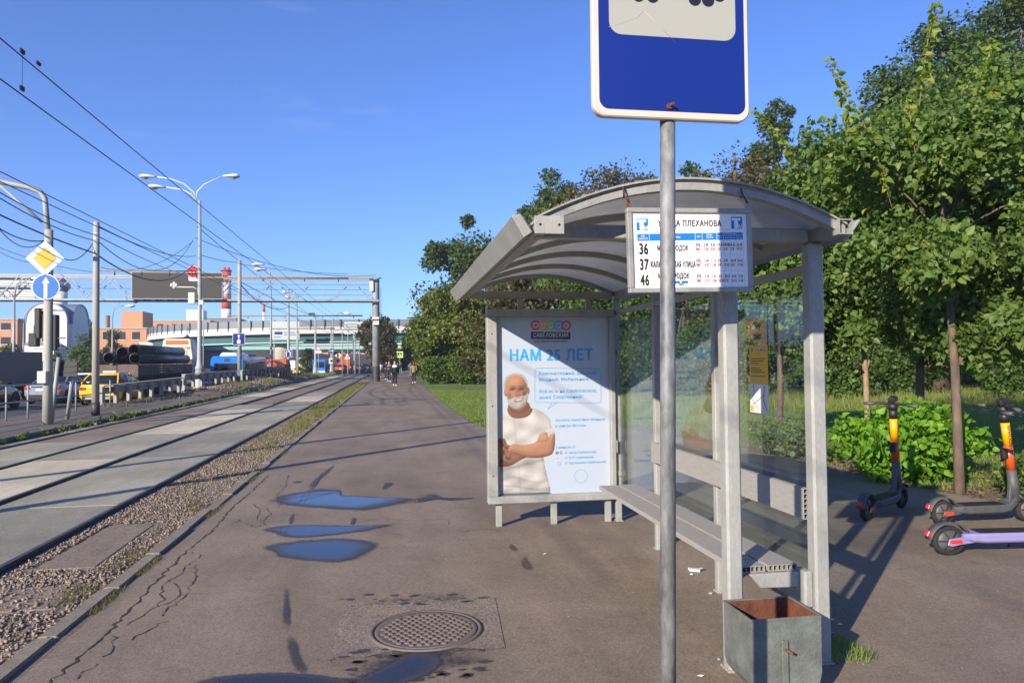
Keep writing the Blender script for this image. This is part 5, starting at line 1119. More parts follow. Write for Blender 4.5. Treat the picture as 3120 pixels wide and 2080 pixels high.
def tufts(x, y): return (np.sin(y * 2.3) + np.sin(y * 5.7 + 1) > .35) & (RNG.random(len(x)) < .9)
grass('kerb_tufts', 'grass tufts growing in the joint beside the kerb stones', -2.03, -1.965, 3.4, 15, 4200, .032, .006, 'weed_dry', tufts, .25, -.008)
def tuft2(x, y): return ((np.abs(y - 6.95) < .35) | (np.abs(y - 5.95) < .28) | (np.abs(y - 9.3) < .3) | (np.abs(y - 8) < .12))
grass('kerb_tufts', 'grass tufts between the ballast and the kerb stones', -2.42, -2.17, 5.4, 9.8, 1700, .04, .006, 'weed_dry', tuft2, .2, -.02)
a = G(2555, 2010); grass('weed_tuft', 'small weeds at the foot of the near shelter post', a.x - .10, a.x + .22, a.y - .05, a.y + .35, 320, .05, .008, tint=.4, z=0)
a = G(2380, 1850); grass('weed_tuft', 'tiny weeds growing under the shelter bench', 2.25, 2.36, 4.0, 4.9, 160, .05, .007, tint=.4, z=0)
P = np.stack([RNG.uniform(6.3, 8.6, 3600), 7.2 + 5 * RNG.random(3600), np.zeros(3600)], 1); P = P[inside(P[:, 0] + .12, P[:, 1])]; P[:, 2] = .004 + .012 * RNG.random(len(P))
tag(leaves('fallen_leaves', P, .045, 'litter_leaf', None, None, 4, up=2.5), 'brown leaf litter and wood chips along the asphalt edge behind the scooters', 'leaf litter', kind='stuff')
b = MB(); e = right_edge[1:7]; q = e + [(x + 1.0, y) for x, y in reversed(e)]; b.flat(q, (-.02, 0, .000), (1, 0, 0), (0, 1, 0)); tag(b.build('bare_soil', 'dirt'), kind='structure')
b_ = bpy.data.objects['bare_soil']; b_.location = (0, 0, -.004)
# weeds along the far kerb of the tracks
P = []
for k in range(95):
    y = 12.5 + 40 * random.random() ** 1.2; c = np.array([-8.33, y, .03]); s = random.uniform(.04, .15); m_ = random.randint(6, 22)
    P.append(c + RNG.normal(size=(m_, 3)) * np.array([.5, 1.3, .55]) * s + np.array([0, 0, .05]))
P = np.concatenate(P); tag(leaves('kerb_weeds', P, .085, 'leaf_shrub', None, None, 4, tint=np.clip(RNG.normal(.7, .25, len(P)), 0, 1)), 'leafy green weeds growing in the joint along the far kerb of the tracks', 'weeds', kind='stuff')
# rubble and dry growth on the strip under the lamp posts
nx_, ny_ = 26, 90; XX, YY = np.meshgrid(np.linspace(-11.3, -8.5, nx_), np.linspace(39, 94, ny_))
hgt = .42 * np.sin(np.clip((XX + 11.3) / 2.8, 0, 1) * PI) ** .8 * np.clip((YY - 39) / 5, 0, 1) * np.clip((94 - YY) / 6, 0, 1) * (.75 + .25 * np.sin(YY * .9) * np.sin(YY * .37 + 1)) + RNG.normal(size=XX.shape) * .035
V = np.stack([XX, YY, .085 + hgt], -1).reshape(-1, 3); I = np.arange(nx_ * ny_).reshape(ny_, nx_)
mound = tag(link('rubble_mound', fast_mesh('rubble_mound', V, np.stack([I[:-1, :-1], I[:-1, 1:], I[1:, 1:], I[1:, :-1]], -1).reshape(-1, 4), 'dirt')), kind='structure')
n = 5200; x = RNG.uniform(-11.2, -8.6, n); y = RNG.uniform(41, 92, n); z = .085 + .36 * np.sin((x + 11.3) / 2.8 * PI) ** .8
tag(stones('rubble', np.stack([x, y, z], 1), .055, 'ballast_stone'), 'brown rubble heaped on the strip beside the tracks', 'rubble', kind='stuff')
tag(blades('mound_grass', np.stack([x, y, z - .02], 1)[(np.sin(y * .55) + .6 * np.sin(y * 1.7 + x)) > .3], .22, .03, 'grass_blade', tint=None), 'grass growing on the rubble beside the tracks', 'grass', kind='stuff')
n = 1400; x = RNG.uniform(-11.6, -9.6, n); y = RNG.uniform(30, 42, n); tag(blades('strip_weeds', np.stack([x, y, np.full(n, .1)], 1)[(np.sin(y * 2.1) > .1)], .16, .02, 'weed_dry'), 'dry weeds at the foot of the crash barrier', 'weeds', kind='stuff')
n = 3500; x = RNG.uniform(-11.5, -8.6, n); y = RNG.uniform(94, 118, n); tag(blades('strip_grass', np.stack([x, y, np.full(n, .1)], 1), .2, .03, 'grass_blade', tint=None), 'green grass on the strip before the crossing', 'grass', kind='stuff')
# ------------------------------------------------------------------ poles, lamps, signs, wires along the tracks
def on_line(px, X): return VX(px, 1105, X).y                     # how far along a line parallel to the path
def zpx(px, py, Y): return VY(px, py, Y).z
def lamp_head(parent, p, d, s=1.0):                              # cobra-head luminaire at p pointing along d (x direction sign)
    b = MB(); rg = []
    for f, w, h0, h1 in ((0, .05, -.04, .04), (.25, .08, -.05, .06), (.45, .16, -.07, .10), (.8, .19, -.08, .12), (1.0, .10, -.05, .07)):
        x = d * f * .75 * s; rg.append([Vector((x, w * s * math.cos(a), (h1 if math.sin(a) > 0 else -h0) * s * math.sin(a))) + p for a in [2 * PI * i / 10 for i in range(10)]])
    b.loft(rg); h = b.build('lamp_head', 'lamp_white', parent)
    b = MB(); b.lathe([(.0, -.13 * s), (.10 * s, -.11 * s), (.15 * s, -.06 * s)], 10, p + Vector((d * .5 * s, 0, 0)), cap=False); b.build('diffuser', 'lamp_glass', h)
def pole(name, label, x, y, z0, ztop, r0, r1, mm='pole_concrete', tulip=False, cat='pole', group=None):
    t = thing(name, label, cat, (x, y, z0), 0, group); H = ztop - z0; b = MB()
    if tulip: b.lathe([(.42, 0), (.40, .10), (.33, .18), (.30, .9), (.24, 1.25), (.27, 1.3), (.27, 1.42), (.20, 1.5), (r0, 1.9), (r1, H)], 16)
    else: b.lathe([(r0, 0), (r1, H), (r1 * .6, H + .03)], 14)
    b.build('shaft', mm, t); return t
def bracket(t, x0, x1, z, r=.045, mm='steel_rusty'):             # cross arm over the tracks with insulators
    b = MB(); b.tube([(x0, .0, z), (x1, 0, z + .02)], r, 8); a = b.build('cross_arm', mm, t)
    for f in (.15, .42, .7, .93):
        x = x0 + (x1 - x0) * f; b = MB(); b.lathe([(.02, -.28), (.05, -.24), (.05, -.14), (.03, -.1), (.03, 0)], 8, (x, 0, z)); b.build('insulator', 'dark_steel', a)
def flat_sign(t, c, poly, mm, name='sign_plate', th=.03, rim=None):
    b = MB(); b.prism(poly, (c[0], c[1] + th, c[2]), U, Vv, th); s = b.build(name, rim or mm, t)
    return s
def decal(s, c, poly, mm, name, k=1):
    b = MB(); b.flat(poly, (c[0], c[1] - .004 * k, c[2]), U, Vv); return b.build(name, mm, s)

# post with the yellow diamond, blue arrow disc and the backs of traffic lights
A = G(145, 1292, .1)
t = thing('sign_post', 'tall grey post carrying a yellow diamond sign, a blue arrow disc and traffic lights', 'sign post', (A.x, A.y, .1))
zt_ = zpx(140, 700, A.y) - .1; zb_ = zpx(138, 605, A.y) - .1
b = MB(); b.lathe([(.13, 0), (.115, 1.5), (.105, zt_)], 14); b.build('shaft', 'pole_concrete', t)
b = MB(); Lx = lambda px, py: VY(px, py, A.y) - Vector((A.x, A.y, .1))
b.tube([(0, 0, zt_ - .3), Lx(140, 640), Lx(137, 605), Lx(122, 584), Lx(90, 572), Lx(0, 553), Lx(-260, 520)], .075, 8); arm = b.build('arm', 'pole_paint', t)
b = MB(); b.tube([Lx(128, 676), Lx(0, 565)], .035, 6); b.build('arm_brace', 'pole_paint', arm)
ft = -.15; c = VY(137, 787, A.y + ft) - Vector((A.x, A.y, .1)); s_ = .48
sd = flat_sign(t, c, [(-s_, 0), (0, -s_), (s_, 0), (0, s_)], 'plain_white', 'priority_sign', .02)
decal(sd, c, [(-.45, 0), (0, -.45), (.45, 0), (0, .45)], 'plain_white', 'border', 1); decal(sd, c, [(-.295, 0), (0, -.295), (.295, 0), (0, .295)], 'sign_black', 'outline', 2); decal(sd, c, [(-.28, 0), (0, -.28), (.28, 0), (0, .28)], 'sign_yellow', 'diamond', 3)
c = VY(139, 874, A.y + ft) - Vector((A.x, A.y, .1)); sd = flat_sign(t, c, circ(0, 0, .35, 28), 'plain_white', 'arrow_sign', .02); decal(sd, c, circ(0, 0, .325, 28), 'sign_sky', 'disc', 1)
decal(sd, c, [(-.045, -.30), (.045, -.30), (.045, .10), (.10, .10), (.005, .27), (-.09, .10), (-.045, .10)], 'plain_white', 'arrow', 2)
for x0, y0, x1, y1 in ((104, 938, 122, 1030), (86, 1014, 112, 1056), (150, 958, 172, 1067), (128, 956, 138, 1040)):
    a_, c_ = Lx(x0, y1), Lx(x1, y0); b = MB(); b.b2((a_.x, -.02, a_.z), (c_.x, .22, c_.z)); b.build('traffic_light', 'led_screen', t, .02)
for yy_ in (945, 1030, 1062):
    a_ = Lx(100, yy_); b = MB(); b.tube([(a_.x, .05, a_.z), (.42, .05, a_.z)], .02, 6); b.build('signal_bracket', 'pole_paint', t)
a_, c_ = Lx(125, 1167), Lx(152, 1130); b = MB(); b.b2((a_.x, -.24, a_.z), (c_.x, -.10, c_.z)); b.build('control_box', 'box_cream', t, .01)

# concrete catenary pole beside it
A = G(291, 1265, .1); t = pole('catenary_pole', 'plain concrete catenary pole beside the yellow taxi', A.x, A.y, .1, zpx(294, 678, A.y), .115, .088)
b = MB(); b.lathe([(.125, 0), (.123, .42)], 12); b.build('foot_collar', 'dark_steel', t)
for py in (712, 728):
    zz = zpx(294, py, A.y) - .1; b = MB(); b.lathe([(.096, -.02), (.096, .02)], 12, (0, 0, zz)); b.build('clamp_band', 'lamp_white', t)
POLE1 = Vector((A.x, A.y, 0))

# main lamp post with three lamps, no entry sign, camera
LX = -11.95; LY = on_line(608, LX); z_sp = zpx(598, 610, LY)
t = pole('lamp_post', 'tall lamp post with three lamps, a no entry sign and a camera box', LX, LY, .1, z_sp, .15, .085, 'pole_paint', True, 'lamp post')
LL = lambda px, py: VY(px, py, LY) - Vector((LX, LY, .1))
for pts, d, hp in ((((598, 612), (600, 585), (622, 562), (680, 536)), 1, (680, 536)), (((597, 612), (590, 585), (560, 560), (520, 545), (478, 539)), -1, (478, 539)), (((596, 612), (584, 592), (555, 578), (505, 570)), -1, (505, 570))):
    b = MB(); b.tube([LL(*p_) for p_ in pts], .035, 7); a_ = b.build('lamp_arm', 'lamp_white', t); lamp_head(t, LL(*hp), d, 1.35)
c = LL(585, 826) + Vector((0, .25, 0)); sd = flat_sign(t, c, circ(0, 0, .38, 24), 'plain_white', 'no_entry_sign', .02); decal(sd, c, circ(0, 0, .36, 24), 'sign_red', 'disc', 1); decal(sd, c, [(-.26, -.06), (.26, -.06), (.26, .06), (-.26, .06)], 'plain_white', 'bar', 2)
c = LL(585, 847) + Vector((0, .25, 0)); flat_sign(t, c, [(-.27, -.16), (.27, -.16), (.27, .16), (-.27, .16)], 'plain_white', 'sub_plate', .02)
a_, c_ = LL(577, 926), LL(597, 892); b = MB(); b.b2((a_.x, -.3, a_.z), (c_.x, -.02, c_.z)); b.build('equipment_box', 'box_cream', t, .02)
b = MB(); b.b2((.02, -.2, LL(605, 928).z), (.25, .0, LL(605, 915).z)); b.build('junction_box', 'lamp_white', t)
b = MB(); b.tube([LL(602, 882), LL(590, 875), LL(535, 874)], .03, 6); ca = b.build('camera_arm', 'lamp_white', t)
for dx, dz in ((0, .1), (-.15, .0), (0, -.12), (.12, .0)): b = MB(); b.lathe([(.05, -.12), (.09, -.08), (.09, .06), (.03, .10)], 8, LL(531, 868) + Vector((dx, 0, dz))); b.build('camera', 'lamp_white', ca)
bracket(t, LL(303, 820).x, -.05, LL(450, 826).z - .0)
# further poles of the row
P2Y = on_line(730, LX - .1); t2 = pole('catenary_pole', 'concrete catenary pole with a blue bus lane sign', LX - .1, P2Y, .1, zpx(729, 793, P2Y), .17, .14)
L2 = lambda px, py: VY(px, py, P2Y) - Vector((LX - .1, P2Y, .1))
bracket(t2, L2(606, 849).x, L2(1062, 838).x, L2(729, 846).z, .07)
c = L2(729, 1033) + Vector((0, -.2, 0)); s_ = .47; sd = flat_sign(t2, c, rrect(-s_, -s_, s_, s_, .06), 'plain_white', 'bus_lane_sign', .02); decal(sd, c, rrect(-s_ + .03, -s_ + .03, s_ - .03, s_ - .03, .05), 'sign_blue', 'field', 1)
decal(sd, c, [(-.04, -.02), (.04, -.02), (.04, .22), (.12, .22), (0, .38), (-.12, .22), (-.04, .22)], 'plain_white', 'arrow', 2); decal(sd, c, rrect(-.13, -.36, .13, -.06, .03), 'plain_white', 'bus_symbol', 2)
P3Y = on_line(879, -11.6); t3_ = pole('catenary_pole', 'grey catenary pole with a blue two-lane arrow sign', -11.6, P3Y, .1, zpx(878, 880, P3Y), .16, .11, 'pole_paint', True)
L3 = lambda px, py: VY(px, py, P3Y) - Vector((-11.6, P3Y, .1)); bracket(t3_, L3(692, 953).x, L3(1105, 971).x, L3(879, 962).z, .08)
c = L3(879, 1077) + Vector((0, -.25, 0)); s_ = .43; sd = flat_sign(t3_, c, rrect(-s_, -s_, s_, s_, .06), 'plain_white', 'lane_sign', .02); decal(sd, c, rrect(-s_ + .04, -s_ + .04, s_ - .04, s_ - .04, .05), 'sign_blue', 'field', 1)
for q in ([(-.26, -.3), (-.16, -.3), (-.16, .12), (-.1, .12), (-.21, .3), (-.32, .12), (-.26, .12)], [(.28, -.3), (.18, -.3), (.18, .1), (.02, .24), (-.02, .15), (-.08, .30), (.08, .33), (.28, .16)]): decal(sd, c, q, 'plain_white', 'arrow', 2)
P4Y = on_line(961, -11.8); t4 = pole('catenary_pole', 'grey catenary pole with a small camera on top near the triangular sign', -11.8, P4Y, .1, zpx(956, 956, P4Y), .17, .12, 'pole_paint', True); L4 = lambda px, py: VY(px, py, P4Y) - Vector((-11.8, P4Y, .1))
bracket(t4, L4(820, 994).x, L4(1020, 1003).x, L4(955, 1001).z, .09); b = MB(); b.box(L4(950, 957), (.9, .3, .4)); b.build('camera', 'dark_steel', t4)
P5Y = on_line(1010, -11.3); t5 = pole('catenary_pole', 'grey catenary pole with a round blue sign before the crossing', -11.3, P5Y, .1, zpx(1010, 993, P5Y), .18, .13, 'pole_paint', True); L5 = lambda px, py: VY(px, py, P5Y) - Vector((-11.3, P5Y, .1))
bracket(t5, L5(1010, 1004).x, L5(1135, 1004).x, L5(1010, 1004).z, .09)
c = L5(1010, 1069) + Vector((0, -.3, 0)); sd = flat_sign(t5, c, circ(0, 0, .5, 20), 'plain_white', 'round_sign'); decal(sd, c, circ(0, 0, .46, 20), 'sign_blue', 'disc'); decal(sd, c, [(-.3, -.05), (.1, -.05), (.1, -.16), (.32, .02), (.1, .2), (.1, .09), (-.3, .09)], 'plain_white', 'arrow', 2)
c = L5(1010, 1099) + Vector((0, -.3, 0)); sd = flat_sign(t5, c, [(-.45, -.5), (.45, -.5), (.45, .5), (-.45, .5)], 'plain_white', 'tram_plate'); decal(sd, c, [(-.2, -.25), (.2, -.25), (.2, .25), (-.2, .25)], 'sign_black', 'symbol')
for px, py, Y in ((1043, 1040, 105), (1060, 1040, 112), (1082, 1040, 116), (1095, 1040, 122), (908, 1045, 90), (826, 1000, 100), (620, 985, 90)):
    q = VY(px, py, Y); pole('thin_pole', 'thin distant pole standing along the road before the flyover', q.x, Y, 0 if q.x > -9 else road_z(Y), q.z + 1.5, .09, .06, 'pole_paint', group='thin distant poles')
def small_sign(label, px, py, Y, kind, s):
    q = VY(px, py, Y); t = thing('road_sign', label, 'road sign', (q.x, Y, 0 if q.x > -8 else road_z(Y)), 0); z = q.z - t.location.z
    b = MB(); b.lathe([(.04, 0), (.04, z + s * .4)], 8); b.build('post', 'pole_paint', t); c = Vector((0, -.06, z))
    if kind == 'tri': sd = flat_sign(t, c, [(-s, -s * .75), (s, -s * .75), (0, s)], 'sign_red', 'triangle'); decal(sd, c, [(-s * .7, -s * .58), (s * .7, -s * .58), (0, s * .62)], 'plain_white', 'field'); flat_sign(t, c + Vector((0, 0, -s * 1.3)), [(-s, -s * .4), (s, -s * .4), (s, s * .4), (-s, s * .4)], 'plain_white', 'sub_plate')
    elif kind == 'dia': sd = flat_sign(t, c, [(-s, 0), (0, -s), (s, 0), (0, s)], 'plain_white', 'diamond'); decal(sd, c, [(-s * .6, 0), (0, -s * .6), (s * .6, 0), (0, s * .6)], 'sign_yellow', 'field'); sd = flat_sign(t, c + Vector((0, 0, -s * 1.5)), circ(0, 0, s * .55, 16), 'sign_blue', 'round_plate')
    elif kind == 'ped':
        sd = flat_sign(t, c, [(-s, -s), (s, -s), (s, s), (-s, s)], 'sign_lime', 'panel'); decal(sd, c, [(-s * .62, -s * .6), (s * .62, -s * .6), (s * .62, s * .6), (-s * .62, s * .6)], 'sign_blue', 'field'); decal(sd, c, [(-s * .5, -s * .5), (s * .5, -s * .5), (0, s * .5)], 'plain_white', 'triangle', 2); decal(sd, c, [(-s * .08, -s * .42), (s * .08, -s * .42), (s * .1, s * .1), (-s * .1, s * .1)], 'sign_black', 'figure', 3)
small_sign('red and white triangular warning sign with a plate beside the far catenary poles', 970, 1060, 104, 'tri', .42); small_sign('small yellow diamond sign with a blue disc far along the tracks', 1031, 1083, 100, 'dia', .45); small_sign('square lime green pedestrian crossing sign at the end of the path', 1218, 1080, 100, 'ped', .42); small_sign('faded red triangular sign at the crossing', 1058, 1081, 112, 'tri', .36)

# street lamps further off
def lamp_post(label, px, base_py, top_py, arms, Y, r=.10):
    q = VY(px, base_py, Y); z0 = road_z(Y) if q.x < -11 else 0; t = thing('lamp_post', label, 'lamp post', (q.x, Y, z0), 0, 'distant lamp posts'); zt = VY(px, top_py, Y).z - z0
    b = MB(); b.lathe([(r * 1.4, 0), (r * .7, zt)], 9); b.build('shaft', 'steel_grey', t)
    for ax, ay in arms:
        e = VY(ax, ay, Y) - Vector((q.x, Y, z0)); b = MB(); b.tube([(0, 0, zt - .1), (e.x * .12, 0, zt + (e.z - zt) * .65), (e.x * .5, 0, e.z), tuple(e)], .045, 6); b.build('lamp_arm', 'steel_grey', t); lamp_head(t, e, 1 if e.x > 0 else -1, 1.6)
lamp_post('distant double lamp post in front of the brick block', 342, 1110, 965, ((380, 932), (392, 919)), 100)
lamp_post('distant lamp post behind the orange tanker', 826, 1110, 880, ((812, 821), (806, 806)), 80)
lamp_post('distant lamp post near the church', 71, 1110, 985, ((100, 945), (92, 950)), 110)
lamp_post('distant lamp post above the flyover near the gantry', 905, 1110, 930, ((900, 905), (890, 890)), 95)
lamp_post('distant lamp post beyond the gantry column', 1015, 1110, 975, ((1045, 953), (1050, 955)), 140)
lamp_post('distant lamp post at the left end of the brick block', 42, 1100, 905, ((96, 848), (84, 860)), 60)

# ------------------------------------------------------------------ wires
def wire(label, a, c, sag=.2, r=.012, group='overhead wires', n=14, name='overhead_wire'):
    a, c = Vector(a), Vector(c); b = MB(); o_ = a.lerp(c, .5)
    b.tube([a.lerp(c, i / n) - Vector((0, 0, sag * 4 * (i / n) * (1 - i / n))) - o_ for i in range(n + 1)], r, 5, cap=False)
    o = b.build(name, 'wire'); o.location = o_; return tag(o, label, 'wire', group)
pw = lambda px, py, Y: VY(px, py, Y)
z1a, z1b = VX(0, 225, -4.45).z, VX(0, 92, -4.45).z
wire('contact wire above the nearer tram track', (-4.45, -8, z1a), (-4.45, 66, z1a + .05), .1, .0085); wire('upper carrier wire above the nearer tram track', (-4.45, -8, z1b), (-4.45, 66, z1b - .1), .1, .0085)
wire('far contact wire above the nearer tram track', (-4.45, 66, z1a + .05), (-4.6, 150, z1a + .1), .2, .02); wire('far carrier wire above the nearer tram track', (-4.45, 66, z1b - .1), (-4.6, 150, z1b), .2, .02)
z2a, z2b = VX(0, 548, -7.1).z, VX(0, 523, -7.1).z
wire('contact wire above the farther tram track', (-7.1, -4, z2a), (-7.1, 150, z2a + .1), .1, .010); wire('carrier wire above the farther tram track', (-7.1, -4, z2b + .1), (-7.1, 150, z2b + .35), .3, .010)
dy = VX(68, 200, -4.45).y
dr = thing('wire_dropper', 'thin dropper with clamps joining the two nearest overhead wires', 'wire fitting', (-4.45, dy, z1a)); b = MB(); b.tube([(0, 0, 0), (0, 0, z1b - z1a)], .003, 5); b.build('strand', 'wire', dr)
for zz in (.02, z1b - z1a - .03): b = MB(); b.box((0, 0, zz), (.03, .09, .06)); b.build('clamp', 'wire', dr, .008)
Yc = VX(117, 200, -4.45).y; o = MB().box((0, 0, 0), (.035, .1, .05)).build('wire_clamp', 'wire', None, .012); o.location = (-4.45, Yc, z1b - .01); tag(o, 'small clamp on the upper wire past the dropper', 'wire fitting')
Y1p, Ya = POLE1.y, A.y
W_ = [('thick sagging cable from the sign post to the lamp post', (0, 655, 20), (290, 772, Y1p), .05, .022), ('thick sagging cable from the concrete pole to the lamp post', (290, 772, Y1p), (590, 805, LY), .95, .024),
      ('cable from the left edge to the top of the concrete pole', (0, 587, 19), (292, 716, Y1p), .1, .014), ('cable ending at the concrete pole with tangled ties', (0, 604, 19), (285, 732, Y1p), .12, .014),
      ('long cable from the concrete pole top to the lamp post', (294, 686, Y1p), (597, 780, LY), .35, .018), ('cable crossing down from the concrete pole to the gantry board', (303, 722, Y1p), (548, 832, 60), .1, .016),
      ('looped cable from the lamp post back to the concrete pole', (588, 732, LY), (303, 739, Y1p), 1.35, .016), ('cable from the lamp post to the rusty cross arm', (588, 735, LY), (306, 814, LY), .8, .018),
      ('cable from the lamp post to the second catenary pole', (606, 775, LY), (726, 800, P2Y), .1, .022), ('cable from the second catenary pole across the tracks', (733, 805, P2Y), (1058, 835, 66), .15, .02),
      ('wire falling from the second catenary pole towards the flyover', (600, 690, LY), (960, 968, 120), .3, .022), ('wire running from the lamp post to the gantry column', (596, 725, LY), (1145, 838, 68), .9, .02),
      ('low looping cable between the second and third poles', (735, 870, P2Y), (878, 935, P3Y), .9, .03), ('wire from the second pole to the third pole', (735, 860, P2Y), (1010, 980, P5Y), .4, .03),
      ('tangled cable between the sign post and the concrete pole', (140, 735, A.y + 23 - A.y), (284, 740, Y1p), .55, .014), ('loose tie cable beside the sign post', (0, 697, 20), (138, 733, 23), .12, .016), ('second loose tie cable beside the sign post', (0, 700, 20), (138, 730, 23), .32, .012),
      ('distant wire crossing behind the church', (0, 755, 60), (300, 830, 66), .3, .02), ('distant lower wire crossing behind the church', (0, 768, 60), (110, 800, 66), .2, .02)]
for lb, a_, c_, sg_, r_ in W_: wire(lb, pw(*a_), pw(*c_), sg_, r_)

# ------------------------------------------------------------------ railing, leaning sign, crash barriers
RX = -10.95; ys_ = [on_line(px, RX) for px in (20, 86, 164, 232, 285, 336)]
t = thing('pipe_railing', 'grey pipe railing with two rails between the strip and the road', 'railing', (RX, ys_[0], .1))
for y_ in ys_: b = MB(); b.tube([(0, y_ - ys_[0], 0), (0, y_ - ys_[0], 1.02)], .028, 8); b.build('post', 'pole_paint', t)
for zz in (.52, 1.02): b = MB(); b.tube([(0, -6, zz), (0, ys_[-1] - ys_[0], zz)], .024, 8); b.build('rail', 'pole_paint', t)
A2 = G(157, 1284, .1); t = thing('leaning_sign', 'dark sign panel seen from behind on two leaning grey posts', 'sign', (A2.x, A2.y, .1)); q1 = VY(179, 1088, A2.y) - Vector((A2.x, A2.y, .1)); B2 = G(205, 1277, .1) - Vector((A2.x, A2.y, .1)); q2 = VY(222, 1140, A2.y + .3) - Vector((A2.x, A2.y, .1))
for p_, q_ in (((0, 0, 0), q1), (B2, q2)): b = MB(); b.tube([p_, q_], .055, 9); b.build('post', 'pole_paint', t)
a_, c_ = VY(153, 1147, A2.y + .1) - Vector((A2.x, A2.y, .1)), VY(236, 1101, A2.y + .1) - Vector((A2.x, A2.y, .1)); b = MB(); b.b2((a_.x, .07, a_.z), (c_.x, .12, c_.z)); b.build('panel', 'dark_steel', t)
for zz in (.3, .7): b = MB(); zz = a_.z + (c_.z - a_.z) * zz; b.b2((a_.x + .03, .055, zz - .02), (c_.x - .03, .068, zz + .02)); b.build('stiffener', 'led_screen', t)
def barrier(label, y0, y1, z0, z1, step, lip):
    X = -11.5; t = thing('crash_barrier', label, 'barrier', (X, y0, .08), 0, 'crash barriers along the road'); n = int((y1 - y0) / step); me = None
    zA, zB = (lambda y: z0 + (z1 - z0) * y / (y1 - y0)), None
    for i in range(n + 1):
        y = i * step; b = MB(); b.box((0, 0, .37), (.13, .30, .74)); b = b.mesh('post', 'concrete', .01) if me is None else me; me = b; o = link('post', me, t); o.location = (0, y, zA(y))
    b = MB(); b.add([(-.09, 0, zA(0) + .42), (-.09, y1 - y0, z1 + .42), (-.09, y1 - y0, z1 + .70), (-.09, 0, zA(0) + .70), (-.15, 0, zA(0) + .42), (-.15, y1 - y0, z1 + .42), (-.15, y1 - y0, z1 + .70), (-.15, 0, zA(0) + .70)], [(0, 1, 2, 3), (4, 7, 6, 5), (3, 2, 6, 7), (0, 4, 5, 1), (0, 3, 7, 4), (1, 5, 6, 2)]); b.build('guard_beam', 'steel_grey', t)
    b = MB(); b.add([(-.16, 0, z0 + .745), (.08, 0, z0 + .745), (.08, y1 - y0, z1 + .745), (-.16, y1 - y0, z1 + .745), (-.16, 0, z0 + .79), (.08, 0, z0 + .79), (.08, y1 - y0, z1 + .79), (-.16, y1 - y0, z1 + .79)], [(0, 3, 2, 1), (4, 5, 6, 7), (0, 1, 5, 4), (2, 3, 7, 6), (0, 4, 7, 3), (1, 2, 6, 5)]); b.build('cap_rail', 'concrete', t)
    if lip: b = MB(); b.bar((.0, -.25, 0), (.0, .12, .76), .16, .2); b.build('end_post', 'concrete', t)
barrier('low crash barrier beside the yellow taxi', 32.0, 43.6, .0, .12, 1.55, False); barrier('higher crash barrier beside the foot of the lamp post', 43.9, 58.5, .28, .35, 1.9, True); barrier('crash barrier in front of the blue bus', 60.0, 84, .35, .30, 2.1, False)

# ------------------------------------------------------------------ gantry with the dark message board
GY = 68.2; gx = G(1147, 1161).x; gt = thing('road_gantry', 'long steel truss gantry spanning road and tracks on a round column', 'gantry', (gx, GY, 0))
GL = lambda px, py, Y=GY: VY(px, py, Y) - Vector((gx, GY, 0)); ztop, zbot = GL(1000, 846).z, GL(1000, 917).z; XL = -37.0
b = MB(); b.lathe([(.34, 0), (.33, 8.9), (.32, ztop)], 22); b.lathe([(.52, 0), (.52, .03)], 18, (0, 0, ztop)); b.build('column', 'steel_grey', gt)
b = MB(); b.lathe([(.352, 0), (.346, 1.35)], 22, cap=False); b.build('column_base_band', 'dark_steel', gt)
b = MB(); b.lathe([(.34, 0), (.32, ztop)], 18, (XL, 0, -.5)); b.build('column', 'steel_grey', gt)
for y_ in (-.75, .75):
    for zz in (ztop - .06, zbot): b = MB(); b.bar((.3, y_, zz), (XL, y_, zz), .16, .16); b.build('chord', 'steel_grey', gt)
    k = 0; x = -.4
    while x > XL + 1:
        b = MB(); b.bar((x, y_, zbot + .08), (x - 1.7, y_, ztop - .14), .07, .07); b.build('diagonal', 'steel_grey', gt); b = MB(); b.bar((x - 1.7, y_, ztop - .14), (x - 3.4, y_, zbot + .08), .07, .07); b.build('diagonal', 'steel_grey', gt); x -= 3.4
x = -.4
while x > XL + 1: b = MB(); b.bar((x, -.67, zbot - .02), (x, .67, zbot - .02), .06, .06); b.build('cross_tie', 'steel_grey', gt); x -= 3.4
for f in (.3, .52, .74): b = MB(); b.tube([(0, .85, zbot + (ztop - zbot) * f), (XL, .85, zbot + (ztop - zbot) * f)], .018, 5); b.build('catwalk_rail', 'steel_grey', gt)
b = MB(); b.b2((XL, -.6, zbot + .085), (-.5, .6, zbot + .10)); b.build('catwalk', 'dark_steel', gt)
a_, c_ = GL(1135, 990, GY - .5), GL(1155, 965, GY - .5); b = MB(); b.b2((a_.x, -.6, a_.z), (c_.x, -.33, c_.z)); b.build('cabinet', 'box_cream', gt, .02)
a_ = GL(1130, 868); b = MB(); b.b2((a_.x - .1, -.5, a_.z - .6), (a_.x + .25, -.25, a_.z + .5)); b.build('cabinet', 'lamp_white', gt, .02)
b = MB(); b.tube([(.45, 0, 5.5), (.45, 0, 8.5)], .02, 5); b.build('ladder_rail', 'dark_steel', gt)
a_, c_ = VY(399, 911, GY - 1.2), VY(678, 830, GY - 1.2); mbd = thing('message_board', 'large blank dark grey message board mounted on the gantry', 'message board', ((a_.x + c_.x) / 2, GY - 1.2, a_.z)); w, h = c_.x - a_.x, c_.z - a_.z
b = MB(); b.b2((-w / 2, .02, 0), (w / 2, .38, h)); b.build('case', 'steel_grey', mbd); b = MB(); b.b2((-w / 2 + .08, 0, .08), (w / 2 - .08, .02, h - .06)); b.build('screen', 'led_screen', mbd)
for i in range(7): b = MB(); b.box((-w / 2 + .8 + i * (w - 1.6) / 6, .1, -.05), (.35, .2, .12)); b.build('floodlight', 'dark_steel', mbd)
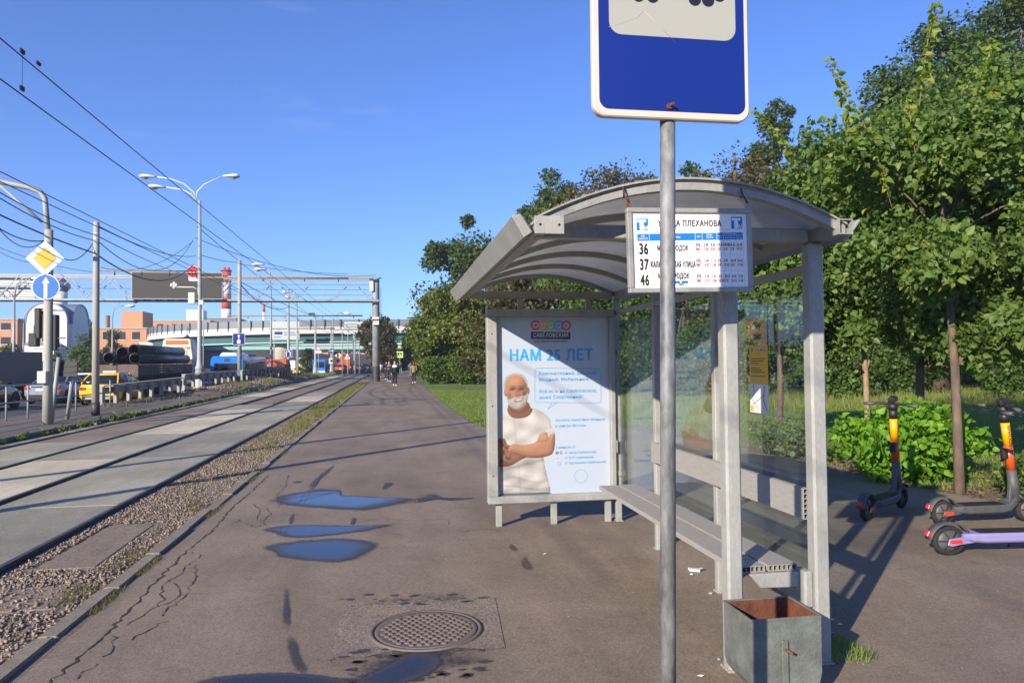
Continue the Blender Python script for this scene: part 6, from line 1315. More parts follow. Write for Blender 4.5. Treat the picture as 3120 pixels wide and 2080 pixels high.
a_, c_ = VY(-60, 905, GY - 1.2), VY(68, 836, GY - 1.2); o = thing('direction_panel', 'pale road sign panel behind the gantry truss left of the church', 'sign panel', ((a_.x + c_.x) / 2, GY + 1.0, a_.z)); w, h = c_.x - a_.x, c_.z - a_.z; b = MB(); b.b2((-w / 2, 0, 0), (w / 2, .1, h)); b.build('panel', 'plain_white', o)
for i in range(4): b = MB(); b.b2((-w / 2, -.05, h * (i + .5) / 4 - .03), (w / 2, -.002, h * (i + .5) / 4 + .03)); b.build('batten', 'steel_grey', o)

def _sy(px, py): q = G(px, py); return q.y - (q.x + 9.3) / SUN_K
# pole outside the frame on the left whose long shadow crosses the tracks and the path
pole('catenary_pole', 'concrete catenary pole standing left of the view, casting the long shadow over the path', -9.3, _sy(0, 1552), .1, 8.5, .13, .10)
pole('catenary_pole', 'concrete catenary pole standing further back left of the view', -9.3, _sy(0, 1462), .1, 8.5, .12, .09)
# ------------------------------------------------------------------ vehicles
def wheel(t, x, y, r, w, side):
    b = MB(); b.lathe([(r * .62, -w / 2), (r * .9, -w / 2), (r, -w * .3), (r, w * .3), (r * .9, w / 2), (r * .62, w / 2)], 20, (x, y, r), 'y', cap=False); wl = b.build('wheel', 'tyre', t)
    b = MB(); b.lathe([(.0, -w * .42), (r * .15, -w * .44), (r * .60, -w * .36), (r * .64, -w * .46), (r * .64, w * .46), (r * .60, w * .36), (r * .15, w * .44), (0, w * .42)], 14, (x, y, r), 'y', cap=False); b.build('rim', 'rim_metal', wl)
def car(label, px, py, Y, heading, paint, kind='suv', taxi=False, z=None, name='car', lower=None, pos=None):
    q = pos or VY(px, py, Y); zz = road_z(Y) if z is None else z; t = thing(name, label, 'car', (q.x, q.y, zz), heading, 'cars on the road')
    if kind == 'suv': L, W_, H = 4.45, .91, 1.60; st = [(0, .70, .42, .88), (.06, .84, .30, .98), (.30, .90, .24, 1.05), (1.2, .91, .20, 1.04), (2.6, .91, .20, 1.00), (3.3, .90, .20, .97), (3.95, .86, .22, .88), (4.32, .76, .28, .76), (4.45, .62, .36, .62)]; cab = ((.06, 3.25, 1.00, .83), (.36, 2.85, 1.24, .75), (.66, 2.42, 1.44, .64), (.95, 2.15, 1.50, .54))
    elif kind == 'sedan': L, W_, H = 4.7, .90, 1.45; st = [(0, .68, .42, .84), (.06, .82, .30, .96), (.35, .88, .24, 1.00), (1.0, .90, .20, .99), (2.6, .90, .20, .95), (3.4, .89, .20, .92), (4.1, .85, .22, .82), (4.55, .76, .28, .70), (4.7, .62, .36, .58)]; cab = ((.62, 3.35, .95, .80), (1.10, 2.95, 1.18, .73), (1.45, 2.60, 1.39, .63), (1.75, 2.35, 1.45, .55))
    else: L, W_, H = 4.9, .95, 1.95; st = [(0, .86, .40, 1.05), (.05, .92, .30, 1.10), (.4, .95, .24, 1.12), (2.6, .95, .22, 1.10), (3.6, .94, .22, 1.06), (4.3, .90, .24, .98), (4.75, .80, .30, .85), (4.9, .66, .38, .70)]; cab = ((.06, 3.9, 1.06, .88), (.14, 3.5, 1.45, .82), (.22, 3.1, 1.85, .76), (.35, 2.95, 1.95, .70))
    def ring(x, w, z0, z1): return [Vector((x, yy, zz_)) for yy, zz_ in ((-w * .86, z0), (-w, z0 + .16), (-w, z1 - .22), (-w * .95, z1 - .08), (-w * .84, z1), (0, z1 + .015), (w * .84, z1), (w * .95, z1 - .08), (w, z1 - .22), (w, z0 + .16), (w * .86, z0))]
    b = MB(); b.loft([ring(*s) for s in st]); b.build('body', paint, t)
    def slab(x0, x1, z, w, k=.22): return [Vector((xx, yy, z)) for xx, yy in ((x0, -w + k), (x0 + .06, -w + .06), (x0 + k * 1.4, -w), (x1 - k * 1.6, -w), (x1 - .10, -w + .10), (x1, -w + k * 1.3), (x1, w - k * 1.3), (x1 - .10, w - .10), (x1 - k * 1.6, w), (x0 + k * 1.4, w), (x0 + .06, w - .06), (x0, w - k))]
    b = MB(); b.loft([slab(*c) for c in cab[:3]]); b.build('windows', 'glass_dark', t)
    b = MB(); c2, c3 = cab[2], cab[3]; b.loft([slab(c2[0] - .06, c2[1] + .06, c2[2] - .03, c2[3] + .02), slab(c2[0], c2[1], c2[2] + .02, c2[3]), slab(*c3)]); b.build('roof', paint, t)
    for s in (-1, 1):                                            # pillars
        for f0, f1, fx in ((0, 0, 'C'), (.42, .44, 'B'), (1, 1, 'A')):
            c0, c1, c2 = cab[0], cab[1], cab[2]; X = lambda c, f: c[0] + .12 + (c[1] - c[0] - .26) * f
            b = MB()
            for u_, v_ in ((c0, c1), (c1, c2)): b.bar((X(u_, f0), s * (u_[3] - (.02 if fx == 'B' else .05)), u_[2]), (X(v_, f1), s * (v_[3] - (.02 if fx == 'B' else .05)), v_[2]), .09 if fx != 'C' else .15, .05, up=(0, 1, 0))
            b.build('pillar', paint if fx != 'B' else 'rubber_black', t)
        for x in (.80, L - .88):
            b = MB(); b.lathe([(.40, -.01), (.40, .012)], 18, (x, s * (W_ - .004), .34), 'y'); b.build('wheel_arch', 'rubber_black', t); wheel(t, x, s * (W_ - .09), .335, .21, s)
        b = MB(); b.box((L * .64, s * (W_ + .08), cab[0][2] + .06), (.16, .16, .13)); b.build('mirror', 'rubber_black', t, .03)
        b = MB(); b.box((.055, s * (W_ * .74), .80 if kind != 'van' else .95), (.16, .30, .15)); b.build('tail_light', 'tail_red', t, .03)
        b = MB(); b.box((L - .16, s * W_ * .70, .68), (.22, .32, .13)); b.build('headlight', 'lamp_white', t, .03)
        for x in (L * .30, L * .50): b = MB(); b.box((x, s * (W_ + .008), .84), (.18, .02, .035)); b.build('door_handle', paint, t)
        b = MB(); b.box((L * .46, s * (W_ - .01), .25), (2.1, .05, .12)); b.build('sill', 'rubber_black', t)
    b = MB(); b.box((.03, 0, .36), (.14, W_ * 1.55, .22)); b.build('rear_bumper', lower or 'rubber_black', t, .03)
    b = MB(); b.box((-.022, 0, .58 if kind == 'suv' else .72), (.02, .53, .115)); b.build('number_plate', 'plate_white', t)
    b = MB(); b.box((-.008, 0, .86), (.03, W_ * 1.1, .05)); b.build('trim_bar', 'sign_rim' if taxi else 'rubber_black', t)
    b = MB(); b.b2((.25, -W_ * .8, .14), (L - .3, W_ * .8, .26)); b.build('underbody', 'mud_dark', t)
    if taxi:
        b = MB(); b.box((1.45, 0, 1.555), (.20, .62, .10)); b.build('taxi_sign', 'plain_white', t, .03)
        for s in (-1, 1): b = MB(); b.tube([(.8, s * .60, 1.50), (2.2, s * .60, 1.51)], .022, 6); b.build('roof_rail', 'rim_metal', t)
        b = MB(); b.box((.03, 0, .36), (.17, 1.1, .10)); b.build('skid_plate', 'rim_metal', t)
    return t
HD = PI / 2
def at_road(px, Y): return VY(px, 1105, Y)
p_ = at_road(300, 37.0); car('yellow taxi seen from behind in the traffic beside the crash barrier', 0, 0, 37.0, HD, 'paint_yellow', 'suv', True, pos=Vector((p_.x, 37.0, 0)))
p_ = at_road(128, 40.0); car('silver grey sedan with a red tail light behind the leaning sign', 0, 0, 40.0, HD, 'paint_silver', 'sedan', pos=Vector((p_.x, 40.0, 0)))
p_ = at_road(40, 37.0); car('black car with a yellow side stripe at the edge of the view', 0, 0, 32.6, HD + .03, 'paint_black', 'suv', pos=Vector((p_.x - .3, 32.6, 0)))
p_ = at_road(236, 45.5); car('white crossover directly ahead of the yellow taxi', 0, 0, 45.5, HD, 'paint_white', 'suv', pos=Vector((p_.x, 45.5, 0)))
p_ = at_road(258, 55); car('navy blue car queueing ahead of the white crossover', 0, 0, 55, HD, 'paint_navy', 'suv', pos=Vector((p_.x - .3, 55, 0)))
p_ = at_road(120, 52); car('dark maroon minivan ahead of the silver sedan', 0, 0, 52, HD, 'paint_maroon', 'van', pos=Vector((p_.x, 52, 0)))
p_ = at_road(640, 56); car('blue grey sedan directly behind the blue bus', 0, 0, 55.5, HD, 'paint_navy', 'sedan', pos=Vector((p_.x, 55.5, 0)))
p_ = at_road(572, 74); car('dark car beside the pipe lorry cab', 0, 0, 74, HD, 'paint_grey', 'sedan', pos=Vector((p_.x, 74, 0)))
for i, (px, Y, pt, kd, lb) in enumerate(((905, 150, 'paint_yellow', 'sedan', 'distant yellow car near the white box lorry'), (922, 155, 'paint_white', 'suv', 'distant white car near the white box lorry'), (1035, 146, 'orange_paint', 'suv', 'distant orange car at the crossing'), (1080, 148, 'orange_paint', 'sedan', 'distant orange vehicle turning at the crossing'), (985, 150, 'paint_white', 'sedan', 'distant white car beside the far blue lorry'), (1125, 150, 'paint_grey', 'sedan', 'distant grey car crossing the end of the tracks'))):
    p_ = at_road(px, Y); car(lb, 0, 0, Y, HD if i not in (3, 5) else PI, pt, kd, pos=Vector((p_.x, Y, 0)), z=road_z(Y) if p_.x < -11.6 else .0)

# white cab lorry with a grey box, at the left edge
p_ = at_road(30, 49); t = thing('box_lorry', 'grey tarpaulin box lorry with a white cab near the church', 'lorry', (p_.x + 1.9, 47, road_z(49)), PI / 2 - .30)
b = MB(); b.b2((-5.2, -1.05, .95), (-.1, 1.05, 2.75)); b.build('cargo_box', 'van_tarp', t, .05)
b = MB(); b.loft([[Vector((x, yy, z)) for yy, z in ((-.95, .45), (-.98, 1.2), (-.88, zt), (.88, zt), (.98, 1.2), (.95, .45))] for x, zt in ((0, 2.2), (.9, 2.25), (1.25, 1.95), (1.75, 1.25), (2.1, 1.05), (2.2, .9))]); b.build('cab', 'paint_white', t, .04)
for s in (-1, 1):
    b = MB(); b.prism([(.15, 1.2), (1.15, 1.2), (.95, 1.95), (.15, 2.0)], (0, s * .965 + .02, 0), (1, 0, 0), (0, 0, 1), .04); b.build('side_window', 'glass_dark', t)
    b = MB(); b.box((1.25, s * 1.12, 1.4), (.12, .2, .3)); b.build('mirror', 'rubber_black', t, .03); b = MB(); b.box((-5.22, s * .8, .9), (.05, .25, .14)); b.build('tail_light', 'tail_red', t)
    for x in (1.3, -1.0, -4.2): wheel(t, x, s * .85, .38, .24, s)
b = MB(); b.add([(1.27, -.85, 1.93), (1.77, -.9, 1.26), (1.77, .9, 1.26), (1.27, .85, 1.93)], [(0, 1, 2, 3)]); b.build('windscreen', 'glass_dark', t); b = MB(); b.b2((-5.2, -.5, .5), (1.6, .5, .8)); b.build('chassis', 'mud_dark', t)

# lorry with the black pipes
TY0 = 50.0; a_, c_ = VY(301, 1105, TY0), VY(413, 1105, TY0); cx = (a_.x + c_.x) / 2; zr = road_z(TY0) - .05
t = thing('pipe_lorry', 'long flatbed lorry with brown tailboard and beige cab', 'lorry', (cx, TY0, zr)); HW = 1.25; zb_ = 1.35; LEN = 12.6
z_top = zpx(413, 1110, TY0) - zr
b = MB(); b.b2((-HW, .1, zb_ - .18), (HW, LEN, zb_)); b.build('bed', 'mud_dark', t); b = MB(); b.b2((-.45, .2, .75), (.45, LEN + 2.5, zb_ - .19)); b.build('chassis', 'mud_dark', t)
z_top = max(z_top, zb_ + .55); nb = 4
for i in range(nb):
    z0, z1 = zb_ + (z_top - zb_) * i / nb, zb_ + (z_top - zb_) * (i + 1) / nb - .015
    for s in (-1, 1): b = MB(); b.b2((s * HW - .03, .08, z0), (s * HW + .03, LEN, z1)); b.build('side_board', 'plank_grey', t)
for x0, x1 in ((-HW, -.02), (.02, HW)): b = MB(); b.b2((x0, -.02, zb_ - .1), (x1, .05, z_top)); b.build('tailboard', 'truck_brown', t, .01)
b = MB(); b.b2((-HW, -.03, .55), (HW, .04, .75)); b.build('underrun_bar', 'truck_brown', t)
for s in (-1, 1):
    for y_ in (1.6, 2.9, 4.2, 10.4): b = MB(); b.lathe([(.3, -.15), (.5, -.15), (.5, .15), (.3, .15), (.05, .05)], 18, (s * 1.05, y_, .5), 'x'); b.build('wheel', 'tyre', t)
    b = MB(); b.box((s * 1.0, -.04, .85), (.35, .05, .16)); b.build('tail_light', 'tail_red', t)
    b = MB(); b.b2((s * HW - .02, 4.6, .55), (s * HW + .02, 9.4, 1.1)); b.build('side_skirt', 'mud_dark', t)
    for y_ in (2.5, 5.4, 8.3, 11): b = MB(); b.b2((s * (HW + .035) - .025, y_, zb_), (s * (HW + .035) + .025, y_ + .08, z_top + 1.15)); b.build('stake', 'steel_rusty', t)
cabY = LEN + .5
zc = zpx(520, 1032, TY0 + cabY) - zr
b = MB(); b.loft([[Vector((x, y_, z)) for x, z in ((-1.22, .8), (-1.22, 2.6), (-1.05, zc - .1), (-.9, zc), (.9, zc), (1.05, zc - .1), (1.22, 2.6), (1.22, .8))] for y_ in (cabY, cabY + 1.9)]); b.build('cab', 'cab_beige', t, .06)
b = MB(); b.b2((-1.15, cabY - .06, 1.2), (1.15, cabY + .0, 2.45)); b.build('cab_rear_panel', 'truck_brown', t); b = MB(); b.b2((-.85, cabY - .03, zc - .45), (.85, cabY - .005, zc - .12)); b.build('deflector_recess', 'strap_orange', t)
b = MB(); b.loft([[Vector((x, y_, z)) for x, z in ((-1.15, zc - .9), (1.15, zc - .9), (1.15, zt), (-1.15, zt))] for y_, zt in ((cabY + 1.9, zc), (cabY + 2.25, zc - .75))]); b.build('windscreen', 'glass_dark', t)
b = MB(); txt(b, 'ПЛЭМТ', .30, (.05, cabY - .012, zc - .85), (1, 0, 0), (0, 0, 1), bold=.01); b.build('lettering', 'print_dark', t)
for s in (-1, 1): b = MB(); b.lathe([(.3, -.15), (.5, -.15), (.5, .15), (.3, .15)], 18, (s * 1.05, cabY + 1.3, .5), 'x'); b.build('wheel', 'tyre', t); b = MB(); b.box((s * 1.4, cabY + 1.8, 2.4), (.2, .12, .6)); b.build('mirror', 'rubber_black', t)
def pipe(label, px, py, r, y0, L_):
    q = VY(px, py, TY0 + y0); t = thing('steel_pipe', label, 'pipe', (q.x, TY0 + y0, q.z), 0, 'black pipes on the lorry'); b = MB(); b.lathe([(r * .90, 0), (r, 0), (r, L_), (r * .90, L_), (r * .90, 0.001)], 24, axis='y', cap=False); b.build('tube', 'pipe_black', t)
    b = MB(); b.lathe([(.0, L_ * .6), (r * .9, L_ * .6)], 18, axis='y', cap=False); b.build('dark_inside', 'pipe_hole', t); return t
zrow = z_top + .40
for lb, px, py, y0, L_ in (('black pipe lying at the left of the lower row', 331, 1090, -.3, 11), ('black pipe lying at the right of the lower row', 411, 1091, -.2, 11.6), ('black pipe resting in the middle over the lower row', 372, 1073, .2, 11), ('topmost black pipe held by orange straps', 407, 1065, -.3, 10.5), ('black pipe hidden in the middle of the lower row', 371, 1094, .6, 10.8)):
    q = VY(px, py, TY0 + y0); pipe(lb, px, py, .345 if 'hidden' not in lb else .32, y0, L_)
q = VY(407, 1065, TY0 - .3)
for y_ in (3.2, 6.6): b = MB(); b.lathe([(.352, -.06), (.352, .06)], 24, axis='y', cap=False); o = b.build('cargo_strap', 'strap_orange'); o.location = (q.x, TY0 + y_, q.z); tag(o, 'orange strap round the topmost black pipe', 'strap', 'orange pipe straps')

# blue bus
BYr = 63.0; a_, c_ = VY(644, 1105, BYr), VY(738, 1105, BYr); cx = (a_.x + c_.x) / 2; zr = road_z(BYr) - .25
t = thing('city_bus', 'bright blue city bus seen from behind with a white roof unit', 'bus', (cx, BYr, zr)); W2 = 1.27; HB = 2.95; LB = 11.5
b = MB(); b.loft([[Vector((x, y_, z)) for x, z in ((-W2, .35), (-W2, 2.6), (-W2 + .12, HB - .06), (-W2 + .3, HB), (W2 - .3, HB), (W2 - .12, HB - .06), (W2, 2.6), (W2, .35))] for y_ in (0, .12, LB)]); b.build('body', 'bus_blue', t, .03)
b = MB(); b.b2((-1.0, -.02, 1.75), (1.0, .02, 2.35)); b.build('rear_window', 'glass_dark', t, .02); b = MB(); b.b2((-.9, -.02, .55), (1.0, .02, 1.0)); b.build('engine_grille', 'mud_dark', t)
b = MB(); b.b2((-.2, -.025, 2.5), (.2, .02, 2.75)); b.build('route_display', 'dark_steel', t)
for i in range(6):
    y_ = .7 + i * 1.75; b = MB(); b.b2((W2 - .02, y_, 1.3), (W2 + .012, y_ + 1.6, 2.5)); b.build('side_window', 'glass_dark', t); b = MB(); b.b2((-W2 - .012, y_, 1.3), (-W2 + .02, y_ + 1.6, 2.5)); b.build('side_window', 'glass_dark', t)
b = MB(); b.loft([[Vector((x, y_, z)) for x, z in ((-.75, HB - .01), (-.6, HB + h_), (.6, HB + h_), (.75, HB - .01))] for y_, h_ in ((.6, .15), (1.0, .32), (4.2, .32), (4.6, .12))]); b.build('roof_unit', 'paint_white', t, .05); b = MB(); b.b2((-.7, 5.5, HB + .005), (.7, 9, HB + .2)); b.build('roof_unit', 'screen_grey', t, .05)
for s in (-1, 1):
    b = MB(); b.box((s * 1.1, -.01, 1.2), (.16, .04, .45)); b.build('tail_light', 'tail_red', t)
    for y_ in (2.6, 8.6): b = MB(); b.lathe([(.25, -.14), (.48, -.14), (.48, .14), (.25, .14)], 16, (s * 1.13, y_, .48), 'x'); b.build('wheel', 'tyre', t)

# orange road-service tanker
OY = 80.0; a_, c_ = VY(789, 1105, OY), VY(858, 1105, OY); cx = VY(816, 1105, OY).x; zr = road_z(OY) - .25
t = thing('tanker_lorry', 'orange road cleaning tanker with a round blue arrow sign at the back', 'lorry', (cx, OY, zr)); b = MB(); rg = []
for y_, s_ in ((0, .86), (.08, .97), (.25, 1), (4.6, 1), (4.8, .93)): rg.append([Vector((1.12 * s_ * math.cos(a), y_, 1.92 + .86 * s_ * math.sin(a))) for a in [2 * PI * i / 22 for i in range(22)]])
b.loft(rg); b.build('tank', 'orange_paint', t); c = (-.25, -.12, 1.85); sd = flat_sign(t, c, circ(0, 0, .47, 24), 'plain_white', 'arrow_sign', .02); decal(sd, c, circ(0, 0, .42, 24), 'sign_blue', 'disc'); decal(sd, c, [(-.27, -.30), (-.02, -.26), (-.09, -.18), (.26, .2), (.19, .27), (-.16, -.11), (-.24, -.03)], 'plain_white', 'arrow', 2)
b = MB(); b.b2((-1.1, .1, .5), (1.1, 5.2, 1.05)); b.build('chassis', 'mud_dark', t); b = MB(); b.b2((-1.2, -.25, .55), (1.2, .05, .95)); b.build('rear_frame', 'steel_rusty', t); b = MB(); b.b2((-1.2, 5.3, .7), (1.2, 7.3, 2.9)); b.build('cab', 'orange_paint', t, .08); b = MB(); b.b2((1.19, 5.7, 1.8), (1.21, 6.9, 2.6)); b.build('side_window', 'glass_dark', t)
b = MB(); b.tube([(-1.05, -.05, 1.0), (-1.1, -.1, 2.2), (-.6, -.1, 2.5)], .06, 6); b.build('hose', 'steel_rusty', t)
for s in (-1, 1):
    b = MB(); b.box((s * .95, -.27, .75), (.3, .05, .14)); b.build('tail_light', 'tail_red', t)
    for y_ in (1.0, 2.2, 6.2): b = MB(); b.lathe([(.25, -.14), (.5, -.14), (.5, .14), (.25, .14)], 16, (s * 1.0, y_, .5), 'x'); b.build('wheel', 'tyre', t)
# small far lorries
def far_lorry(label, px, Y, boxm, cabm, w=2.3, h=2.9, L_=5, x=None):
    q = at_road(px, Y); t = thing('distant_lorry', label, 'lorry', (q.x if x is None else x, Y, road_z(Y) if q.x < -11.6 else 0)); b = MB(); b.b2((-w / 2, 0, .9), (w / 2, L_, h)); b.build('cargo_box', boxm, t, .04); b = MB(); b.b2((-w / 2, L_ + .3, .6), (w / 2, L_ + 2.1, h - .4)); b.build('cab', cabm, t, .1)
    b = MB(); b.b2((-w / 2 + .1, -.02, .45), (w / 2 - .1, L_ + 1.8, .85)); b.build('chassis', 'mud_dark', t); b = MB(); b.b2((-.02, -.015, 1.0), (.02, .01, h - .1)); b.build('door_gap', 'dark_gap', t)
    for s in (-1, 1):
        b = MB(); b.box((s * (w / 2 - .25), -.03, .72), (.3, .05, .14)); b.build('tail_light', 'tail_red', t)
        for y_ in (1.1, L_ + 1): b = MB(); b.lathe([(.2, -.12), (.45, -.12), (.45, .12), (.2, .12)], 14, (s * (w / 2 - .2), y_, .45), 'x'); b.build('wheel', 'tyre', t)
far_lorry('distant lorry with a cream box behind the lane arrow sign', 926, 152, 'cab_beige', 'paint_white', 2.4, 3.4); far_lorry('distant white van body left of the cream lorry', 900, 158, 'paint_white', 'paint_white', 2.2, 2.9)
far_lorry('distant lorry with orange skip before the crossing', 1048, 152, 'orange_paint', 'orange_paint', 2.4, 2.9, 4)
q = at_road(972, 146); t = thing('distant_bus', 'distant blue lorry cab facing the crossing beside the pole with two plates', 'bus', (q.x, 146, road_z(146))); b = MB(); b.b2((-1.2, 0, .5), (1.2, 7, 3.0)); b.build('body', 'bus_blue', t, .08); b = MB(); b.b2((-1.0, -.02, 1.4), (1.0, .02, 2.5)); b.build('window', 'glass_dark', t); b = MB(); b.b2((-1.1, -.03, .35), (1.1, .02, .8)); b.build('bumper', 'plain_white', t)
for s in (-1, 1):
    for y_ in (1.2, 5.5): b = MB(); b.lathe([(.2, -.12), (.46, -.12), (.46, .12), (.2, .12)], 14, (s * 1.05, y_, .46), 'x'); b.build('wheel', 'tyre', t)
# ------------------------------------------------------------------ flyover, chimneys, church, blocks
fo = thing('flyover', 'curved white and green road flyover crossing behind the traffic', 'flyover', (-10, 150, 0))
ctl = [(95, 150), (50, 150), (15, 150), (-10, 150), (-25, 151.5), (-38, 156), (-48, 164), (-53.5, 176), (-54, 190), (-48, 206), (-38, 220)]
pts = []
for i in range(len(ctl) - 1):
    p0, p1, p2, p3 = (Vector(ctl[max(0, min(len(ctl) - 1, i + k - 1))]) for k in range(4))
    for j in range(6):
        t_ = j / 6; pts.append(.5 * ((2 * p1) + (p2 - p0) * t_ + (2 * p0 - 5 * p1 + 4 * p2 - p3) * t_ * t_ + (3 * p1 - p0 - 3 * p2 + p3) * t_ ** 3))
def zdeck(p):
    x = max(-54, min(95, p.x)); base = 8.15 + .30 * (x + 10) / 60 if x > -10 else 8.15 - .6 * ((-10 - x) / 44) ** 1.5
    return base - (max(0, p.y - 176) * .03)
def sweep(name, prof, mm):
    rg = []
    for i, p in enumerate(pts):
        d = (pts[min(i + 1, len(pts) - 1)] - pts[max(i - 1, 0)]).normalized(); n_ = Vector((d.y, -d.x)) * -1.0; n_ = Vector((-d.y, d.x)); z = zdeck(p)
        rg.append([Vector((p.x + n_.x * a + 10, p.y + n_.y * a - 150, z + c)) for a, c in prof])
    b = MB(); b.loft(rg, smooth=False); return b.build(name, mm, fo)
# offset a: positive is towards the viewer (deck runs from right to left)
sweep('deck', [(-.0, 0), (-.0, -.25), (-10, -.25), (-10, 0)], 'asphalt_road')
sweep('parapet', [(.35, .75), (.05, .75), (.05, -.35), (.35, -.55)], 'deck_white'); sweep('girder', [(-.6, -.26), (-.9, -2.1), (-8, -2.1), (-8.5, -.26)], 'girder_green'); sweep('girder_edge', [(-.4, -2.1), (-.4, -2.32), (-8.4, -2.32), (-8.4, -2.1)], 'girder_edge')
sweep('far_parapet', [(-9.9, .75), (-10.2, .75), (-10.2, -.5), (-9.9, -.3)], 'deck_white'); sweep('noise_screen', [(.22, .76), (.16, .76), (.16, 2.15), (.22, 2.15)], 'screen_grey')
for i in range(0, len(pts)):
    p = pts[i]; d = (pts[min(i + 1, len(pts) - 1)] - pts[max(i - 1, 0)]).normalized(); n_ = Vector((-d.y, d.x)); c = p + n_ * .4; z = zdeck(p); b = MB(); b.box((c.x + 10, c.y - 150, z + 1.25), (.14, .14, 2.0)); b.build('screen_post', 'dark_steel', fo)
for x, y in ((-22, 154), (12, 154), (45, 154), (-45, 170)):
    b = MB(); b.loft([[Vector((x + 10 + 1.3 * k_ * math.cos(a), y - 150 + .9 * k_ * math.sin(a), z)) for a in [2 * PI * i / 14 for i in range(14)]] for z, k_ in ((-.8, .9), (4.2, .95), (5.9, 1.5))]); b.build('pier', 'pier', fo)
# lower ramp and embankment under the flyover
t = thing('lower_ramp', 'lower white and teal bridge seen under the flyover', 'flyover', (0, 190, 0)); b = MB(); b.b2((-60, 0, 5.2), (60, 9, 6.2)); b.build('girder', 'girder_edge', t); b = MB(); b.b2((-60, -.3, 6.21), (60, -.01, 7.3)); b.build('parapet', 'deck_white', t); b = MB(); b.b2((-60, .3, 4.6), (60, 8, 5.19)); b.build('soffit', 'embankment', t)
for x in (-40, -14, 14, 40): b = MB(); b.b2((x - .8, 2, -.7), (x + .8, 6, 4.59)); b.build('pier', 'pier', t)
b = MB(); V = []
for i in range(25):
    x = -62 + i * 3.4; V += [(x, 168, -.8), (x, 182 + 3 * math.sin(i), 4.6 + .4 * math.sin(i * 1.7) - 3.2 * max(0, (i - 12) / 12))]
b.add(V, [(2 * i, 2 * i + 2, 2 * i + 3, 2 * i + 1) for i in range(24)]); tag(b.build('embankment', 'embankment'), kind='structure')
t = thing('road_sign_board', 'large white direction board beneath the flyover parapet above the tanker', 'sign panel', (0, 0, 0))
a_, c_ = VY(826, 1035, 145), VY(912, 978, 145); t.location = ((a_.x + c_.x) / 2, 145, 0); w = c_.x - a_.x; b = MB(); b.b2((-w / 2, 0, a_.z), (w / 2, .15, c_.z)); b.build('panel', 'billboard', t)
for s in (-.4, .4): b = MB(); b.b2((w * s - .12, .16, -.6), (w * s + .12, .4, c_.z)); b.build('post', 'steel_grey', t)
b = MB(); b.flat([(-w * .38, 0), (-w * .1, 0), (-w * .1, .5), (-w * .38, .5)], (0, -.01, a_.z + 1.0), U, Vv); b.build('blue_field', 'sign_blue', t)
for k_, (x0_, x1_, z_) in enumerate(((-.05, .35, 1.25), (-.05, .42, .85), (-.40, -.15, .4))): b = MB(); b.flat([(w * x0_, 0), (w * x1_, 0), (w * x1_, .18), (w * x0_, .18)], (0, -.01, a_.z + z_), U, Vv); b.build('text_line', 'screen_grey', t)
a_, c_ = VY(1049, 1018, 147), VY(1105, 980, 147); t = thing('road_sign_board', 'white direction board on the flyover beside the yellowing tree', 'sign panel', ((a_.x + c_.x) / 2, 147, 0)); w = c_.x - a_.x; b = MB(); b.b2((-w / 2, 0, a_.z), (w / 2, .15, c_.z)); b.build('panel', 'billboard', t); b = MB(); b.b2((-.15, .16, -.6), (.15, .4, c_.z)); b.build('post', 'steel_grey', t)
for z_ in (.75, .55, .35): b = MB(); b.flat([(-w * .42, 0), (w * .3, 0), (w * .3, .2), (-w * .42, .2)], (0, -.01, a_.z + (c_.z - a_.z) * z_), U, Vv); b.build('text_line', 'screen_grey', t)
# chimneys
def chimney(label, px, wpx, top, Y, bands, flues=False):
    q = VY(px, top, Y); dep = q.x * math.sin(YAW) + Y * math.cos(YAW); r = wpx * dep / F_PX / 2; t = thing('chimney', label, 'chimney', (q.x, Y, -.7)); H = q.z + .7
    for f0, f1, mm in bands: b = MB(); b.lathe([(r * (1.12 - .12 * f0), H * f0), (r * (1.12 - .12 * f1), H * f1)], 24); b.build('band', mm, t)
    if flues:
        for s in (-1, 1): b = MB(); b.lathe([(r * .33, H), (r * .33, H + r * .55)], 14, (s * r * .42, 0, 0)); b.build('flue', 'chimney_red', t)
        b = MB(); b.lathe([(r * 1.25, H * .985), (r * 1.25, H * .992)], 24); b.build('gallery', 'dark_steel', t)
def bnd(top, ys, Y, px):
    z0 = -.7; zt = VY(px, top, Y).z; fs = [((VY(px, y_, Y).z - z0) / (zt - z0)) for y_ in ys]; return fs
fs = bnd(822, (981, 942, 905, 862), 340, 690); chimney('tall thick red and white striped chimney behind the gantry board', 690, 27, 822, 340, [(0, fs[0], 'chimney_white'), (fs[0], fs[1], 'chimney_white'), (fs[1], fs[2], 'chimney_red'), (fs[2], fs[3], 'chimney_white'), (fs[3], 1, 'chimney_red')], True)
fs = bnd(926, (975, 951), 420, 804); chimney('small distant red and white chimney above the flyover', 804, 8, 926, 420, [(0, fs[1], 'chimney_white'), (fs[1], 1, 'chimney_red')])

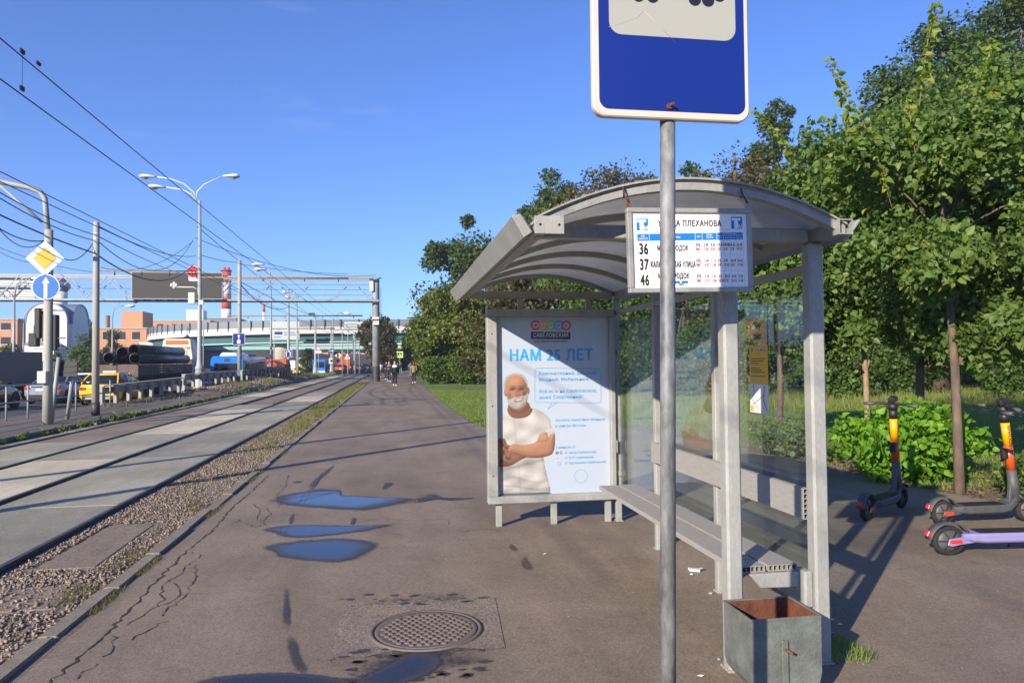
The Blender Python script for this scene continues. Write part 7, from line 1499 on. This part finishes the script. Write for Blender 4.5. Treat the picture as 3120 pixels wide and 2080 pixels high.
# white church
CY = 135.0; L0 = VY(78, 1105, CY).x; C0 = VY(203, 1105, CY).x; t = thing('church', 'white church with barrel gables, grey roof and a dome on a drum', 'church', ((L0 + C0) / 2, CY, -.7), 0.0)
wd = C0 - L0; zs = zpx(203, 985, CY) + .7; zt_ = zpx(140, 924, CY) + .7
def gable(w, n=16): return [(-w / 2, 0), (w / 2, 0), (w / 2, zs)] + [(w / 2 * math.cos(PI * i / n), zs + (zt_ - zs) * math.sin(PI * i / n) ** .8) for i in range(1, n)] + [(-w / 2, zs)]
b = MB(); b.prism(gable(wd), (0, 9.2, 0), U, Vv, 9.2); b.build('nave', 'church_white', t)
dp = 9.2; b = MB(); g_ = [(a - .0, c) for a, c in gable(dp - 2.6)]; b.prism(g_, (wd / 2 - 1.0, dp / 2, 0), (0, 1, 0), (0, 0, 1), 1.35); b.build('transept', 'church_white', t)
def roofarc(w): n = 16; o_ = [(w / 2 * math.cos(PI * i / n), zs + (zt_ - zs) * math.sin(PI * i / n) ** .8) for i in range(n + 1)]; return [(a * 1.04, c + .22) for a, c in o_] + [(a, c + .03) for a, c in reversed(o_)]
b = MB(); b.prism(roofarc(wd), (0, 9.4, 0), U, Vv, 9.5); b.build('roof', 'church_roof', t); b = MB(); b.prism(roofarc(dp - 2.6), (-wd / 2, dp / 2, 0), (0, 1, 0), (0, 0, 1), wd + .5); b.build('cross_roof', 'church_roof', t)
dx = VY(178, 905, CY + 4).x - t.location.x; zd0, zd1, zd2 = zpx(178, 930, CY + 4) + .7, zpx(178, 888, CY + 4) + .7, zpx(178, 838, CY + 4) + .7; r_ = 1.25
b = MB(); b.lathe([(r_, zd0 - 2), (r_, zd1)], 20, (dx, 4.4, 0)); b.build('drum', 'church_white', t); hh = zd2 - zd1; b = MB(); b.lathe([(r_ * .95, zd1), (r_ * 1.35, zd1 + hh * .25), (r_ * 1.4, zd1 + hh * .42), (r_ * 1.05, zd1 + hh * .66), (r_ * .4, zd1 + hh * .86), (r_ * .08, zd1 + hh)], 20, (dx, 4.4, 0)); b.build('dome', 'dome_metal', t)
b = MB(); b.bar((dx, 4.4, zd2), (dx, 4.4, zd2 + 1.5), .1, .1); b.bar((dx - .45, 4.4, zd2 + 1.0), (dx + .45, 4.4, zd2 + 1.0), .1, .1); b.build('cross', 'dome_metal', t)
b = MB(); b.b2((-wd * .32, -3.0, 0), (wd * .38, -.01, zs * .62)); b.build('porch', 'church_white', t); b = MB(); b.prism([(-wd * .36, 0), (wd * .42, 0), (wd * .03, 1.5)], (0, -.0, zs * .62), U, Vv, 3.2); b.build('porch_roof', 'church_roof', t)
for x, z, s_ in ((wd * .28, zs * .8, .22), (-wd * .28, zs * .8, .22), (0, zs * 1.1, .25)): b = MB(); b.b2((x - s_, -.03, z), (x + s_, .05, z + 1.6)); b.build('window', 'window_dark', t)
for y_ in (3.2, 6.2): b = MB(); b.b2((wd / 2 + .33, y_, zs * .35), (wd / 2 + .37, y_ + .5, zs * .35 + 2.2)); b.build('window', 'window_dark', t)

# brick blocks
def block(label, px0, px1, top, Y, D=14, storeys=4, mm='brick_far', z0=-.7, win=True):
    a_, c_ = VY(px0, 1105, Y), VY(px1, 1105, Y); H = zpx((px0 + px1) / 2, top, Y) - z0; w = c_.x - a_.x; t = thing('brick_building', label, 'building', ((a_.x + c_.x) / 2, Y, z0)); b = MB(); b.b2((-w / 2, 0, 0), (w / 2, D, H)); b.build('wall', mm, t); b = MB(); b.b2((-w / 2 - .2, -.2, H + .01), (w / 2 + .2, D + .2, H + .4)); b.build('roof_edge', 'concrete', t)
    if win:
        nx = max(2, int(w / 3.6)); sh_ = H / storeys; me = None
        for r_ in range(storeys):
            for i in range(nx):
                if me is None: m_ = MB(); m_.box((0, 0, 0), (min(2.0, w / nx * .6), .12, sh_ * .5)); me = m_.mesh('window', 'window_dark'); m_ = MB(); m_.box((0, 0, 0), (min(2.2, w / nx * .66), .2, .15)); me2 = m_.mesh('sill', 'plain_white')
                o = link('window', me, t); o.location = (-w / 2 + w * (i + .5) / nx, -.0, sh_ * (r_ + .55)); s = link('sill', me2, o); s.location = (0, -.05, -sh_ * .27)
    return t, w, H
t, w, H = block('long orange brick block behind the lamp posts', 258, 480, 1002, 215, 16, 3)
b = MB(); b.b2((-w * .06, 3, H + .41), (w * .24, 12, H + 5)); b.build('roof_house', 'brick_far', t); b = MB(); b.b2((-w * .30, 4, H + .41), (-w * .27, 6, H + 4)); b.build('vent', 'brick_dark', t); b = MB(); b.b2((-w / 2, -.3, H * .30), (w / 2, -.05, H * .38)); b.build('string_course', 'plain_white', t)
t, w, H = block('further orange brick block above the start of the flyover', 466, 640, 979, 260, 16, 4); b = MB(); b.b2((w * .05, 2, H + .41), (w * .34, 8, H + 4)); b.build('white_roof_house', 'plain_white', t)
block('orange brick block at the left edge behind the lorries', -90, 52, 975, 185, 16, 4); block('orange brick wing between the left block and the church', 46, 84, 1003, 190, 12, 3)
block('grey roofed hall behind the flyover near the thick chimney', 590, 720, 970, 300, 20, 2, 'screen_grey', win=False)
for i, (px0, px1, tp, Y, st, lb) in enumerate(((890, 1000, 1058, 240, 3, 'low brick building seen under the flyover'), (1015, 1075, 1062, 230, 3, 'brown brick building seen under the flyover past the poles'), (1090, 1150, 1060, 260, 3, 'grey building seen under the flyover near the gantry column'), (1185, 1265, 1052, 210, 4, 'dark building at the end of the path'), (700, 880, 1066, 250, 2, 'long dark building low under the flyover'))): block(lb, px0, px1, tp, Y, 14, st, 'brick_far' if i in (0,) else 'brick_dark' if i in (1, 3) else 'pier')
# shrubs and small trees on the far side of the road
def far_bush(px, Y, top, hw, mname, lb, tint=.4):
    c = VY(px, 1105, Y); dep = c.x * math.sin(YAW) + Y * math.cos(YAW); R = hw * dep / F_PX; zt = VY(px, top, Y).z + .6; bush(lb, c.x, Y, (R, R * .7, zt / 1.8), 3800, .32, mname, 0, 'roadside_shrub', 'shrubs across the road', 40, 4, -.6, 6, tint)
far_bush(245, 118, 1045, 48, 'leaf_shrub', 'round green shrub in front of the church wall'); far_bush(255, 128, 1005, 24, 'leaf_tall', 'taller green shrub behind the round one beside the church', .6); far_bush(175, 110, 1075, 16, 'leaf_shrub', 'small shrub at the church porch'); far_bush(25, 105, 1040, 42, 'leaf_tall', 'dark shrub behind the box lorry', .2); far_bush(310, 120, 1060, 34, 'leaf_brown', 'brownish shrub in front of the long brick block', .3)
far_bush(940, 150, 1062, 30, 'leaf_tall', 'dark tree clump under the flyover', .3); far_bush(270, 150, 960, 20, 'leaf_tall', 'pointed green tree right of the church', .5); far_bush(345, 130, 1000, 20, 'leaf_brown', 'bare brownish tree in front of the brick block', .1)
n = 420; xs_ = RNG.uniform(-330, 330, n); yy_ = RNG.uniform(330, 420, n); P = []; 
cc = np.stack([xs_, yy_, RNG.uniform(2, 9, n)], 1); k = RNG.integers(0, n, 16000); P = cc[k] + RNG.normal(size=(16000, 3)) * np.array([4.5, 4, 2.6]); P[:, 2] = np.abs(P[:, 2] + .5)
tag(leaves('far_woodland', P, 1.6, 'leaf_tall', None, None, 4), 'dark line of far trees closing the view behind the buildings', 'trees', kind='stuff')
# ------------------------------------------------------------------ walkers on the path
def person(label, px, py, H, towards, top, legs, hair='hair_dark', stride=.22, bag=None, yoke=None, shoes='shoe_white', arms_bent=False, longhair=False, Y=None):
    a = G(px, py); t = thing('person', label, 'person', (a.x, a.y, 0), -HD if towards else HD, 'people walking on the path'); k = H / 1.75; rg = lambda c, rx, ry, n=10: [Vector((c[0] + rx * math.cos(2 * PI * i / n), c[1] + ry * math.sin(2 * PI * i / n), c[2])) * k for i in range(n)]
    # body: hips to head with legs and arms, one continuous mesh after the voxel remesh
    b = MB(); b.loft([rg((0, 0, .84), .10, .15), rg((0, 0, .95), .115, .165), rg((0, 0, 1.08), .10, .145), rg((.0, 0, 1.25), .115, .17), rg((-.005, 0, 1.40), .10, .19), rg((-.005, 0, 1.46), .07, .12), rg((0, 0, 1.50), .05, .055), rg((.01, 0, 1.54), .052, .055), rg((.03, 0, 1.58), .082, .070), rg((.02, 0, 1.66), .098, .078), rg((.012, 0, 1.72), .085, .068), rg((.01, 0, 1.75), .035, .03)])
    J = {}
    for s in (-1, 1):
        f = s * stride; hip, knee, ank = Vector((0, s * .09, .90)), Vector((f * .55 + .03, s * .095, .50)), Vector((f - (.05 if f < 0 else 0), s * .09, .09 if f > 0 else .11)); toe = ank + Vector((.17, 0, -.055)); J[s] = (hip, knee, ank, toe)
        b.tube([hip * k, hip.lerp(knee, .5) * k, knee * k, (knee.lerp(ank, .35) + Vector((-.015, 0, 0))) * k, ank * k], [.088 * k, .075 * k, .056 * k, .055 * k, .036 * k], 8); b.tube([(ank + Vector((-.05, 0, -.04))) * k, (ank + Vector((.06, 0, -.045))) * k, toe * k], [.038 * k, .042 * k, .03 * k], 7)
        sh_ = Vector((-.005, s * .185, 1.42)); el = Vector((-f * .35 - .02, s * .235, 1.14)); wr = Vector((.20, s * .10, 1.12)) if arms_bent else Vector((-f * .8 + .05, s * .235, .90)); J[s] += (sh_, el, wr)
        b.tube([sh_ * k, el * k, wr * k], [.055 * k, .043 * k, .028 * k], 8); d = (wr - el).normalized(); side = Vector((0, 1, 0))
        b.tube([wr * k, (wr + d * .05) * k, (wr + d * .095) * k], [.03 * k, .04 * k, .032 * k], 6)
        for q in range(4): o_ = side * (.024 - .016 * q); b.tube([(wr + d * .085 + o_) * k, (wr + d * (.165 - .012 * abs(q - 1.3)) + o_ + Vector((.015, 0, 0))) * k], [.011 * k, .009 * k], 5)
        b.tube([(wr + d * .04 + Vector((.02, -s * .02, 0))) * k, (wr + d * .10 + Vector((.045, -s * .03, 0))) * k], [.012 * k, .010 * k], 5)
    body = b.build('body', 'skin', t); md = body.modifiers.new('skin', 'REMESH'); md.mode = 'VOXEL'; md.voxel_size = .014; md.use_smooth_shade = True
    b = MB(); b.loft([rg((0, 0, .86), .135, .185), rg((0, 0, .98), .135, .185), rg((0, 0, 1.10), .122, .17), rg((0, 0, 1.25), .135, .195), rg((-.005, 0, 1.39), .12, .215), rg((-.005, 0, 1.455), .085, .15), rg((0, 0, 1.49), .062, .07)]); 
    for s in (-1, 1): sh_, el, wr = J[s][4:]; b.tube([sh_ * k, el * k, wr.lerp(el, .08 if not arms_bent else .45) * k], [.072 * k, .062 * k, .047 * k], 9)
    b.build('top', top, t)
    b = MB(); b.loft([rg((0, 0, .83), .118, .172), rg((0, 0, .93), .125, .178), rg((0, 0, 1.0), .118, .168)])
    for s in (-1, 1): hip, knee, ank, toe = J[s][:4]; b.tube([(hip + Vector((0, 0, .02))) * k, hip.lerp(knee, .5) * k, knee * k, knee.lerp(ank, .5) * k, (ank + Vector((0, 0, .03))) * k], [.105 * k, .092 * k, .072 * k, .066 * k, .056 * k], 9)
    b.build('trousers', legs, t)
    for s in (-1, 1): hip, knee, ank, toe = J[s][:4]; b = MB(); b.tube([(ank + Vector((-.06, 0, -.045))) * k, (ank + Vector((.05, 0, -.045))) * k, (toe + Vector((.03, 0, 0))) * k], [.045 * k, .05 * k, .036 * k], 8); b.build('shoe', shoes, t)
    b = MB(); b.loft([rg((-.03, 0, 1.60 if not longhair else 1.40), .085, .082 if not longhair else .10), rg((-.018, 0, 1.68), .100, .088), rg((-.005, 0, 1.74), .088, .076), rg((0, 0, 1.772), .04, .04)]); b.build('hair', hair, t)
    if yoke: b = MB(); b.loft([rg((-.004, 0, 1.31), .140, .208), rg((-.005, 0, 1.39), .126, .222), rg((-.005, 0, 1.46), .09, .158), rg((0, 0, 1.497), .066, .074)]); b.build('shoulder_panel', yoke, t)
    if bag == 'back': b = MB(); b.b2((-.30 * k, -.15 * k, 1.0 * k), (-.12 * k, .15 * k, 1.44 * k)); b.build('backpack', 'cloth_black', t, .04)
    if bag == 'side': b = MB(); b.b2((-.12 * k, -.32 * k, .55 * k), (.12 * k, -.24 * k, .86 * k)); b.tube([(0, -.28 * k, .86 * k), (0, -.2 * k, 1.4 * k)], .01, 5); b.build('bag', 'cloth_black', t, .02)
    return t
person('person in a black jacket with white shoulders walking with one foot forward', 1203, 1174.5, 1.78, True, 'cloth_black', 'cloth_black', yoke='cloth_white')
person('person in a dark top with a white striped front and white shoes', 1186, 1162.5, 1.78, True, 'cloth_navy', 'cloth_navy', arms_bent=True, yoke='cloth_grey')
person('person in a dark shirt and black trousers beside the one with white stripes', 1177, 1156, 1.75, True, 'cloth_black', 'cloth_navy', arms_bent=True)
person('person in a white top partly behind the gantry column', 1158, 1149, 1.72, True, 'cloth_white', 'cloth_brown', 'hair_brown')
person('person with a black backpack walking away behind the group', 1221, 1140, 1.82, False, 'cloth_black', 'cloth_grey', bag='back', shoes='cloth_black')
person('person in black behind the one with white shoulders', 1212, 1143.5, 1.72, False, 'cloth_black', 'cloth_black', shoes='cloth_black')
person('person in a denim jacket and pale jeans at the edge of the path', 1250, 1143, 1.74, False, 'cloth_denim', 'cloth_denim')
person('person in an olive jacket and black trousers with a dark bag', 1261, 1166.5, 1.72, False, 'cloth_olive', 'cloth_black', 'hair_brown', .10, 'side', longhair=True)
# ------------------------------------------------------------------ thin morning haze over the far buildings
hz_m = bpy.data.materials.new('haze'); hz_m.use_nodes = True; N = hz_m.node_tree.nodes; N.remove(N['Principled BSDF'])
pv = N.new('ShaderNodeVolumePrincipled'); pv.inputs['Color'].default_value = (.86, .90, .96, 1); pv.inputs['Density'].default_value = .0005; pv.inputs['Anisotropy'].default_value = .2
hz_m.node_tree.links.new(pv.outputs['Volume'], N['Material Output'].inputs['Volume']); MAT['haze'] = hz_m
b = MB(); b.b2((-420, -60, -2.0), (420, 520, 75)); tag(b.build('haze', 'haze'), 'thin pale haze in the air over the road and park', 'haze', kind='stuff')
